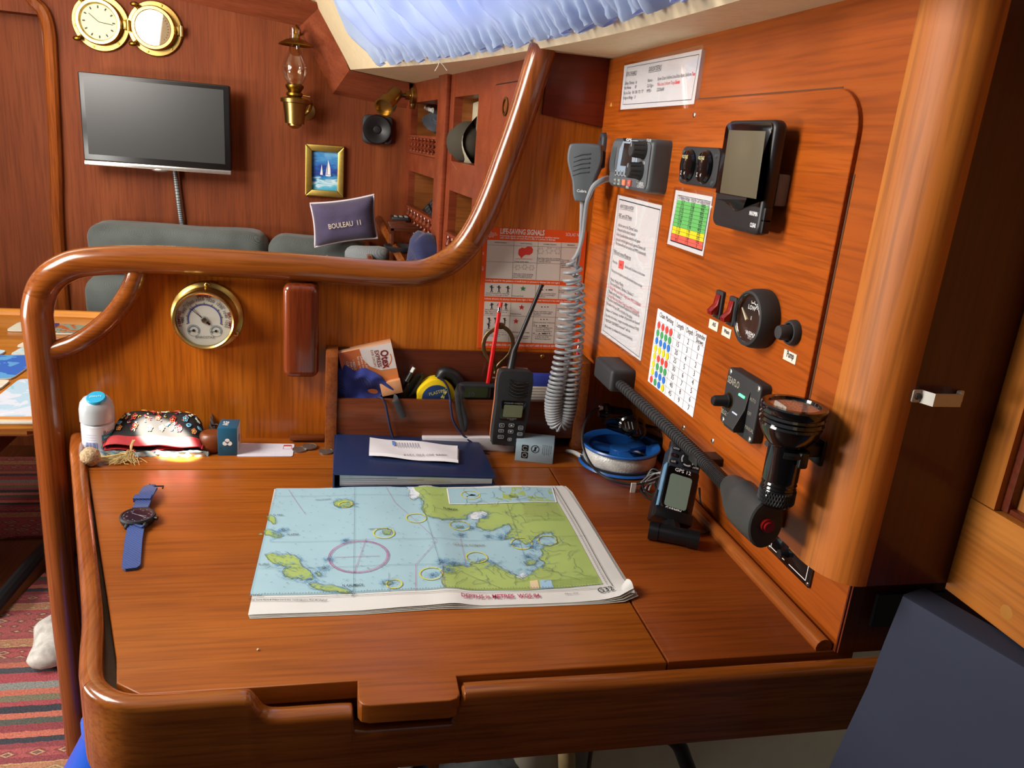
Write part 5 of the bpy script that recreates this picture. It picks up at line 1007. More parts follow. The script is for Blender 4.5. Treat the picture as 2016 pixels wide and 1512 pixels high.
s.tube([pouch(0.01+.98*i/30,1,1)*0+pouch(.005,i/30,1).lerp(pouch(.005,i/30,1),0) for i in range(31)],.0016,6); s.tube([pouch(.995,i/30,1) for i in range(31)],.0016,6); part(t,'red_band',s)
s=S(WHT); cols=[flat(h,.6,0,.05) for h in ('#d9482c','#e3c77c','#7fc0d8','#e0e0c8','#8e1c34','#e08a3c','#c8404c','#4a8cc0')]
def onp_(a,b,dx=0,dy=0): 
    p=pouch(max(.02,min(.98,a+dx)),max(.16,min(.97,b+dy)),1); return p+V((0,-.0006,.0016))
rnd=random.Random(3)
def flower(a,b,k,c0,c1,n=5):
    s.m(cols[c0]); 
    for i in range(n):
        an=2*PI*i/n+.3; L=[onp_(a,b,(math.cos(an)*(.55+.42*math.cos(q))-math.sin(an)*.30*math.sin(q))*k*.55,(math.sin(an)*(.55+.42*math.cos(q))+math.cos(an)*.30*math.sin(q))*k*1.5) for q in [2*PI*j/9 for j in range(9)]]; s.tube(L,.0007,5,closed=True)
    s.m(cols[c1]); s.ell(onp_(a,b),(.0016,.0016,.0012),8)
def swirl(a,b,k,c0,dr=1):
    s.m(cols[c0]); s.tube([onp_(a,b,dr*math.sin(i*.55)*k*(1-i/14),k*2.4*(i/12-.5)) for i in range(13)],.0009,5)
def paisley(a,b,k,c0,c1):
    for kk,cc_ in ((1,c0),(.6,c1)):
        s.m(cols[cc_]); s.tube([onp_(a,b,math.cos(q)*k*kk*(1+.3*math.sin(q)),math.sin(q)*k*1.6*kk) for q in [2*PI*i/12 for i in range(12)]],.0009,5,closed=True)
for a,b,k,c0,c1 in ((.12,.36,.05,5,1),(.24,.62,.055,0,1),(.28,.40,.05,0,3),(.44,.32,.05,1,0),(.56,.36,.05,1,2),(.66,.58,.06,0,1),(.74,.36,.055,6,1),(.80,.58,.055,2,3),(.90,.30,.045,5,1),(.50,.62,.05,0,3)): flower(a,b,k,c0,c1)
for a,b,k,c0,dr in ((.16,.70,.035,3,1),(.12,.66,.03,1,-1),(.52,.84,.035,3,1),(.58,.84,.035,3,-1),(.92,.66,.04,3,1),(.86,.72,.04,3,-1),(.36,.62,.03,4,1),(.70,.74,.03,4,-1),(.20,.50,.03,4,1),(.62,.46,.03,7,-1)): swirl(a,b,k,c0,dr)
for a,b,k,c0,c1 in ((.32,.86,.04,5,1),(.42,.86,.04,0,1),(.70,.88,.04,0,1),(.82,.86,.035,5,1),(.10,.50,.022,2,7),(.84,.42,.022,2,7),(.95,.46,.018,2,7)): paisley(a,b,k,c0,c1)
for k in range(46):
    a,b=rnd.uniform(.05,.95),rnd.uniform(.28,.93); r_=rnd.uniform(.008,.02); s.m(cols[rnd.choice((4,4,6,1,3,5,7))]); q0=rnd.uniform(0,6); s.tube([onp_(a,b,math.cos(q0+q*.7)*r_*(1-q*.08),math.sin(q0+q*.7)*r_*2*(1-q*.08)) for q in range(7)],.0006,5)
part(t,'embroidery',s)
# supplement bottle
c=on(190,893,2,ZD); bc=V((c.x-.001,c.y+.021,ZD)); Rb=.0232
t=thing('pill_bottle','white pill bottle with grey domed cap and blue disc on top','bottle',WORLD,bc)
htop=on(185,838,1,bc.y-.02).z-ZD; 
zc1=on(186,838,1,bc.y-Rb).z-ZD; zc2=on(186,762,1,bc.y).z-ZD
s=S(flat('#dcdfe4',.35,0,.01)); s.lathe([(0,0),(Rb-.002,0),(Rb,.003),(Rb,zc1-.004),(Rb-.003,zc1)],bc,seg=48); part(t,'bottle_body',s)
s=S(flat('#b2b8bc',.3,0,.02,spec=.6)); s.lathe([(Rb,zc1+.0005),(Rb+.001,zc1+.001),(Rb+.001,zc1+.020),(Rb-.001,zc1+.030),(Rb-.006,zc1+.037),(Rb-.014,zc1+.0405),(0,zc1+.041)],bc,seg=48); d=part(t,'cap',s)
Mt=Matrix.Translation(bc+V((.003,-.009,zc1+.0385)))@Matrix.Rotation(.42,4,'X'); s=S(flat('#2fa4cc',.4,0,.02)); s.lathe([(0,.0035),(.0125,.003),(.0135,.0015),(.0135,-.003)],(0,0,0),seg=40); s.bm.transform(Mt); s.m(flat('#bfe4ee',.5,0,0)); s.text('JOINTS',0,-.0015,.0036,.0042,al='CENTER',rot=.12,M=Mt); sub(d,'blue_disc',s)
def lab(s,a0,a1,z0,z1,rr_=.0004):
    s.grid(lambda a,b:V((bc.x+math.sin(a0+(a1-a0)*a)*(Rb+rr_),bc.y-math.cos(a0+(a1-a0)*a)*(Rb+rr_),ZD+z0+(z1-z0)*b)),12,1)
s=S(flat('#e4e7ee',.4,0,0)); lab(s,-2.2,2.2,.004,zc1-.006); s.m(flat('#1f9ab0',.5,0,0)); lab(s,.45,1.6,.005,.030,.0006); s.m(flat('#5b6fae',.5,0,0))
for k in range(11): lab(s,-.62+k*.075,-.62+k*.075+(.045 if k%3 else .025),.005,.018,.0007)
for k in range(4): lab(s,-.55,.15,zc1-.016-k*.004,zc1-.0157-k*.004,.0007)
lab(s,-.6,-.595,zc1-.03,zc1-.012,.0007)
def curv(tx,a,z,h,mat):
    cu=S(mat); cu.text(tx,0,0,h,0,xs=.85)
    for v_ in cu.bm.verts: x,y=v_.co.x,v_.co.y; an=a+x/Rb; v_.co=V((bc.x+math.sin(an)*(Rb+.0009),bc.y-math.cos(an)*(Rb+.0009),ZD+z+y))
    for f_ in cu.bm.faces: f_.material_index=s.mats.index(mat) if mat in s.mats else (s.mats.append(mat) or len(s.mats)-1)
    me=bpy.data.meshes.new('x'); cu.bm.to_mesh(me); s.bm.from_mesh(me); bpy.data.meshes.remove(me)
curv('Boots',.55,zc1-.016,.0062,flat('#222a44',.5,0,0)); curv('MAX',.42,zc1-.030,.0055,flat('#c8744a',.5,0,0)); curv('GLUCO',.34,zc1-.039,.0055,flat('#5a6a7a',.5,0,0)); curv('WITH C',.55,.024,.0034,WHT)
s.m(flat('#8a90a8',.5,0,0)); part(t,'label',s)
# pumice-like stone
c=on(178,902,2,ZD+.012); s=S(flat('#bda27c',.95,0,.45,420,bump=1)); s.sharp=180; s.ell((c.x,c.y,ZD+.0145),(.0135,.0125,.0148),28); s.noise(.0012,180); solo('textured_stone',s,'small egg-shaped speckled tan stone at the left fiddle','stone',WORLD,(c.x,c.y,ZD))
# raffia tassel
t0=on(262,866,1,1.178); c0=on(244,902,2,ZD+.012); t=thing('raffia_tassel','frayed straw raffia tassel lying at the hinge line below the pouch','tassel',WORLD,(c0.x,c0.y,ZD))
RF=flat('#c9b074',.8,0,.2,90); s=S(RF)
kn=on(258,888,2,ZD+.014)
for i in range(4): s.tube(cat([t0+V((.001*i,0,.0)),t0.lerp(kn,.5)+V((rnd.uniform(-.002,.002),0,0)),kn],4),.0011,5)
part(t,'stem',s); s=S(RF)
for i in range(110):
    a=rnd.uniform(PI*.9,PI*1.75); L=rnd.uniform(.014,.046); e=kn+V((math.cos(a)*L*1.1-.004,math.sin(a)*L*.75,0)); P=[kn+V((rnd.uniform(-.004,.004),rnd.uniform(-.003,.003),rnd.uniform(-.006,.002)))]
    for q in (.4,.7,1): p=kn.lerp(e,q)+V((rnd.uniform(-.005,.005),rnd.uniform(-.004,.004),0)); p.z=ZD+.0015+rnd.uniform(0,.012)*(1-q*.6); P.append(p)
    s.tube(cat(P,4),.00042,4)
tf=part(t,'fibres',s)
# wrist watch
WN=fabric('watch_webbing','#14204e','#2c4a90',900,.8,.5)
cw=on(271,1015,2,ZD+.010); s1=on(260,1118,2,ZD+.002); s2=on(297,960,2,ZD+.006)
dv=(s2-s1); ang=math.atan2(dv.y,dv.x)
t=thing('wrist_watch','dark round wrist watch with a blue woven strap lying on the desk','watch',WORLD,(cw.x,cw.y,ZD))
def strap(P,w0,th=.0016):
    Q=cat(P,8); s=S(WN); s.sharp=50
    def fn(q):
        R_=[]
        for i,p in enumerate(Q):
            a=Q[max(0,i-1)];b=Q[min(len(Q)-1,i+1)]; d=(b-a).normalized(); x=d.cross(V((0,0,1))).normalized(); n=x.cross(d)
            ww=w0(i/(len(Q)-1)); R_.append([q.verts.new(p+x*sx*ww+n*sy*th) for sx,sy in ((-1,-1),(-1,1),(1,1),(1,-1))])
        for A,B in zip(R_,R_[1:]):
            for k in range(4): q.faces.new((A[k],A[(k+1)%4],B[(k+1)%4],B[k]))
        q.faces.new(R_[0]); q.faces.new(R_[-1]); bmesh.ops.recalc_face_normals(q,faces=q.faces)
    s._in(fn); return s
lo_=[on(x,y,2,ZD+z) for x,y,z in ((270,1033,.008),(267,1042,.0045),(263,1065,.003),(260,1095,.0025),(258,1121,.0022))]
s=strap(lo_,lambda x:.0098*(1 if x<.93 else 1-(x-.93)*6)); part(t,'long_strap',s)
hi_=[on(x,y,2,ZD+z) for x,y,z in ((276,1001,.008),(280,993,.0065),(285,980,.010),(290,970,.011),(296,961,.008),(303,962,.006))]
s=strap(hi_,lambda x:.0095); part(t,'buckle_strap',s)
s=S(WN); q1=on(279,985,2,ZD+.0095); q2=on(283,977,2,ZD+.0105); s=strap([q1,q2],lambda x:.0108,.003); part(t,'strap_loop',s)
s=S(BLK); p=on(303,962,2,ZD+.006); s.tube([p+V((-.011,.001,0)),p+V((-.011,.008,0)),p+V((.011,.008,0)),p+V((.011,.001,0))],.0011,6,closed=False); s.cyl(p+V((-.008,.008,.001)),p+V((-.008,.013,.001)),.0008,seg=6); part(t,'buckle',s)
s=S(BLKM); s.lathe([(0,-.009),(.0185,-.009),(.0205,-.005),(.0215,-.001),(.0205,.0015),(.0185,.0018),(.018,.0008)],(cw.x,cw.y,ZD+.010),seg=48)
for sg in (-1,1):
    for sx_ in (-1,1):
        d=V((math.cos(ang),math.sin(ang),0)); x=V((-d.y,d.x,0)); s.ell(V((cw.x,cw.y,ZD+.006))+d*sg*.021+x*sx_*.0105,(.003,.0045,.004),10)
c_=part(t,'watch_case',s)
s=S(BLK); s.cyl((cw.x+.021,cw.y-.004,ZD+.008),(cw.x+.0245,cw.y-.005,ZD+.008),.0025,seg=12); sub(c_,'crown',s)
s=S(flat('#1a1530',.35,0,0)); s.disc((cw.x,cw.y),.0182,ZD+.0107,48); d=part(t,'dial',s); s=S(flat('#cfccd4',.5,0,0)); w=ZD+.0109; rt=-.25
for k in range(60):
    a=k*PI/30; l=.012 if k%5==0 else .0022; s.line((cw.x+math.cos(a)*.0172,cw.y+math.sin(a)*.0172),(cw.x+math.cos(a)*(.0172-(.0022 if k%5==0 else .0008)),cw.y+math.sin(a)*(.0172-(.0022 if k%5==0 else .0008))),.0004 if k%5 else .0007,w)
for k in (12,2,4,6,8,10): a=PI/2-k*PI/6+rt; s.text(str(k),cw.x+math.cos(a)*.0128,cw.y+math.sin(a)*.0128-.0012,.0026,w,al='CENTER',rot=rt)
for a,l in ((2.6,.009),(-.35,.0125),(-.62,.015)): s.line((cw.x,cw.y),(cw.x+math.cos(a)*l,cw.y+math.sin(a)*l),.0007,w+.0003)
sub(d,'hands_and_numerals',s); s=S(TGLASS); s.disc((cw.x,cw.y),.0184,ZD+.0120,40); part(t,'crystal',s)
s=S(flat('#d8c8a0',.8)); p=on(508,1279,2,ZD+.001); s.ell((p.x,p.y,ZD+.0012),(.0013,.0013,.0012),8); solo('crumb',s,'tiny pale crumb on the bare desk in front of the chart','crumb',WORLD,(p.x,p.y,ZD))
# ================================================================ THE SEA CHART
ct=[DESK.px(*p) for p in ((541,963),(1114,960),(1249,1186),(484,1214))]
XL=(ct[0][0]+ct[3][0])/2; XR=(ct[1][0]+ct[2][0])/2; YN=(ct[2][1]+ct[3][1])/2; YT=(ct[0][1]+ct[1][1])/2
XM=DESK.px(866,1070)[0]
def wave(x,y):
    a=(x-XL)/(XR-XL); b=(y-YN)/(YT-YN)
    z=.0034+.0018*math.sin(x*17+1)*(1-.6*b)+.0012*math.sin(x*31+y*6)+.003*math.exp(-((x-XM)/.018)**2)+.0012*math.sin(y*22)
    z+=.010*max(0,(a-.90)/.1)**1.5*max(0,(.12-b)/.12)   # curled near-right corner
    return max(.0018,z)
GR=.0125
def drape(s,off):
    bm=s.bm
    for ax,lo_,hi_ in ((0,XL-.01,XR+.02),(1,YN-.02,YT+.01)):
        k=math.floor(lo_/GR)
        while k*GR<hi_:
            co=[0,0,0]; no=[0,0,0]; co[ax]=k*GR; no[ax]=1
            bmesh.ops.bisect_plane(bm,geom=bm.verts[:]+bm.edges[:]+bm.faces[:],plane_co=co,plane_no=no,dist=1e-7); k+=1
    for v in bm.verts: v.co.z=wave(v.co.x,v.co.y)+off+v.co.z*.0
    return s
CQ=lambda x,y: DESK.px(*CH(x,y))
t=thing('sea_chart','folded paper sea chart G32 with blue sea and green Turkey coast, lying on the desk','chart',DESK,((XL+XR)/2,(YN+YT)/2,0))
CP=flat('#dad9d4',.6,0,.02,30); s=S(CP); s.sharp=180
border=[(XL,YN+.002),(XL+.12,YN),(XL+.2,YN+.003),(XM,YN+.002),(XR-.12,YN),(XR-.02,YN-.001),(XR,YN+.008),(XR+.001,YT-.02),(XR-.003,YT),(XM,YT+.002),(XM-.08,YT-.001),(XL+.002,YT)]
s.poly(border,0); drape(s,0); part(t,'top_sheet',s)
s=S(flat('#cfcdc4',.6,0,.02,30)); s.sharp=180
for k in range(3): 
    n0=len(s.bm.verts); s.bm.verts.ensure_lookup_table(); q=S(CP); q.poly([(a+(.002*k+.002)*(1 if a>XM else .3),b-(.0012*k+.0008)*(1 if b<(YN+YT)/2 else -.4)) for a,b in border],0); drape(q,0)
    for v in q.bm.verts: v.co.z=max(.0004,v.co.z*(1-.25*(k+1))-.0003)
    me=bpy.data.meshes.new('x'); q.bm.to_mesh(me); s.bm.from_mesh(me); bpy.data.meshes.remove(me)
part(t,'lower_leaves',s)
# sea
SEA=flat('#9fc2cd',.6,0,.03,18); LAND=flat('#a3b968',.6,0,.06,26); SHAL=flat('#dfe6ea',.6,0,0); YEL=flat('#d9cf3c',.6,0,0); MAG=flat('#b45a8c',.6,0,0); CI=flat('#4a5a66',.6,0,0); BLU=flat('#5f93bf',.6,0,0); TXR=flat('#b33a5e',.6,0,0)
s=S(SEA); s.poly([CQ(205,108),CQ(1525,105),CQ(1785,580),CQ(1420,603),CQ(1020,606),CQ(600,622),CQ(78,632)]); drape(s,.0003); part(t,'sea_print',s)
coast=[(835,105),(850,130),(845,158),(872,172),(893,160),(905,168),(918,188),(905,215),(915,240),(942,262),(982,268),(1005,278),(1030,270),(1062,268),(1100,262),(1130,258),(1132,240),(1160,226),(1205,222),(1230,235),(1222,250),(1190,258),(1170,282),(1176,300),(1204,316),(1250,318),(1285,305),(1330,290),(1342,310),(1325,335),(1308,360),(1350,352),(1385,368),(1405,385),(1440,378),(1462,352),(1500,335),(1532,332),(1560,360),(1566,385),(1530,398),(1500,392),(1482,410),(1495,430),(1475,450),(1502,470),(1492,492),(1455,508),(1425,533),(1392,548),(1370,535),(1330,512),(1285,492),(1245,478),(1215,455),(1185,468),(1150,470),(1128,492),(1085,482),(1045,486),(1012,502),(1000,530),(1012,560),(1022,605),(1420,602),(1785,579),(1525,105)]
isl=[[(482,185),(500,172),(540,168),(575,180),(582,200),(560,212),(530,206),(505,212)],[(160,250),(178,245),(200,262),(205,285),(190,292),(176,278),(163,272)],[(148,325),(170,318),(200,330),(228,338),(232,352),(205,358),(180,352),(150,345)],[(150,440),(185,430),(225,440),(262,432),(300,445),(325,462),(330,490),(355,505),(380,530),(385,548),(350,556),(310,548),(275,552),(245,540),(238,515),(255,498),(225,486),(190,480),(165,462)],[(362,578),(400,570),(450,582),(510,592),(555,605),(570,622),(520,622),(470,612),(420,604),(380,592)],[(718,332),(745,322),(765,335),(755,350),(728,352)],[(720,572),(752,568),(768,580),(745,590),(722,584)],[(395,522),(415,520),(425,532),(408,540)],[(1075,300),(1105,296),(1110,304),(1082,308)],[(1400,470),(1440,455),(1470,462),(1455,480),(1420,486)]]
rf=random.Random(11)
def frac(P,fixed=(),n=2,k=.17):
    for _ in range(n):
        Q=[]
        for a,b in zip(P,P[1:]+P[:1]):
            Q.append(a)
            if a in fixed and b in fixed or math.hypot(b[0]-a[0],b[1]-a[1])>150: continue
            dx,dy=b[0]-a[0],b[1]-a[1]; q=rf.uniform(-k,k); Q.append(((a[0]+b[0])/2-dy*q*1.6,(a[1]+b[1])/2+dx*q*.6))
        P=Q
    return P
coast=frac(coast,((1022,605),(1420,602),(1785,579),(1525,105),(835,105))); isl=[frac(I_) for I_ in isl]+[frac([(x-8,y),(x,y-4),(x+9,y-1),(x+5,y+5),(x-4,y+4)]) for x,y in ((1210,250),(1150,305),(1230,345),(1290,350),(1420,440),(1060,490),(1035,520),(1350,385),(1440,400),(460,460),(240,320),(435,500),(130,340),(540,375),(1100,340),(1000,480),(960,540))]
s=S(LAND); s.poly([CQ(*p) for p in coast])
for I_ in isl: s.poly([CQ(*p) for p in I_])
drape(s,.0006); part(t,'land_print',s)
s=S(SHAL); s.poly([CQ(*p) for p in ((835,105),(850,130),(845,158),(872,172),(893,160),(900,140),(880,125),(870,106))]); s.poly([CQ(*p) for p in ((1132,240),(1160,226),(1205,222),(1230,235),(1222,250),(1180,262),(1150,262))]) ; s.poly([CQ(*p) for p in ((1365,538),(1392,548),(1425,533),(1400,520))]); drape(s,.0008); part(t,'shoal_print',s)
# inset map
s=S(SEA); s.poly([CQ(*p) for p in ((1032,110),(1540,106),(1560,184),(1045,188))]); s.m(LAND); s.poly([CQ(*p) for p in ((1262,184),(1250,170),(1275,155),(1302,160),(1300,130),(1345,128),(1342,108),(1538,107),(1558,183))]) ; s.poly([CQ(*p) for p in ((1125,150),(1150,138),(1172,142),(1150,158))]); drape(s,.0010); 
for a,b in (((1032,110),(1540,106)),((1540,106),(1560,184)),((1560,184),(1045,188)),((1045,188),(1032,110))): 
    q=S(WHT); q.line(CQ(*a),CQ(*b),.0018); drape(q,.0014); 
    for f_ in q.bm.faces: f_.material_index=2
    me=bpy.data.meshes.new('x'); q.bm.to_mesh(me); s.bm.from_mesh(me); bpy.data.meshes.remove(me)
s.mats.append(WHT); part(t,'inset_map',s)
# rings
def circ(s,x,y,rx,wd):
    c=V(CQ(x,y)); r=abs(CQ(x+rx,y)[0]-c.x); s.ring(c,r-wd/2,r+wd/2,0,seg=48)
s=S(YEL)
for x,y,rx in ((540,198,32),(726,344,50),(882,268,48),(1092,296,48),(1392,382,50),(1516,372,44),(1175,446,50),(954,536,54),(775,584,38),(1146,143,44)): circ(s,x,y,rx,.0015)
drape(s,.0015); part(t,'ring_print',s)
s=S(MAG); circ(s,605,450,145,.0010); circ(s,605,450,136,.0006)
c=V(CQ(605,450)); r=abs(CQ(750,450)[0]-c.x)
for k in range(72): a=k*PI/36; s.line((c.x+math.cos(a)*r*.94,c.y+math.sin(a)*r*.94),(c.x+math.cos(a)*r*(.97 if k%3 else 1.03),c.y+math.sin(a)*r*(.97 if k%3 else 1.03)),.0004)
s.line((c.x-r*.75,c.y+.001),(c.x+r*.7,c.y-.002),.0006); s.line((c.x-.006,c.y-r),(c.x+.010,c.y+r*1.15),.0005)
for P in (((735,108),(780,190),(900,300),(980,380)),((345,240),(265,118)),((880,620),(880,490),(980,385)),((750,620),(750,530)),((1090,330),(1125,490)),((1005,470),(1020,600))):
    for a,b in zip(P,P[1:]): s.line(CQ(*a),CQ(*b),.0004)
drape(s,.0015); part(t,'magenta_print',s)
rnd=random.Random(5)
def inpoly(p,P):
    c=False; n=len(P)
    for i in range(n):
        a,b=P[i],P[i-1]
        if (a[1]>p[1])!=(b[1]>p[1]) and p[0]<(b[0]-a[0])*(p[1]-a[1])/(b[1]-a[1])+a[0]: c=not c
    return c
s=S(CI)
for P in (((200,150),(900,150)),((190,380),(980,370)),((980,370),(1700,352)),((120,505),(1000,490)),((585,110),(580,620)),((1320,190),(1420,480)),((205,108),(78,632)),((900,170),(1000,500)),((1100,520),(1300,600))): s.line(CQ(*P[0]),CQ(*P[1]),.00035)
for P in [coast]+isl:
    for a,b in zip(P,P[1:]+P[:1]):
        if b==(1785,579) or a==(1785,579) or a==(1525,105) or b==(1420,602): continue
        s.line(CQ(*a),CQ(*b),.0006)
for k in range(250):
    for _ in range(20):
        x,y=rnd.uniform(150,1500),rnd.uniform(120,600)
        if not inpoly((x,y),coast) and x>205-(y-108)*.24: break
    p=CQ(x,y); s.text(str(rnd.randint(4,98)),p[0],p[1],.0016,0)
for k in range(210):   # contour lines on the land
    x,y=rnd.uniform(900,1700),rnd.uniform(110,600)
    if inpoly((x,y),coast):
        a=rnd.uniform(0,6.3); P=[V(CQ(x,y))]
        for j in range(6):
            a+=rnd.uniform(-.9,.9); P.append(P[-1]+V((math.cos(a),math.sin(a)))*.0045)
        if all(p.x<XR-.03 and p.y>YN+.035 for p in P):
            for a_,b_ in zip(P,P[1:]): s.line(a_,b_,.0004)
drape(s,.0018); part(t,'soundings_and_contours',s)
s=S(BLU)
for P in [coast]+isl:
    for a,b in zip(P,P[1:]+P[:1]):
        if b in ((1785,579),(1420,602),(1525,105)) or a in ((1785,579),(1525,105)): continue
        for j in range(3):
            q=V(CQ(*a)).lerp(V(CQ(*b)),j/3); dx,dy=rnd.uniform(-.006,.006),rnd.uniform(-.005,.005); q.x+dx>XL+.016 and s.line((q.x+dx,q.y+dy),(q.x+dx+rnd.uniform(-.004,.004),q.y+dy+rnd.uniform(-.003,.003)),.0004)
for k in range(420):
    I_=rnd.choice([(1040,486),(1100,480),(1250,478),(1330,335),(1060,275),(1480,380),(1440,500),(250,490),(350,560),(540,200),(200,340)]); q=V(CQ(max(I_[0]+rnd.gauss(0,35),250-(I_[1]-108)*.24),I_[1]+rnd.gauss(0,14))); s.line(q,q+V((rnd.uniform(-.006,.006),rnd.uniform(-.003,.003))),.0005)
drape(s,.0017); part(t,'coast_print',s)
def ctext(items,mat,name,bold=.0):
    s=S(mat)
    for tx,a,b,h in items: s.fit(DESK,tx,CH(*a),CH(*b),h,0,bold=bold)
    drape(s,.0020); part(t,name,s)
ctext([('DEPTHS in METRES  WGS 84',(1100,650),(1480,642),.0075)],TXR,'title_print',.02)
ctext([('TURKEY',(1010,219),(1083,223),.006),('G32',(1766,628),(1838,622),.0105),('N. LIPSO',(258,348),(313,346),.004),('N. LEROS',(120,492),(170,491),.004),('N. KALIMNOS',(525,594),(625,592),.0048),('N. ARKI',(190,250),(237,250),.0035),('NISOS AGATHONISI',(395,173),(470,171),.003),('27°',(568,640),(592,639),.005),("0' 10 East",(78,641),(138,639),.003),('Imray Laurie Norie & Wilson Ltd St Ives, Cambridgeshire PE27 5BT England',(75,662),(450,662),.0032),('Edition 2016',(1602,628),(1665,625),.0022),('FARMAKONISI',(650,328),(712,326),.002)],flat('#2c3238',.6,0,0),'black_print',.008)
ctext([('GÜLLÜK KÖRFEZI',(1060,395),(1212,393),.0042)]+[(('Chartlet notes and cautions for mariners, '+'see almanac and tide tables for the area'),(1392+k*2,196+k*8),(1560+k*3,194+k*8),.0022) for k in range(9)],flat('#a06040',.6,0,0) if False else flat('#8a6a48',.6,0,0),'brown_notes')
ctext([('Depths are reduced to chart datum '+'and are shown in metres and decimetres',(1540,560+k*7),(1760,548+k*7),.0017) for k in range(5)]+[('Conspicuous marks are shown thus',(1415,272+k*7),(1600,270+k*7),.0018) for k in range(2)],flat('#4a6a3a',.6,0,0),'green_notes')
s=S(flat('#30343a',.6,0,0))
for a,b,wd in (((1555,103),(1832,600),.0008),((70,652),(1832,600),.0006),((78,632),(1790,588),.0004),((1540,103),(1808,592),.0003)): s.line(CQ(*a),CQ(*b),wd)
for k in range(120): a=V(CQ(80+1700*k/120,634-46*k/120)); s.line(a,a+V((0,.0025 if k%5 else .004)),.0004)
for k in range(60): a=V(CQ(1536,106)).lerp(V(CQ(1800,585)),k/60); s.line(a,a+V((.003,0)),.0004)
drape(s,.0018); part(t,'frame_scale',s)
s=S(flat('#dcc8a0',.6,0,.1,60)); s.poly([CQ(*p) for p in ((1432,560),(1470,554),(1480,598),(1436,600))]); s.m(flat('#9ec4dc',.6)); s.poly([CQ(*p) for p in ((1480,556),(1535,553),(1548,594),(1485,598))]); drape(s,.0010); part(t,'legend_picture',s)
s=S(CP); s.sharp=180; a=V(CQ(1850,572)); b=V(CQ(1905,568)); c=V(CQ(1940,640)); d=V(CQ(1845,640))
s.grid(lambda u,v:V((d.x+.01+(c.x-d.x-.01)*u,d.y+(.018)*v*(.4+.6*u)*1.6,.008+.006*math.sin(v*PI)*u+.001*v)),10,10); part(t,'curled_corner',s)
# ================================================================ THINGS ON THE INSTRUMENT CONSOLE
C3=crop(1100,60,3.2516); C1=crop(1250,540,4.473); C2=crop(1160,350,5.6); CL=crop(1330,920,3.78)
WP=.0046
def U(p,w=WP): return V(CONS.px(p[0],p[1],w))
def emboss(parent,name,items,mat,w,h,bold=0,fr=CONS,fn=None):
    s=S(mat)
    for tx,a,b in items: s.fit(fr,tx,a,b,h,w,bold=bold)
    if fn: fn(s)
    return sub(parent,name,s) if parent.parent else part(parent,name,s)
# fixed marine radio
WF=.031; u0=U(C3(330,860),WF).x; u1=U((1316,330),.006).x; v1=U(C3(480,690),WF).y; v0=U(C3(440,1018),WF).y; uf=U(C3(578,860),WF).x
t=thing('marine_radio','grey marine radio with two knobs, screen and orange buttons on the console','radio',CONS,((u0+u1)/2,v0,0))
s=S(flat('#4a4f53',.5,0,.04)); s.prism(rr(u0,v0,u1,v1,.008),WP-.004,WF,.006,4); hb=part(t,'housing',s)
s=S(GREY); s.prism(rr(u0+.004,v0+.004,uf,v1-.004,.007),WF-.001,WF+.0012,.001); part(t,'front_plate',s)
s=S(GREYD)
for k in range(6): s.tube(cat([(u0+.006+.0035*k,v1-.012,WF+.001),(u0+.0035+.0035*k,(v0+v1)/2,WF+.0018),(u0+.006+.0035*k,v0+.02,WF+.001)],4),.0009,6)
part(t,'grille_ribs',s)
a=U(C3(405,705),WF);b=U(C3(515,905),WF); s=S(flat('#9cb0c4',.35,.2)); s.prism([U(C3(x,y),WF) for x,y in ((425,700),(515,705),(505,905),(470,940),(372,925),(385,850),(398,760))],WF+.0011,WF+.002,.0005); part(t,'screen_surround',s)
s=S(flat('#2c2522',.15,0,.05)); s.prism([U(C3(x,y),WF) for x,y in ((430,722),(485,727),(474,872),(404,866))],WF+.002,WF+.0024); part(t,'screen',s)
s=S(BLK); s.prism([U(C3(x,y),WF) for x,y in ((422,688),(470,691),(468,712),(428,710))],WF+.001,WF+.003,.0005); bd_=part(t,'badge',s); emboss(bd_,'badge_text',[('GPS',C3(430,706),C3(464,708))],WHT,WF+.0032,.003,.02)
for x,y in ((527,765),(505,898)):
    c=U(C3(x+6,y),WF+.004); s=S(RUB); s.lathe([(0,.018),(.0085,.018),(.0095,.016),(.0105,.004),(.0120,.0),(.0120,-.001)],(c.x,c.y,WF+.001),seg=32)
    for k in range(10): an=k*PI/5; s.cyl((c.x+math.cos(an)*.0098,c.y+math.sin(an)*.0098,WF+.003),(c.x+math.cos(an)*.0090,c.y+math.sin(an)*.0090,WF+.018),.0013,seg=6)
    kn_=part(t,'knob',s); s=S(WHT); s.line((c.x,c.y+.003),(c.x,c.y+.008),.0009,WF+.0193); sub(kn_,'pointer',s)
for k in range(4):
    c=U(C3(378+21*k,912+2*k),WF); s=S(GREYL); s.prism(rr(c.x-.0035,c.y-.0038,c.x+.0035,c.y+.0038,.001),WF+.002,WF+.0032,.0004); kk=part(t,'button',s); s=S(BLK); s.rect(c.x-.002,c.y-.002,c.x+.002,c.y+.002,WF+.0034); sub(kk,'button_mark',s)
for k,(x,h_) in enumerate(((372,'#8a8d88'),(396,'#9a9c96'),(428,'#d87a5c'),(463,'#c05a50'))):
    c=U(C3(x,968+k*3),WF); s=S(flat(h_,.4)); s.prism(rr(c.x-(.004 if k<2 else .006),c.y-.004,c.x+(.004 if k<2 else .006),c.y+.004,.001),WF+.001,WF+.0035,.0006); kk=part(t,'button',s); s=S(INK if k<2 else flat('#f0d0b0',.5)); s.text(['WX','NL','2','H'][k],c.x,c.y-.0016,.0032,WF+.0037,al='CENTER'); sub(kk,'button_mark',s)
c=U(C3(494,830),WF); s=S(GREYL); s.prism(rr(c.x-.004,c.y-.005,c.x+.004,c.y+.005,.001),WF+.001,WF+.003,.0005); part(t,'button',s)
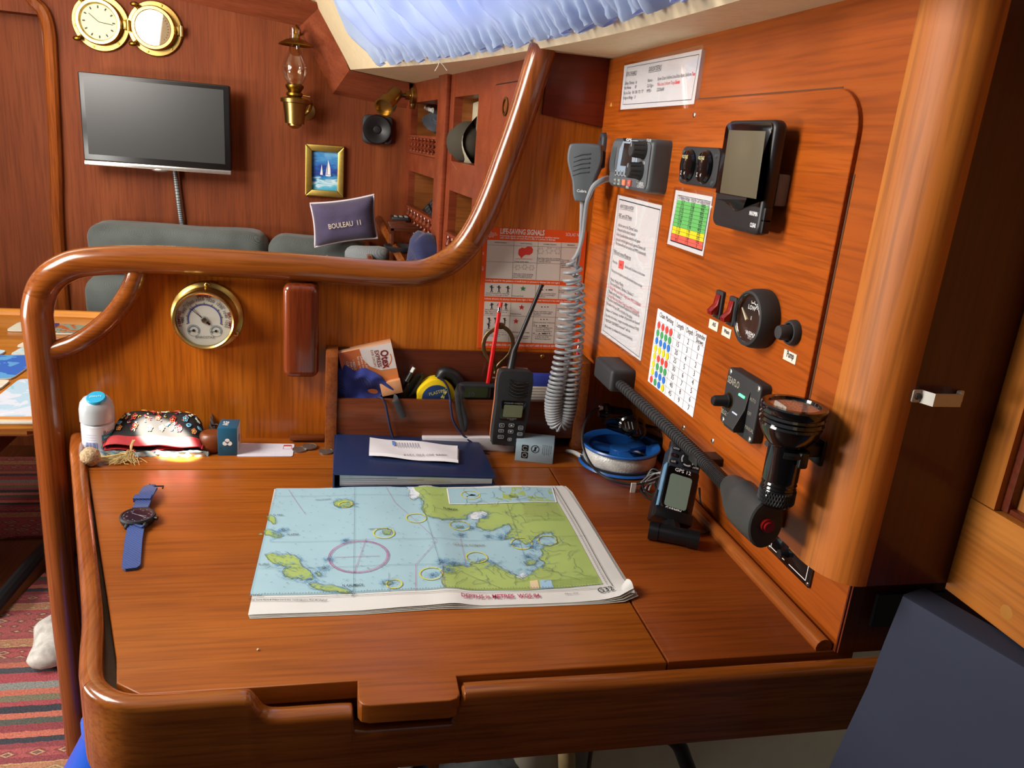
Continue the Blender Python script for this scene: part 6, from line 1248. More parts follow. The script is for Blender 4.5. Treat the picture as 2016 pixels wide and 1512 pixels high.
emboss(t,'maker_print',[('Cobra',C3(497,975),C3(540,985)),('MARINE',C3(508,990),C3(537,994)),('CLASS D',C3(500,1004),C3(542,1008)),('VOLUME',C3(562,710),C3(590,714)),('SQUELCH',C3(523,852),C3(550,857)),('MENU',C3(428,1010),C3(446,1012)),('MR F57W',C3(495,1006),C3(540,1010))][:6],flat('#c9cccb',.5,0,0),WF+.0018,.0033,.01)
# microphone, clip, coiled cable
cl=U((1189,290)); s=S(flat('#33383d',.5)); s.M=Matrix.Translation((0,0,0)); s.prism([(cl.x-.008+.016*0,cl.y-.032),(cl.x+.008,cl.y-.032),(cl.x+.012,cl.y+.002),(cl.x+.011,cl.y+.014),(cl.x+.004,cl.y+.022),(cl.x-.004,cl.y+.022),(cl.x-.011,cl.y+.014),(cl.x-.012,cl.y+.002)],0,.012,.004,3); s.m(STEEL).lathe([(.003,.0125),(.0,.013)],(cl.x,cl.y+.012,0),seg=12); solo('microphone_clip',s,'grey teardrop microphone clip screwed to the console beside the radio','clip',CONS,cl.to_3d())
mb=on(1147,396,1,1.165); MF=Fr(mb,(.90,-.42,.03),(-.06,.0,1)); MF.v=(MF.v-MF.u*MF.v.dot(MF.u)).normalized(); MF.n=MF.u.cross(MF.v); MF.M=Matrix((MF.u,MF.v,MF.n)).transposed().to_4x4(); MF.M.translation=MF.o
t=thing('hand_microphone','grey hand microphone hanging from its clip at the corner','microphone',MF,(0,0,0))
mh=(on(1150,283,1,1.165)-mb).length
pr=cat([(-.010,0,0),(-.014,.010,0),(-.017,.03,0),(-.024,.05,0),(-.0265,mh*.75,0),(-.025,mh*.93,0),(-.018,mh,0),(.018,mh,0),(.025,mh*.93,0),(.0265,mh*.75,0),(.024,.05,0),(.017,.03,0),(.014,.010,0),(.010,0,0)],3)
s=S(GREY); s.sharp=50; s.prism([(p.x,p.y) for p in pr],-.016,.014,.007,4); part(t,'body',s)
for k in range(5):
    y=mh*.82-.0065*k; s=S(GREYD); s.tube([(-.016,y-.005,.0135),(-.004,y,.0145),(.008,y+.0015,.0145)],.0011,6); part(t,'speaker_slot',s)
emboss(t,'maker_print',[],WHT,0,0,fn=lambda s: s.text('Cobra',-.008,.014,.004,.0143,bold=.01))
s=S(BLK); s.box((.024,.05,-.006),(.029,.075,.006),.002); part(t,'talk_key',s)
GC=flat('#8b8e92',.42,0,.03)
t=thing('coiled_cable','grey coiled microphone cable hanging in a loop in front of the poster','cable',WORLD,on(1100,848,1,1.14))
def helix(path,r,turns,wr=.0027):
    Q=cat(path,14); L=[0]
    for a,b in zip(Q,Q[1:]): L.append(L[-1]+(b-a).length)
    n=int(turns*14); out=[]
    def at(s_):
        for i in range(len(Q)-1):
            if L[i+1]>=s_: k=(s_-L[i])/max(1e-9,L[i+1]-L[i]); return Q[i].lerp(Q[i+1],k),(Q[i+1]-Q[i]).normalized()
        return Q[-1],(Q[-1]-Q[-2]).normalized()
    x=V((1,0,0))
    for i in range(n+1):
        q=i/n; f=q; # tighter towards the bottom: turns distribution through density
        p,d=at(L[-1]*dens(f)); x=(x-d*x.dot(d)).normalized(); y=d.cross(x); a=2*PI*turns*q
        ramp=min(1,q*turns*1.2,(1-q)*turns*1.2)
        out.append(p+(x*math.cos(a)+y*math.sin(a))*r*ramp)
    return out
def dens(f): # f: fraction of turns -> fraction of length; sparse at both ends (top), dense in the middle (bottom)
    return f+.055*math.sin(2*PI*f)*1.9*.8 if True else f
cp=[on(*p,1,1.145) for p in ((1128,512),(1126,560),(1118,620),(1110,690),(1098,750),(1090,790),(1092,822),(1101,833),(1113,822),(1120,790),(1126,740),(1131,680),(1134,620),(1134,575),(1131,540))]
s=S(GC); s.tube(helix(cp,.0128,62),.0026,6); part(t,'coil',s)
p0=cp[0]; a=[on(x,y,1,d) for x,y,d in ((1196,352,1.13),(1184,356,1.12),(1168,368,1.12),(1156,395,1.13),(1151,430,1.14),(1146,470,1.145),(1137,498,1.145),(1128,512,1.145))]
s=S(GC); s.tube(cat(a,6),.0030,10); s.tube(cat(a[:4],5),lambda x:.0052-.002*x,10); part(t,'lead_to_radio',s)
a=[on(x,y,1,d) for x,y,d in ((1147,396,1.165),(1146,412,1.16),(1144,440,1.155),(1142,480,1.15),(1139,510,1.147),(1131,540,1.145))]
s=S(GC); s.tube(cat(a,6),.0024,8); s.tube(cat(a[:3],5),lambda x:.0045-.0018*x,10); part(t,'lead_to_microphone',s)
# paired voltmeters
P=[U(C3(x,y),.010) for x,y in ((792,742),(1035,750),(1000,1008),(762,978))]; u0=(P[0].x+P[3].x)/2; u1=(P[1].x+P[2].x)/2; v1=(P[0].y+P[1].y)/2; v0=(P[2].y+P[3].y)/2
t=thing('voltmeter_panel','black panel with two round voltmeters left of the weather display','meter',CONS,((u0+u1)/2,v0,0))
s=S(BLKM); s.prism(rr(u0,v0,u1,v1,.009),WP-.001,.010,.002); part(t,'plate',s)
for x in (.26,.70):
    c=(u0+(u1-u0)*x,(v0+v1)/2,0); r=(v1-v0)*.43
    s=S(BLKG); s.lathe([(r,.0095),(r,.012),(r*.9,.0145),(r*.4,.0165),(0,.017)],c,seg=40); g=part(t,'meter_lens',s)
    s=S(flat('#c8c490',.5,0,0)); s.text('VOLTAGE',c[0],c[1]+r*.42,.0036,.0168,al='CENTER',xs=.7,bold=.02); s.m(WHT).text('V',c[0]+.003,c[1]-r*.6,.0045,.0163,al='CENTER'); s.text('Σ',c[0]-.006,c[1]-r*.6,.004,.0163,al='CENTER'); sub(g,'meter_print',s)
for x,y in ((.93,.80),(.92,.12),(.06,.12),(.06,.85)): s=S(GREYD); s.lathe([(0,.0115),(.002,.0112),(.003,.010)],(u0+(u1-u0)*x,v0+(v1-v0)*y,0),seg=12); part(t,'screw',s)
# weather display
WF=.030; P=[U(C3(x,y),WF) for x,y in ((1068,572),(1388,572),(1280,1322),(976,1240))]; u0=(P[0].x+P[3].x)/2; u1=(P[1].x+P[2].x)/2; v1=(P[0].y+P[1].y)/2; v0=(P[2].y+P[3].y)/2
t=thing('weather_display','glossy black rectangular display with grey screen, MAX/MIN and CLEAR buttons','display',CONS,((u0+u1)/2,v0,0))
s=S(flat('#232224',.42,0,.05)); s.prism(rr(u0,v0,u1,v1,.010),.017,WF,.004,3,True); part(t,'housing',s)
s=S(BLKG); P=rr(u0+.003,v0+(v1-v0)*.255,u1-.004,v1-.003,.006); wv=[(u0+.003+(u1-u0-.007)*k/16,v0+(v1-v0)*(.255-.075*math.exp(-((k/16-.52)/.20)**2))) for k in range(17)]
P=[p for p in P if p[1]>v0+(v1-v0)*.3]; P=[(u1-.004,v0+(v1-v0)*.25)]+P+wv[:-1]; s.prism(P,WF-.001,WF+.0012,.0008); gl=part(t,'glossy_front',s)
a=U(C3(1095,640),WF); b=U(C3(1285,1070),WF); s=S(flat('#5e5746',.3,0,.06,20)); s.prism([U(C3(x,y),WF) for x,y in ((1098,638),(1335,645),(1272,1080),(1040,1040))],WF+.0010,WF+.0016,.0003); part(t,'lcd_screen',s)
emboss(t,'button_print',[('MAX/MIN',C3(1218,1180),C3(1268,1190)),('CLEAR',C3(1222,1255),C3(1258,1264))],WHT,WF+.0003,.0038,.02)
for y in (1185,1255):
    c=U(C3(1330,y),.024); s=S(BLK); s.box((u1-.002,c.y-.007,.020),(u1+.003,c.y+.007,.028),.0015); part(t,'side_button',s)
s=S(flat('#77787c',.95,0,.1,200)); s.box((u0+.02,v0+.028,WP),(u1-.002,v0+(v1-v0)*.55,.017),.002); part(t,'foam_pad',s)
# laminated notices
def sheetq(name,label,quad,film=3.5,frame=True):
    P=[U(p) for p in quad]; u0=(P[0].x+P[3].x)/2; u1=(P[1].x+P[2].x)/2; v1=(P[0].y+P[1].y)/2; v0=(P[2].y+P[3].y)/2
    t=thing(name,label,'notice',CONS,((u0+u1)/2,v0,0)); s=S(PAPER); s.prism([P[3],P[2],P[1],P[0]],WP-.0004 if quad[0][1]>150 else 0,WP+.0006); part(t,'paper',s)
    if film:
        s=S(LAMI); e=.004; s.prism(rr(u0-e,v0-e,u1+e,v1+e,.003),WP+.0007,WP+.0010); part(t,'clear_film',s)
    return t,(u0,v0,u1,v1)
def frame_lines(s,quad,wd,w):
    P=[U(p,w) for p in quad]
    for a,b in zip(P,P[1:]+P[:1]): s.line(a,b,wd,w)
w=WP+.0012
t,_=sheetq('radio_details_notice','laminated notice of boat details and channels at the top of the console',[(1230,129),(1383,97),(1367,205),(1222,216)])
s=S(INK); frame_lines(s,[(1235,133),(1376,107),(1361,196),(1226,206)],.0006,w)
for tx,a,b,h in (('USEFUL CHANNELS',C3(428,290),C3(495,281),.005),('OUR BOAT DETAILS',C3(574,264),C3(655,250),.006),('Calling / Distress   16',C3(420,348),C3(498,340),.0042),('Most Marinas           80',C3(417,378),C3(494,370),.0042),('Ship to Ship   06 / 08 / 72 / 77',C3(412,410),C3(538,400),.0042),('Bridge to Bridge   13',C3(410,441),C3(488,436),.0042),('Name:-',C3(567,331),C3(600,326),.0042),('Call Sign:-',C3(563,364),C3(605,360),.0042),('MMSI:-',C3(560,398),C3(590,394),.0042),('Bravo Oscar Uniform Lima Echo Alpha Uniform',C3(632,320),C3(846,290),.0042),('232006690',C3(625,390),C3(672,386),.0042)): s.fit(CONS,tx,a,b,h,w)
s.line(U(C3(428,294),w),U(C3(495,285),w),.0004,w); s.line(U(C3(574,270),w),U(C3(655,256),w),.0004,w)
s.m(flat('#b83030',.5,0,0)); s.fit(CONS,'Mike Lima Uniform Tango',C3(628,356),C3(742,342),.0042,w); s.m(flat('#e02020',.5,0,0)); s.fit(CONS,'Two',C3(850,292),C3(870,288),.0045,w,bold=.02); s.fit(CONS,'Seven',C3(744,343),C3(772,339),.0045,w,bold=.02); part(t,'print',s)
t,_=sheetq('mayday_notice','tall laminated notice headed How to send a Mayday, below the marine radio',[C2(320,188),C2(806,306),(1262,711),(1184,655)])
s=S(INK); frame_lines(s,[C2(332,235),C2(780,352),(1258,703),(1187,650)],.0006,w); 
s.line(U(C2(332,236),w),U(C2(780,353),w),.0012,w)
for tx,a,b,h in (('HOW TO SEND A MAYDAY',C2(338,332),C2(487,362),.0055),('FIRST send a DSC Mayday',C2(322,432),C2(466,465),.0055),('- Lift the cover on the "Distress" button',C2(312,530),C2(530,600),.0045),('- Press and hold for about 5 seconds',C2(302,580),C2(505,645),.0045),('- A list of possible distress situations will appear',C2(292,632),C2(560,722),.0045),('- Just push and hold again to send a general Distress call',C2(286,684),C2(612,802),.0045),('- The screen will send our position and MMSI automatically',C2(280,728),C2(620,862),.0045),('THEN send a manual Mayday too',C2(266,828),C2(455,905),.0055),('Press the',C2(257,930),C2(305,955),.0042),('Button until 16 shows on the screen',C2(390,990),C2(608,1090),.0042),('Pick up the microphone, press the transmit button and say',C2(244,1030),C2(578,1210),.0042),
  ('Mayday, Mayday, Mayday',C2(232,1128),C2(372,1200),.0045),('This is yacht Bouleau 2, Bouleau 2, Bouleau 2',C2(226,1172),C2(482,1310),.0045),('Mayday yacht Bouleau 2',C2(212,1262),C2(350,1345),.0045),
  ('My position is (read the latitude and longitude from the screen on',C2(200,1345),C2(548,1540),.0045),('the radio or the top GPS on the left of the table)',C2(190,1392),C2(470,1560),.0045),('Nature of distress, number of persons on board',(1193,612),(1258,640),.0042),('Any other information. I require immediate assistance OVER',(1192,622),(1257,652),.0042),('"MAYDAY DISTRESS received" will do',(1191,632),(1240,655),.0042),('(Remember to release the transmit button)',(1190,643),(1244,670),.0042)): s.fit(CONS,tx,a,b,h,w)
for a,b in ((C2(338,340),C2(487,372)),(C2(322,440),C2(466,475)),(C2(266,836),C2(455,915))): s.line(U(a,w),U(b,w),.0004,w)
s.m(flat('#a02038',.5,0,0)); s.fit(CONS,'Call sign Mike Lima Uniform Tango Seven MMSI 232006690',C2(220,1218),C2(562,1425),.0045,w); s.fit(CONS,'Call sign Mike Lima Uniform Tango Seven MMSI 232006690',C2(206,1305),C2(545,1512),.0045,w)
s.m(flat('#d95048',.5,0,0)); s.poly([U(C2(x,y),w) for x,y in ((328,905),(380,920),(370,1012),(320,995))],w); s.m(INK).text('16+',U(C2(336,968),w).x,U(C2(336,968),w).y,.004,w+.0002); part(t,'print',s)
t,_=sheetq('battery_notice','laminated green, yellow and red battery voltage table under the voltmeters',[C2(960,135),C2(1366,210),C2(1258,866),C2(864,727)])
s=S(flat('#5fae5c',.5,0,.02)); s.poly([U(C2(x,y),w) for x,y in ((972,242),(1322,312),(1270,620),(920,525))],w); s.m(flat('#d9c81e',.5,0,.02)).poly([U(C2(x,y),w) for x,y in ((920,525),(1270,620),(1254,714),(906,608))],w); s.m(flat('#dd5a4c',.5,0,.02)).poly([U(C2(x,y),w) for x,y in ((906,608),(1254,714),(1240,802),(893,688))],w); part(t,'coloured_bands',s)
w+=.0002; s=S(INK); frame_lines(s,[C2(976,190),C2(1332,262),C2(1240,802),C2(893,688)],.0005,w); s.line(U(C2(893,688),w),U(C2(1240,802),w),.0014,w)
s.fit(CONS,'12V Battery Voltage   Volts Per Cell  State of charge',C2(978,232),C2(1320,300),.0045,w)
for k,(a_,b_,c_) in enumerate((('12.7','2.12','100%'),('12.5','2.08','90%'),('12.42','2.07','80%'),('12.32','2.05','70%'),('12.20','2.03','60%'),('12.06','2.01','50%'),('11.9','1.98','40%'),('11.75','1.96','30%'),('11.58','1.93','20%'),('11.31','1.89','10%'),('10.5','1.75','0'))):
    f=(k+.72)/11
    def lp(p,q): return (p[0]+(q[0]-p[0])*f,p[1]+(q[1]-p[1])*f)
    L_,R_=lp((972,242),(893,688)),lp((1322,312),(1240,802)); g=(k+1)/11
    for tx,x in ((a_,.18),(b_,.50),(c_,.82)):
        m_=(L_[0]+(R_[0]-L_[0])*x,L_[1]+(R_[1]-L_[1])*x); q=U(C2(*m_),w); s.text(tx,q.x,q.y,.0040,w,al='CENTER')
    L2=(972+(893-972)*g,242+(688-242)*g); R2=(1322+(1240-1322)*g,312+(802-312)*g); s.line(U(C2(*L2),w),U(C2(*R2),w),.0003,w)
part(t,'print',s)
w=WP+.0009
t,_=sheetq('chain_marking_table','white chain marking table with rows of coloured dots and depths',[C1(206,300),C1(636,540),C1(512,1260),C1(117,940)],film=0)
s=S(flat('#8a8a90',.6,0,0)); TL,TR,BR,BL_=(206,300),(636,540),(512,1260),(117,940)
def bil(a,b): 
    p=(TL[0]+(TR[0]-TL[0])*a,TL[1]+(TR[1]-TL[1])*a); q=(BL_[0]+(BR[0]-BL_[0])*a,BL_[1]+(BR[1]-BL_[1])*a); return C1(p[0]+(q[0]-p[0])*b,p[1]+(q[1]-p[1])*b)
ys=[.155+(.845/8)*k for k in range(9)]
for y in ys[:-1]: s.line(U(bil(0,y),w),U(bil(1,y),w),.0005,w)
for x in (.365,.57,.755): s.line(U(bil(x,0),w),U(bil(x,1),w),.0005,w)
s.m(INK)
for tx,x,y in (('Chain Marking',.18,.075),('Length',.465,.075),('Depth',.66,.075),('Sounder',.875,.055),('Shows',.875,.125)): q=U(bil(x,y),w); s.text(tx,q.x,q.y-.002,.0062,w,al='CENTER',xs=.85)
rows=('RRRR','GGGG','BBBB','YYYY','YRRR','YGGG','YBBB','RGBY'); DC={'R':flat('#d9423c',.5,0,.02),'G':flat('#3f9a5a',.5,0,.02),'B':flat('#2a72c8',.5,0,.02),'Y':flat('#d6c81e',.5,0,.02)}
for r_,row in enumerate(rows):
    y=(ys[r_]+ys[r_+1])/2
    for tx,x in ((str(10+5*r_),.465),(str(2+r_),.66),(str(r_),.875)): q=U(bil(x,y),w); s.text(tx,q.x,q.y-.002,.0065,w,al='CENTER')
part(t,'grid_and_figures',s)
for r_,row in enumerate(rows):
    y=(ys[r_]+ys[r_+1])/2
    for k,ch in enumerate(row): s=S(DC[ch]); q=U(bil(.055+.083*k,y),w); s.disc(q,.0047,w+.0001*k+.0001,20); part(t,'dot',s)
# rocker switches with labels
for nm_,P,lab_ in (('AIS',((722,132),(778,160),(738,398),(672,370)),'black rocker switch with red lever, the left one above the AIS label'),('Waste',((842,188),(900,215),(850,462),(786,432)),'black rocker switch with red lever beside the round gauge, above the Waste label')):
    Q=[U(C1(*p),.008) for p in P]; u0=(Q[0].x+Q[3].x)/2;u1=(Q[1].x+Q[2].x)/2;v1=(Q[0].y+Q[1].y)/2;v0=(Q[2].y+Q[3].y)/2
    t=thing('rocker_switch',lab_,'switch',CONS,((u0+u1)/2,v0,0)); s=S(BLKM); s.prism(rr(u0,v0,u1,v1,.0015),WP,.008,.0008); part(t,'bezel',s)
    s=S(REDD); m_=Matrix.Identity(4); c=((u0+u1)/2,(v0+v1)/2)
    s.M=Matrix(((0,0,1,u0+.003),(1,0,0,0),(0,1,0,0),(0,0,0,1))); s.prism([(v0+.004,.008),(v0+.004,.016),(v0+.008,.017),(c[1],.011),(v1-.004,.0095),(v1-.004,.008)],0,u1-u0-.006,.0006,2,True); part(t,'red_lever',s)
def tape(tx,quad,label,h,ta,tb):
    P=[U(C1(*p)) for p in quad]; s=S(flat('#ddd3c4',.5,0,.02)); s.prism([P[3],P[2],P[1],P[0]],WP-.0002,WP+.0005); s.m(INK).fit(CONS,tx,C1(*ta),C1(*tb),h,WP+.0007,bold=.02)
    solo('name_label',s,label,'label',CONS,(P[3].x,P[3].y,0))
tape('AIS',((662,390),(740,425),(726,508),(650,468)),'small cream label printed AIS under the left rocker switch',.0042,(680,452),(708,464))
tape('Waste',((776,455),(855,490),(838,572),(763,530)),'small cream label printed Waste under the right rocker switch',.0042,(782,510),(828,532))
tape('Pump',((1322,656),(1430,710),(1413,798),(1306,744)),'small cream label printed Pump below the rubber button',.0058,(1332,722),(1392,750))
# round gauge
c=U(C1(1075,392),WP); cf=U(C1(980,392),.024); rg=(U(C1(1060,115),.014).y-U(C1(1060,662),.014).y)/2; c=V((cf.x,(U(C1(1060,115),.014).y+U(C1(1060,662),.014).y)/2))
t=thing('tank_gauge','round black tank gauge with white needle between switches and pump button','gauge',CONS,(c.x,c.y,0))
s=S(RUB); s.lathe([(rg,WP-.001),(rg*1.02,.010),(rg,.018),(rg*.93,.0235),(rg*.86,.0245),(rg*.82,.0225),(rg*.80,.018)],(c.x,c.y,0),seg=56); part(t,'rubber_ring',s)
s=S(flat('#101012',.5,0,0)); s.disc(c,rg*.81,.0185,48); d=part(t,'dial',s)
s=S(WHT); s.ring(c,rg*.50,rg*.54,.0188,.35,1.9,24); s.text('LOW',c.x-rg*.08,c.y+rg*.28,.0042,.0188,al='CENTER',bold=.02); s.text('HIGH',c.x+rg*.42,c.y+rg*.36,.0042,.0188,al='CENTER',bold=.02); s.text('E',c.x-rg*.05,c.y-rg*.05,.0035,.0188); s.text('WEMA',c.x+rg*.12,c.y-rg*.60,.0045,.0188,al='CENTER',bold=.02); s.text('SYSTEM',c.x+rg*.25,c.y-rg*.70,.0032,.0188,al='CENTER')
for a in (.4,.8,1.15,1.5,1.85): s.line((c.x+math.cos(a)*rg*.50,c.y+math.sin(a)*rg*.5),(c.x+math.cos(a)*rg*.60,c.y+math.sin(a)*rg*.60),.0009,.0188)
sub(d,'dial_print',s)
s=S(flat('#d8cfae',.5)); a=U(C1(950,295),.019); b=U(C1(990,405),.019); s.tube([a.to_3d()+V((0,0,.0195)),b.to_3d()+V((0,0,.0195))],lambda x:.0008+.0010*x,6); part(t,'needle',s)
s=S(CHROME); s.lathe([(rg*.80,.0225),(rg*.815,.0235),(rg*.83,.0230)],(c.x,c.y,0),seg=48); part(t,'chrome_rim',s)
s=S(TGLASS); s.disc(c,rg*.81,.0222,40); part(t,'glass',s)
# rubber push button
c=U(C1(1425,525),WP); rb=(U(C1(1425,405)).y-U(C1(1425,648)).y)/2
t=thing('push_button','black rubber push button above the Pump label','button',CONS,(c.x-.004,c.y,0)); s=S(RUB); s.lathe([(rb,WP-.001),(rb,.008),(rb*.88,.011),(rb*.74,.011),(rb*.70,.008),(0,.008)],(c.x-.004,c.y,0),seg=40); part(t,'collar',s)
s=S(RUB); s.lathe([(rb*.62,.008),(rb*.60,.018),(rb*.50,.021),(0,.0215)],(c.x-.004,c.y,0),seg=36); part(t,'plunger',s)
# bilge pump switch panel
WF=.016; P=[U(C1(*p),WF) for p in ((830,820),(1130,985),(1012,1500),(735,1285))]; u0=(P[0].x+P[3].x)/2; u1=(P[1].x+P[2].x)/2; v1=(P[0].y+P[1].y)/2; v0=(P[2].y+P[3].y)/2
t=thing('bilge_pump_switch','black bilge pump switch panel with lit green indicator and rocker','switch panel',CONS,((u0+u1)/2,v0,0))
s=S(BLKM); s.prism(rr(u0,v0,u1,v1,.005),WP-.001,WF,.002,3); part(t,'plate',s)
uw=u1-u0; vh=v1-v0
def B(x,y): return (u0+uw*x,v0+vh*y)
s=S(BLKM); a=B(.42,.10);b=B(.74,.90); s.M=Matrix(((0,0,1,a[0]),(1,0,0,0),(0,1,0,0),(0,0,0,1))); s.sharp=20; s.prism([(a[1],WF-.002),(a[1],WF+.010),(a[1]+vh*.06,WF+.012),((a[1]+b[1])/2,WF+.003),(b[1]-vh*.12,WF+.001),(b[1],WF-.001),(b[1],WF-.002)],0,b[0]-a[0],.001,2,True); rk_=part(t,'rocker',s)
s=S(flat('#5fe89a',.4,0,0,emit=1.6)); q=B(.50,.66); s.box((q[0],q[1],WF+.0015),(q[0]+uw*.16,q[1]+.0025,WF+.0032),.0004); sub(rk_,'green_indicator',s,'lit green indicator bar')
s=S(flat('#c9d2e8',.5)); q=B(.50,.36); s.box((q[0],q[1],WF+.004),(q[0]+uw*.15,q[1]+.0015,WF+.0068),.0003); sub(rk_,'white_mark',s)
q=B(.12,.44); s=S(BLK); s.lathe([(.0075,WF-.001),(.0075,WF+.003),(.006,WF+.005),(.0055,WF+.016),(.004,WF+.018),(0,WF+.0185)],(q[0]+.004,q[1],0),seg=28); s.m(BRASSD).ring((q[0]+.004,q[1]),.0077,.0088,WF+.0004); part(t,'fuse_holder',s)
for x,y in ((.08,.93),(.92,.93),(.10,.07),(.92,.07)): q=B(x,y); s=S(STEEL); s.lathe([(0,WF+.0008),(.002,WF+.0006),(.003,WF)],(q[0],q[1],0),seg=12); part(t,'screw',s)
s=S(flat('#8e8a7c',.5,0,0)); q=B(.05,.74); s.text('SEAFLO',q[0],q[1],.0068,WF+.0003,xs=.75,bold=.03); q=B(.02,.17); s.text('BILGE PUMP',q[0],q[1],.0046,WF+.0003,xs=.7,bold=.02)
for tx,y in (('AUTO',.68),('OFF',.44),('MANUAL',.20)): q=B(.76,y); s.text(tx,q[0],q[1],.0036,WF+.0003,xs=.8)
part(t,'panel_print',s)
# torch in its clip
tc_=V((.352,.548)); 
def zt(y): return on(1565,y,1,tc_.y).z
pt=on(1565,795,1,.548); tx_=pt.x; ztop=pt.z; zbt=on(1548,990,1,.548).z; H=ztop-zbt; rh=on(1621,795,1,.548).x-pt.x
t=thing('flashlight','black metal flashlight held upright in a wall clip at the right of the console','flashlight',WORLD,(tx_,.548,zbt))
o3=(tx_,.548,zbt); rb=rh*.56
s=S(BLKG); s.lathe([(0,0),(rb*.9,0),(rb,.002),(rb,H*.15),(rb*.97,H*.16),(rb*.95,H*.165),(rb*1.0,H*.18),(rb*.94,H*.2),(rb*1.0,H*.22),(rb*.94,H*.24),(rb*1.0,H*.26),(rb*1.0,H*.60),(rb*1.02,H*.62)],o3,seg=48); part(t,'barrel',s)
s=S(BLKM)
for k in range(40): a=2*PI*k/40; s.tube([(o3[0]+math.cos(a+j*.04)*rb*1.01,o3[1]+math.sin(a+j*.04)*rb*1.01,o3[2]+.003+H*.02*j) for j in range(7)],.0006,4); s.tube([(o3[0]+math.cos(a-j*.04)*rb*1.01,o3[1]+math.sin(a-j*.04)*rb*1.01,o3[2]+.003+H*.02*j) for j in range(7)],.0006,4)
part(t,'knurled_cap',s)
s=S(BLKG); s.lathe([(rb*1.0,H*.60),(rb*1.25,H*.64),(rh*.90,H*.74),(rh*.97,H*.80),(rh*.93,H*.82),(rh*1.0,H*.84),(rh*.94,H*.865),(rh*1.0,H*.89),(rh*.95,H*.91),(rh*1.02,H*.94),(rh*1.02,H*.985),(rh*.98,H),(rh*.80,H),(rh*.76,H*.97)],o3,seg=56); part(t,'head',s)
s=S(flat('#b49a90',.25,.3,.5,500,bump=1)); s.lathe([(rh*.76,H*.97),(rh*.4,H*.955),(0,H*.95)],o3,seg=40); part(t,'reflector',s)
s=S(TGLASS); s.disc((o3[0],o3[1]),rh*.78,o3[2]+H*.978,40); part(t,'lens',s)
s=S(BLK); s.prism(rr(-.004,-.007,.004,.007,.002),0,.004,.001); s.bm.transform(Matrix.Translation((o3[0]+.006,o3[1]-rb-.001,o3[2]+H*.52))@Matrix.Rotation(PI/2,4,'X')); part(t,'switch',s)
s=S(BLK); s.box((o3[0]+rb*.5,o3[1]-.008,o3[2]+H*.5),(XC-WP,o3[1]+.008,o3[2]+H*.62),.002); s.tube([(o3[0]+math.cos(a)*rb*1.12,o3[1]+math.sin(a)*rb*1.12,o3[2]+H*.55) for a in [-2.2+k*.2 for k in range(23)]],.003,6); s.box((XC-WP-.003,o3[1]-.011,o3[2]+H*.42),(XC-WP+.001,o3[1]+.011,o3[2]+H*.68),.002); solo('torch_clip',s,'black plastic wall clip gripping the flashlight barrel','clip',WORLD,(XC-WP,o3[1],o3[2]+H*.42))
# gooseneck lamp
t=thing('gooseneck_lamp','black flexible gooseneck chart lamp stretched along the console bottom edge','lamp',CONS,(.11,-.33,0))
a=U((1167,706),.02); P=[U((x,y),.030) for x,y in ((1168,705),(1205,722),(1200,762),(1165,740))]
b0=CONS.loc(on(1166,742,0,XC-.045)); 
u0=U((1168,730),.040).x; u1=U((1203,745),.040).x; v1=U((1190,716),.040).y; v0=U((1190,764),.040).y
s=S(BLKM); s.box((u0,v0,-.0),(u1,v1,.040),.006,3); part(t,'wall_mount',s)
path=[U((x,y),w_).to_3d()+V((0,0,w_)) for x,y,w_ in ((1200,741,.026),(1215,752,.026),(1260,792,.026),(1310,838,.026),(1355,880,.026),(1395,918,.028),(1418,942,.032),(1438,962,.036))]
Q=cat(path,10); s=S(BLKM); s.tube(Q,.0072,14)
part(t,'flexible_neck',s)
s=S(BLK); 
Q2=cat(path,22)
for k in range(0,len(Q2)-1,2): d_=(Q2[k+1]-Q2[k]).normalized(); s.tube([Q2[k]-d_*.0007,Q2[k]+d_*.0007],.0078,12)
part(t,'neck_rings',s)
hp=[U((x,y),w_).to_3d()+V((0,0,w_)) for x,y,w_ in ((1432,956,.036),(1445,968,.036),(1458,986,.037),(1475,1004,.038),(1496,1022,.039),(1509,1033,.039))]
hd=(hp[-1]-hp[0]).normalized()
Qh=cat(hp,5); s=S(flat('#2d2e2e',.5,0,.05,100)); s.tube(Qh,lambda x:.0105+.0125*min(1,max(0,(x-.02)/.42))**.8 if x<.97 else .021,24,flatn=(0,0,1),fl=.72); hdp=part(t,'lamp_head',s)
e=hp[-1]; s=S(REDD); s.cyl(e-hd*.002,e+hd*.0035,.0062,seg=24); s.cyl(e+hd*.003,e+hd*.006,.0045,seg=20); sub(hdp,'red_switch',s,'dark red push switch')
s=S(BLK); c=U((1405,902),.01); s.box((c.x-.010,c.y-.006,WP-.003),(c.x+.012,c.y+.004,.035),.002); solo('neck_holder',s,'small black bracket holding the gooseneck on the console edge','bracket',CONS,(c.x,c.y,0))
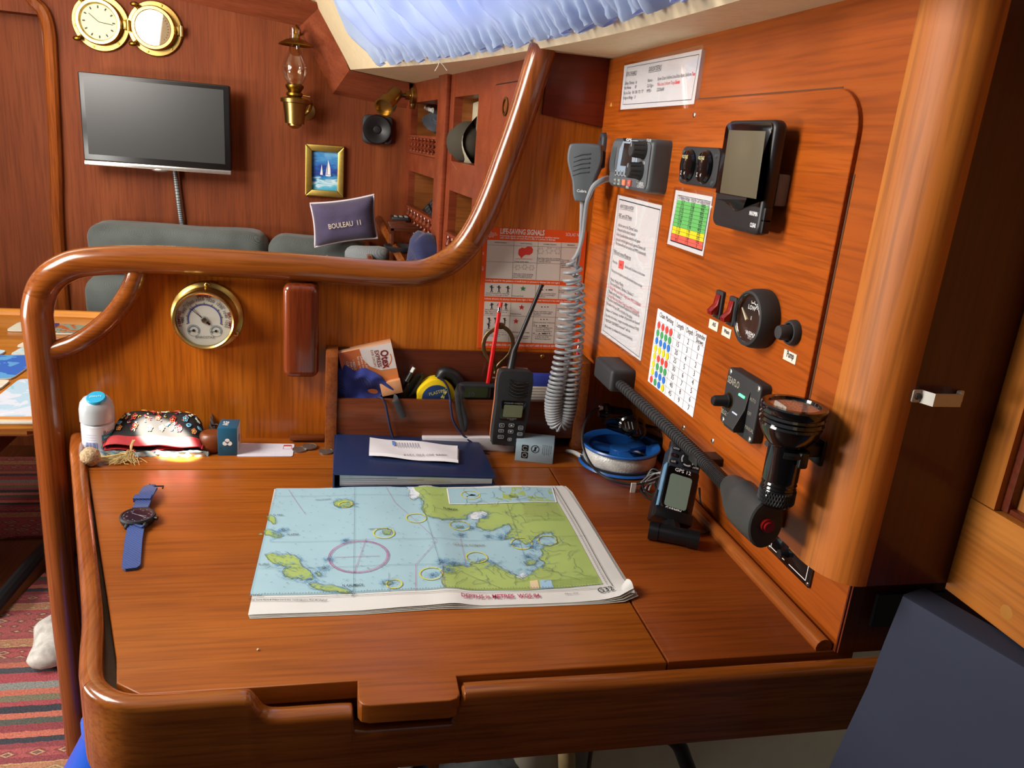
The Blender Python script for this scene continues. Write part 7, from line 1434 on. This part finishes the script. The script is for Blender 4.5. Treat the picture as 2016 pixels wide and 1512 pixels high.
# breaker plate on the lower wall
LU=lambda x,y,w=.003: V(LOW.px(x,y,w))
a=LU(1510,1078); b=LU(1592,1157); u0,u1=a.x,b.x; v0=(a.y+b.y)/2-.001; v1=v0+.036
t=thing('breaker_plate','black plate with white border line and small knob under the console','plate',LOW,((u0+u1)/2,v0,0))
s=S(BLKG); s.prism(rr(u0,v0,u1,v1,.002),0,.003,.0005); part(t,'plate',s)
s=S(WHT)
for A_,B_ in (((u0+.008,v0+.006),(u0+.04,v0+.006)),((u0+.050,v0+.006),(u1-.008,v0+.006)),((u1-.008,v0+.006),(u1-.008,v1-.006)),((u0+.008,v0+.006),(u0+.008,v1-.006)),((u0+.008,v1-.006),(u0+.03,v1-.006)),((u0+.055,v1-.006),(u1-.008,v1-.006))): s.line(A_,B_,.0010,.0033)
part(t,'white_line',s)
s=S(BLK); s.cyl((u0+.042,v0+.016,.003),(u0+.042,v0+.016,.014),.005,seg=20); part(t,'knob',s)
for x,y in ((u0+.004,v0+.004),(u1-.004,v0+.004)): s=S(STEEL); s.lathe([(0,.0042),(.0016,.004),(.0025,.003)],(x,y,0),seg=12); part(t,'screw',s)
# ---------------------------------------------------------------- corner of the desk: line reel, gps, socket
rc=on(1217,913,2,ZD); R_=.0665
t=thing('line_reel','blue plastic reel of clear fishing line lying in the desk corner','reel',WORLD,(rc.x,rc.y,ZD))
BP=flat('#1f5fae',.32,0,.03,spec=.6); hT=.036
s=S(BP); s.lathe([(.018,.001),(R_,.001),(R_+.002,.003),(R_,.006),(.05,.006)],(rc.x,rc.y,ZD),seg=64); part(t,'lower_flange',s)
s=S(BLK); s.lathe([(R_*.98,.0065),(R_*.985,.009),(R_*.96,.010)],(rc.x,rc.y,ZD),seg=48); part(t,'dark_band',s)
s=S(flat('#c4c2be',.3,.1,.15,400,bump=.4)); s.lathe([(R_*.88,.006),(R_*.93,.012),(R_*.93,.026),(R_*.88,.031)],(rc.x,rc.y,ZD),seg=64); part(t,'wound_line',s,'clear wound line')
s=S(BP)
def fl(t_):
    pass
s.lathe([(R_*.86,.030),(R_*.97,.033),(R_*1.0,.036),(R_*.98,.0385),(R_*.90,.0375),(R_*.80,.033)],(rc.x,rc.y,ZD),seg=64); s.lathe([(R_*.80,.033),(R_*.80,.012)],(rc.x,rc.y,ZD),seg=64)
s.prism([(rc.x+math.cos(a)*.018,rc.y+math.sin(a)*.018) for a in [k*PI/12 for k in range(24)]],ZD+.012,ZD+.030,.002)
for a in (.5,.5+2*PI/3,.5+4*PI/3): q=V((math.cos(a),math.sin(a),0)); n_=V((-q.y,q.x,0)); P=[q*.012-n_*.009,q*R_*.82-n_*.014,q*R_*.82+n_*.014,q*.012+n_*.009]; s.prism([(rc.x+p.x,rc.y+p.y) for p in P],ZD+.022,ZD+.028,.001)
part(t,'upper_flange',s)
s=S(BLK); P=[on(x,y,1,d) for x,y,d in ((1182,803,1.16),(1165,812,1.15),(1150,838,1.13),(1147,872,1.11),(1158,905,1.09),(1178,930,1.075),(1205,945,1.055),(1240,953,1.04),(1275,948,1.03),(1300,938,1.02))]
s.tube(cat(P,6),.0022,8); t=thing('socket_cable','thin black power cable arching over the blue reel to the socket','cable',WORLD,P[4]); part(t,'cord',s)
s=S(flat('#d8d4cc',.6)); q=on(1247,958,1,1.035); s.box((q.x-.004,q.y-.001,q.z-.022),(q.x+.004,q.y+.001,q.z+.006)); s.m(INK).text('nav',0,0,.006,0,M=Matrix.Translation((q.x+.003,q.y-.0015,q.z-.004))@Matrix.Rotation(PI/2,4,'X')@Matrix.Rotation(-PI/2,4,'Z')); part(t,'paper_tag',s)
s=S(flat('#d8d4cc',.5)); q=P[0]; s.cyl(q+V((-.002,0,0)),q+V((.004,0,0)),.0042,.003,seg=12); part(t,'white_sleeve',s)
# 12 volt socket splitter
a=on(1192,815,1,1.165); b=on(1238,822,1,1.165); t=thing('power_splitter','black twin 12 volt socket splitter in the dark hole under the console','socket',WORLD,on(1262,842,1,1.165))
s=S(BLKG); s.cyl(a,b,.0155,seg=32); s.cyl(a-V((.002,0,0)),a+V((.004,0,0)),.0185,seg=32); s.cyl(a-V((.012,0,0)),a,.005,.008,seg=20); part(t,'plug',s)
s=S(BLKG); c=on(1255,850,1,1.165); d=on(1318,868,1,1.145); s.tube([on(1195,832,1,1.17),on(1240,842,1,1.165),on(1290,862,1,1.16),on(1330,872,1,1.15)],lambda x:.010+.014*x,16); part(t,'body',s)
for x,y in ((1238,838),(1253,848)):
    q=on(x,y,1,1.135); ax=V((-.35,-.93,.1)).normalized(); s=S(BLKG); s.lathe([(.0165,-.03),(.0165,0),(.013,.002),(.013,-.004),(0,-.004)],q,ax,32); k_=part(t,'socket',s)
    s=S(GREYL); m_=V((0,0,0)).copy(); fx=Fr(q+ax*.0,ax.cross(V((0,0,1))),V((0,0,1))); fx.n=ax
    for j in (-.006,0,.006): s.tube([q+fx.u*(j-.002)+V((0,0,-.006))-ax*.003,q+fx.u*(j+.002)+V((0,0,.006))-ax*.003],.0008,6)
    sub(k_,'contact_marks',s)
# handheld gps on its stand
y0=.905; GB=on(1324,1012,1,y0); GT=on(1352,884,1,y0+.055)
vv_=(GT-GB); GH=vv_.length; ux=V((.985,-.17,0)).normalized(); GF=Fr(GB,ux,vv_.normalized()); GF.u=(GF.u-GF.v*GF.u.dot(GF.v)).normalized(); GF.n=GF.u.cross(GF.v); GF.M=Matrix((GF.u,GF.v,GF.n)).transposed().to_4x4(); GF.M.translation=GF.o
gw=abs(GF.px(1361,1012,0)[0]-GF.px(1291,1005,0)[0])/2
t=thing('handheld_gps','handheld GPS 12 navigator with green-grey screen on a black stand on the desk','gps',GF,(0,0,-.01))
s=S(flat('#2b313c',.4,0,.04)); s.prism(rr(-gw*.98,.0,gw*.98,GH*1.03,.010),-.026,.006,.005,3); part(t,'case',s)
s=S(flat('#6f98b8',.3,.2)); s.prism([(-gw,.003),(-gw*.90,.003),(-gw*.90,GH*.70),(-gw,GH*.70)],-.012,.0065,.001); part(t,'blue_side_strip',s)
s=S(BLKG); s.prism(rr(-gw*.86,.002,gw*.97,GH*.66,.003),.005,.0075,.0006); fc_=part(t,'screen_bezel',s)
s=S(flat('#78897c',.3,0,.03,20)); s.prism(rr(-gw*.66,GH*.07,gw*.62,GH*.555,.004),.0075,.0079); part(t,'screen',s)
s=S(WHT); s.text('GPS 12',.0,GH*.60,.0050,.0078,al='CENTER',bold=.01,xs=1.1); s.text('GARMIN',-.002,GH*.022,.0042,.0078,al='CENTER',bold=.03); sub(fc_,'bezel_print',s)
s=S(BLK); s.prism([(math.cos(a)*.0135+.003,GH*.81+math.sin(a)*.0125) for a in [k*PI/4+PI/8 for k in range(8)]],.0055,.0088,.0012); pad_=part(t,'rocker_pad',s)
s=S(flat('#b8bcc0',.5)); s.ring((.003,GH*.81),.0078,.0098,.009,seg=24); 
for a in (0,PI/2,PI,3*PI/2): s.m(BLK).line((.003+math.cos(a+PI/4)*.007,GH*.81+math.sin(a+PI/4)*.007),(.003+math.cos(a+PI/4)*.0105,GH*.81+math.sin(a+PI/4)*.0105),.003,.0092)
sub(pad_,'arrow_ring',s)
for tx,x,y in (('GOTO',-.66,.93),('O',-.66,.83),('QUIT',-.66,.73),('ENTER',.66,.73),('PAGE',.66,.93),('MARK',.66,.83)):
    s=S(BLK); s.prism(rr(x*gw-.0055,y*GH-.0025,x*gw+.0055,y*GH+.0025,.002),.0055,.0075,.0006); k_=part(t,'key',s); s=S(WHT if tx!='O' else flat('#b03030',.5,0,0)); s.text(tx,x*gw,y*GH-.0012,.0026,.0078,al='CENTER',xs=.8); sub(k_,'key_print',s)
s=S(BLK); s.tube([(-gw*.55,GH*1.0,-.02),(-gw*.55,GH*1.12,-.022)],.008,14); part(t,'antenna',s)
BLS=flat('#141416',.3,0,.03)
s=S(BLS); s.box((-gw*1.1,-.012,-.030),(gw*1.12,.004,.010),.002); s.box((-gw*1.12,-.01,-.03),(-gw*1.02,GH*.30,-.004),.001); s.box((gw*1.02,-.01,-.03),(gw*1.12,GH*.55,-.004),.001); part(t,'cradle',s)
b0=GF.loc(on(1282,1044,2,ZD+.013)); b1=GF.loc(on(1372,1062,2,ZD+.013)); s=S(BLS); s.cyl(b0,b1,.0115,seg=28); s.cyl(b0-(b1-b0).normalized()*.003,b0+(b1-b0).normalized()*.01,.0125,seg=28); s.cyl(b1-(b1-b0).normalized()*.012,b1+(b1-b0).normalized()*.003,.0130,seg=28); mm=(b0+b1)/2; s.tube([mm,mm.lerp(V((0,-.004,-.01)),.9)],.012,8); part(t,'swivel_base',s)
s=S(BLK); P=[on(x,y,2,ZD+z) for x,y,z in ((1372,1050,.006),(1395,1047,.003),(1405,1040,.003),(1392,1015,.003),(1380,990,.01),(1376,960,.03))]; s.tube(cat(P,6),.0018,8)
P=[on(x,y,2,ZD+z) for x,y,z in ((1300,938,.022),(1282,930,.02),(1268,948,.006),(1262,965,.003),(1275,980,.003),(1300,985,.012),(1290,955,.02),(1300,940,.02))]; s.tube(cat(P,6),.0018,8); P=[p+V((.004,.004,.004)) for p in P]; s.tube(cat(P,6),.0018,8); solo('gps_power_lead',s,'tangled thin black lead between the blue reel and the handheld GPS','cable',WORLD,P[3])
s=S(GREYL); P=[on(x,y,2,ZD+z) for x,y,z in ((1262,950,.018),(1280,935,.024),(1300,932,.03),(1298,945,.02),(1275,955,.012),(1268,968,.004))]; s.tube(cat(P,6),.0012,6); P=[p+V((.006,-.003,.003)) for p in P]; s.tube(cat(P,6),.0012,6); solo('grey_wire',s,'thin pale grey wire looped beside the handheld GPS','wire',WORLD,P[-1])
s=S(flat('#c9c9c6',.4,0,.1,90)); P=[on(x,y,2,ZD+z) for x,y,z in ((1115,888,.004),(1128,890,.006),(1140,896,.006),(1146,900,.005))]; s.tube(cat(P,5),lambda x:.003+.002*x,8); solo('white_plug',s,'small white plastic scrap at the left edge of the blue reel','scrap',WORLD,P[1])
# ================================================================ RIGHT HAND SIDE
FF=Fr((0,.4995,0),(1,0,0),(0,0,1))
a=FF.px(1801,783,.004); b=FF.px(1902,783,.004)
t=thing('door_pull','small stainless steel strap handle screwed to the dark cabinet front','handle',FF,((a[0]+b[0])/2,a[1],0))
s=S(flat('#b4b0a8',.5,.4,.05)); v=(a[1]+b[1])/2; h=.0052; L=b[0]-a[0]
for x0_,x1_ in ((a[0],a[0]+L*.20),(b[0]-L*.14,b[0])): s.prism(rr(x0_,v-h,x1_,v+h,.0015),0,.0015,.0004)
s.grid(lambda q,r_:V((a[0]+L*(.16+.72*q),v-h+2*h*r_,.0015+.0095*min(1,min(q,1-q)/.12))),24,2); s.grid(lambda q,r_:V((a[0]+L*(.16+.72*q),v-h+2*h*r_,.0001+.0095*min(1,min(q,1-q)/.12))),24,2); part(t,'strap',s)
for x0_ in (a[0]+L*.10,b[0]-L*.07): s=S(GREYD); s.lathe([(0,.0026),(.002,.0024),(.003,.0014)],(x0_,v,0),seg=14); part(t,'screw',s)
RW=Fr((.520,.5,0),(0,-1,0),(0,0,1)); 
def Rp(x,y,w=0): return RW.px(x,y,w)
zb_=Rp(1872,1166)[1]; gz=Rp(1955,1003)[1]; gu=Rp(1957,1003)[0]; gu0=Rp(1890,985)[0]
s=S(wood('side_rail_wood','#925218','#a86422','#b97832',axis=0,sc=13,rough=.4,grain=.25)); s.box((0,zb_,-.02),(.52,gz-.0008,.0005)); struct('trim_11',s,RW)
s=S(W_SIDE); s.box((0,gz,-.02),(gu,.6,0)); struct('wall_side',s,RW)
s=S(wood('side_panel_wood','#8a5420','#a86a2c','#bb7c3a',axis=1,sc=12,rough=.42)); s.box((gu,gz,-.035),(.52,.6,-.014)); struct('door_2',s,RW); s=S(W_DARKV); s.box((gu-.001,gz,-.03),(gu+.007,.6,-.006),.001); s.box((gu,gz-.001,-.03),(.52,gz+.004,-.008),.001); struct('groove_shade_strip',s,RW)  # dark strips added along the recess to stand in for its shade
q=Rp(1982,1205); s=S(flat('#a06824',.4,0,.1)); s.lathe([(0,.0006),(.0058,.0005),(.006,0)],(q[0],q[1],0),seg=28); struct('trim_8',s,RW)
# navy panel
nA=V((.472,.4985,zb_-.0)); s=S(flat('#1b2236',.8,0,.14,9,bump=.05)); 
NF=Fr((.474,.497,zb_-.002),(.28,-.96,0),(0,0,1))
s.prism([(0,0),(-.006,-.05),(-.010,-.10),(-.020,-.16),(-.0275,-.215),(-.05,-.70),(.62,-.70),(.62,0)],-.03,0,.003); s.noise(.0012,30); solo('navy_vinyl_panel',s,'large matt navy blue vinyl panel under the right hand cabinet','screen',NF,(.3,-.70,0))
s=S(BLKG); q=[on(x,y,1,.625) for x,y in ((1722,1165),(1775,1162),(1742,1225),(1704,1228))]; s.box((q[0].x,.618,q[3].z),(q[1].x+.05,.622,q[0].z)); solo('black_cover_plate',s,'black plate on the cabinet end beside the navy panel','plate',WORLD,q[3])
s=S(W_DARKV); s.box((.537,.628,-.5),(.90,.66,-.34)); struct('wall_cabinet_end',s)
# ================================================================ UNDER THE TABLE
s=S(flat('#e6d8b4',.7,0,.06,20)); s.grid(lambda a,b:V((.42+.6*a,.98+.05*math.sin(b*PI),ZF+(ZD-.09-ZF)*b)),4,10); s.grid(lambda a,b:V((.42+.0*a,.98-.6*a*0+.25*a,ZF+(ZD-.09-ZF)*b)),4,4); struct('wall_hull_liner',s)
s=S(flat('#8a8272',.8,0,.08,20)); s.sharp=180; s.box((.29,.97,ZF),(.42,1.2,ZD-.10),.03,4); solo('storage_bag',s,'beige canvas storage bag in the dark under the table','bag',WORLD,(.3,1.05,ZF))
s=S(flat('#6f7476',.18,.2,.4,30,bump=.6)); s.sharp=180; c=on(985,1500,1,1.0); s.ell((c.x,1.02,(c.z+ZF)/2),(.085,.07,(c.z-ZF)/2+.02),24); s.noise(.02,16); solo('clear_plastic_bag',s,'shiny crumpled clear plastic bag under the table','bag',WORLD,(c.x,1.02,ZF))
s=S(flat('#b09a6a',.6)); a=on(1112,1478,1,.94); s.tube([a+V((0,0,.02)),V((a.x+.03,.94,ZF))],.014,12); solo('pale_pole',s,'pale wooden pole standing under the table','pole',WORLD,(a.x+.03,.94,ZF))
s=S(BLK); P=[on(x,y,1,.9) for x,y in ((1305,1440),(1335,1465),(1350,1500),(1365,1540))]; s.tube(cat(P,6)+[V((P[-1].x+.02,.9,ZF))],.012,12); solo('black_hose',s,'black curved hose under the right side of the table','hose',WORLD,(P[-1].x+.02,.9,ZF))
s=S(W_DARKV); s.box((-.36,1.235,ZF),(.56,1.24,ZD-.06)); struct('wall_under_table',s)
s=S(flat('#c9c6be',.4,.2)); c=on(798,1506,1,.9); s.cyl((c.x,.9,ZF),(c.x,.9,c.z+.004),.012,seg=20); s.m(flat('#27404c',.4)).lathe([(.012,0),(.032,.0),(.032,-.004),(.012,-.006)],(c.x,.9,c.z),seg=28); solo('bottle_top',s,'dark teal bottle top with a pale stopper just under the table front','bottle',WORLD,(c.x,.9,ZF))
# ================================================================ LIGHT
def area(name,loc,tgt,size,energy,color=(1,1,1),sy=None,spread=PI):
    l=bpy.data.lights.new(name,'AREA'); l.energy=energy; l.color=color; l.size=size; l.spread=spread
    if sy: l.shape='RECTANGLE'; l.size_y=sy
    o=bpy.data.objects.new(name,l); COL.objects.link(o); o.location=loc; o.rotation_euler=(V(tgt)-V(loc)).to_track_quat('-Z','Y').to_euler(); return o
area('companionway_light',(-1.1,.78,.50),(.2,1.0,-.35),.6,29,(1,.94,.86))
area('port_fill_light',(-1.8,.88,-.40),(.3,1.05,.35),.5,26,(1,.95,.88),.3)  # unseen area lamp added to brighten the ceiling underside and console
area('saloon_fill_light',(-.90,1.75,.30),(-.2,2.6,-.1),.5,9,(1,.93,.86))  # unseen area lamp added to brighten the saloon bulkhead
area('window_daylight',side(.45,.20,-.12),side(.45,.20,.3),1.0,3.2,(.85,.88,1),.25)
def spot(name,loc,tgt,ang,energy,color,blend=.2,size=.01):
    l=bpy.data.lights.new(name,'SPOT'); l.energy=energy; l.color=color; l.spot_size=ang; l.spot_blend=blend; l.shadow_soft_size=size
    o=bpy.data.objects.new(name,l); COL.objects.link(o); o.location=loc; o.rotation_euler=(V(tgt)-V(loc)).to_track_quat('-Z','Y').to_euler(); return o
sp=spot('sun_through_hatch',(-.95,.55,1.15),on(322,858,2,ZD+.03),math.radians(2.9),3600,(1,.93,.80),.5,.004); sp.scale=(1.15,.62,1)
w=bpy.data.worlds.new('world'); SC.world=w; w.use_nodes=True; nt=w.node_tree; bg=nt.nodes['Background']
tc=nt.nodes.new('ShaderNodeTexCoord'); sx=nt.nodes.new('ShaderNodeSeparateXYZ'); cr=nt.nodes.new('ShaderNodeValToRGB'); nt.links.new(tc.outputs['Generated'],sx.inputs[0]); ad=nt.nodes.new('ShaderNodeMath'); ad.operation='MULTIPLY_ADD'; ad.inputs[1].default_value=.6; nt.links.new(sx.outputs['Y'],ad.inputs[0]); nt.links.new(sx.outputs['Z'],ad.inputs[2]); nt.links.new(ad.outputs[0],cr.inputs[0])
cr.color_ramp.elements[0].color=(.05,.04,.035,1); cr.color_ramp.elements[1].color=(.9,.93,1,1); cr.color_ramp.elements[1].position=.75
nt.links.new(cr.outputs[0],bg.inputs[0]); bg.inputs[1].default_value=.5
SC.view_settings.view_transform='Standard'; SC.view_settings.look='None'; SC.view_settings.gamma=1; SC.view_settings.exposure=0; SC.view_settings.use_curve_mapping=False
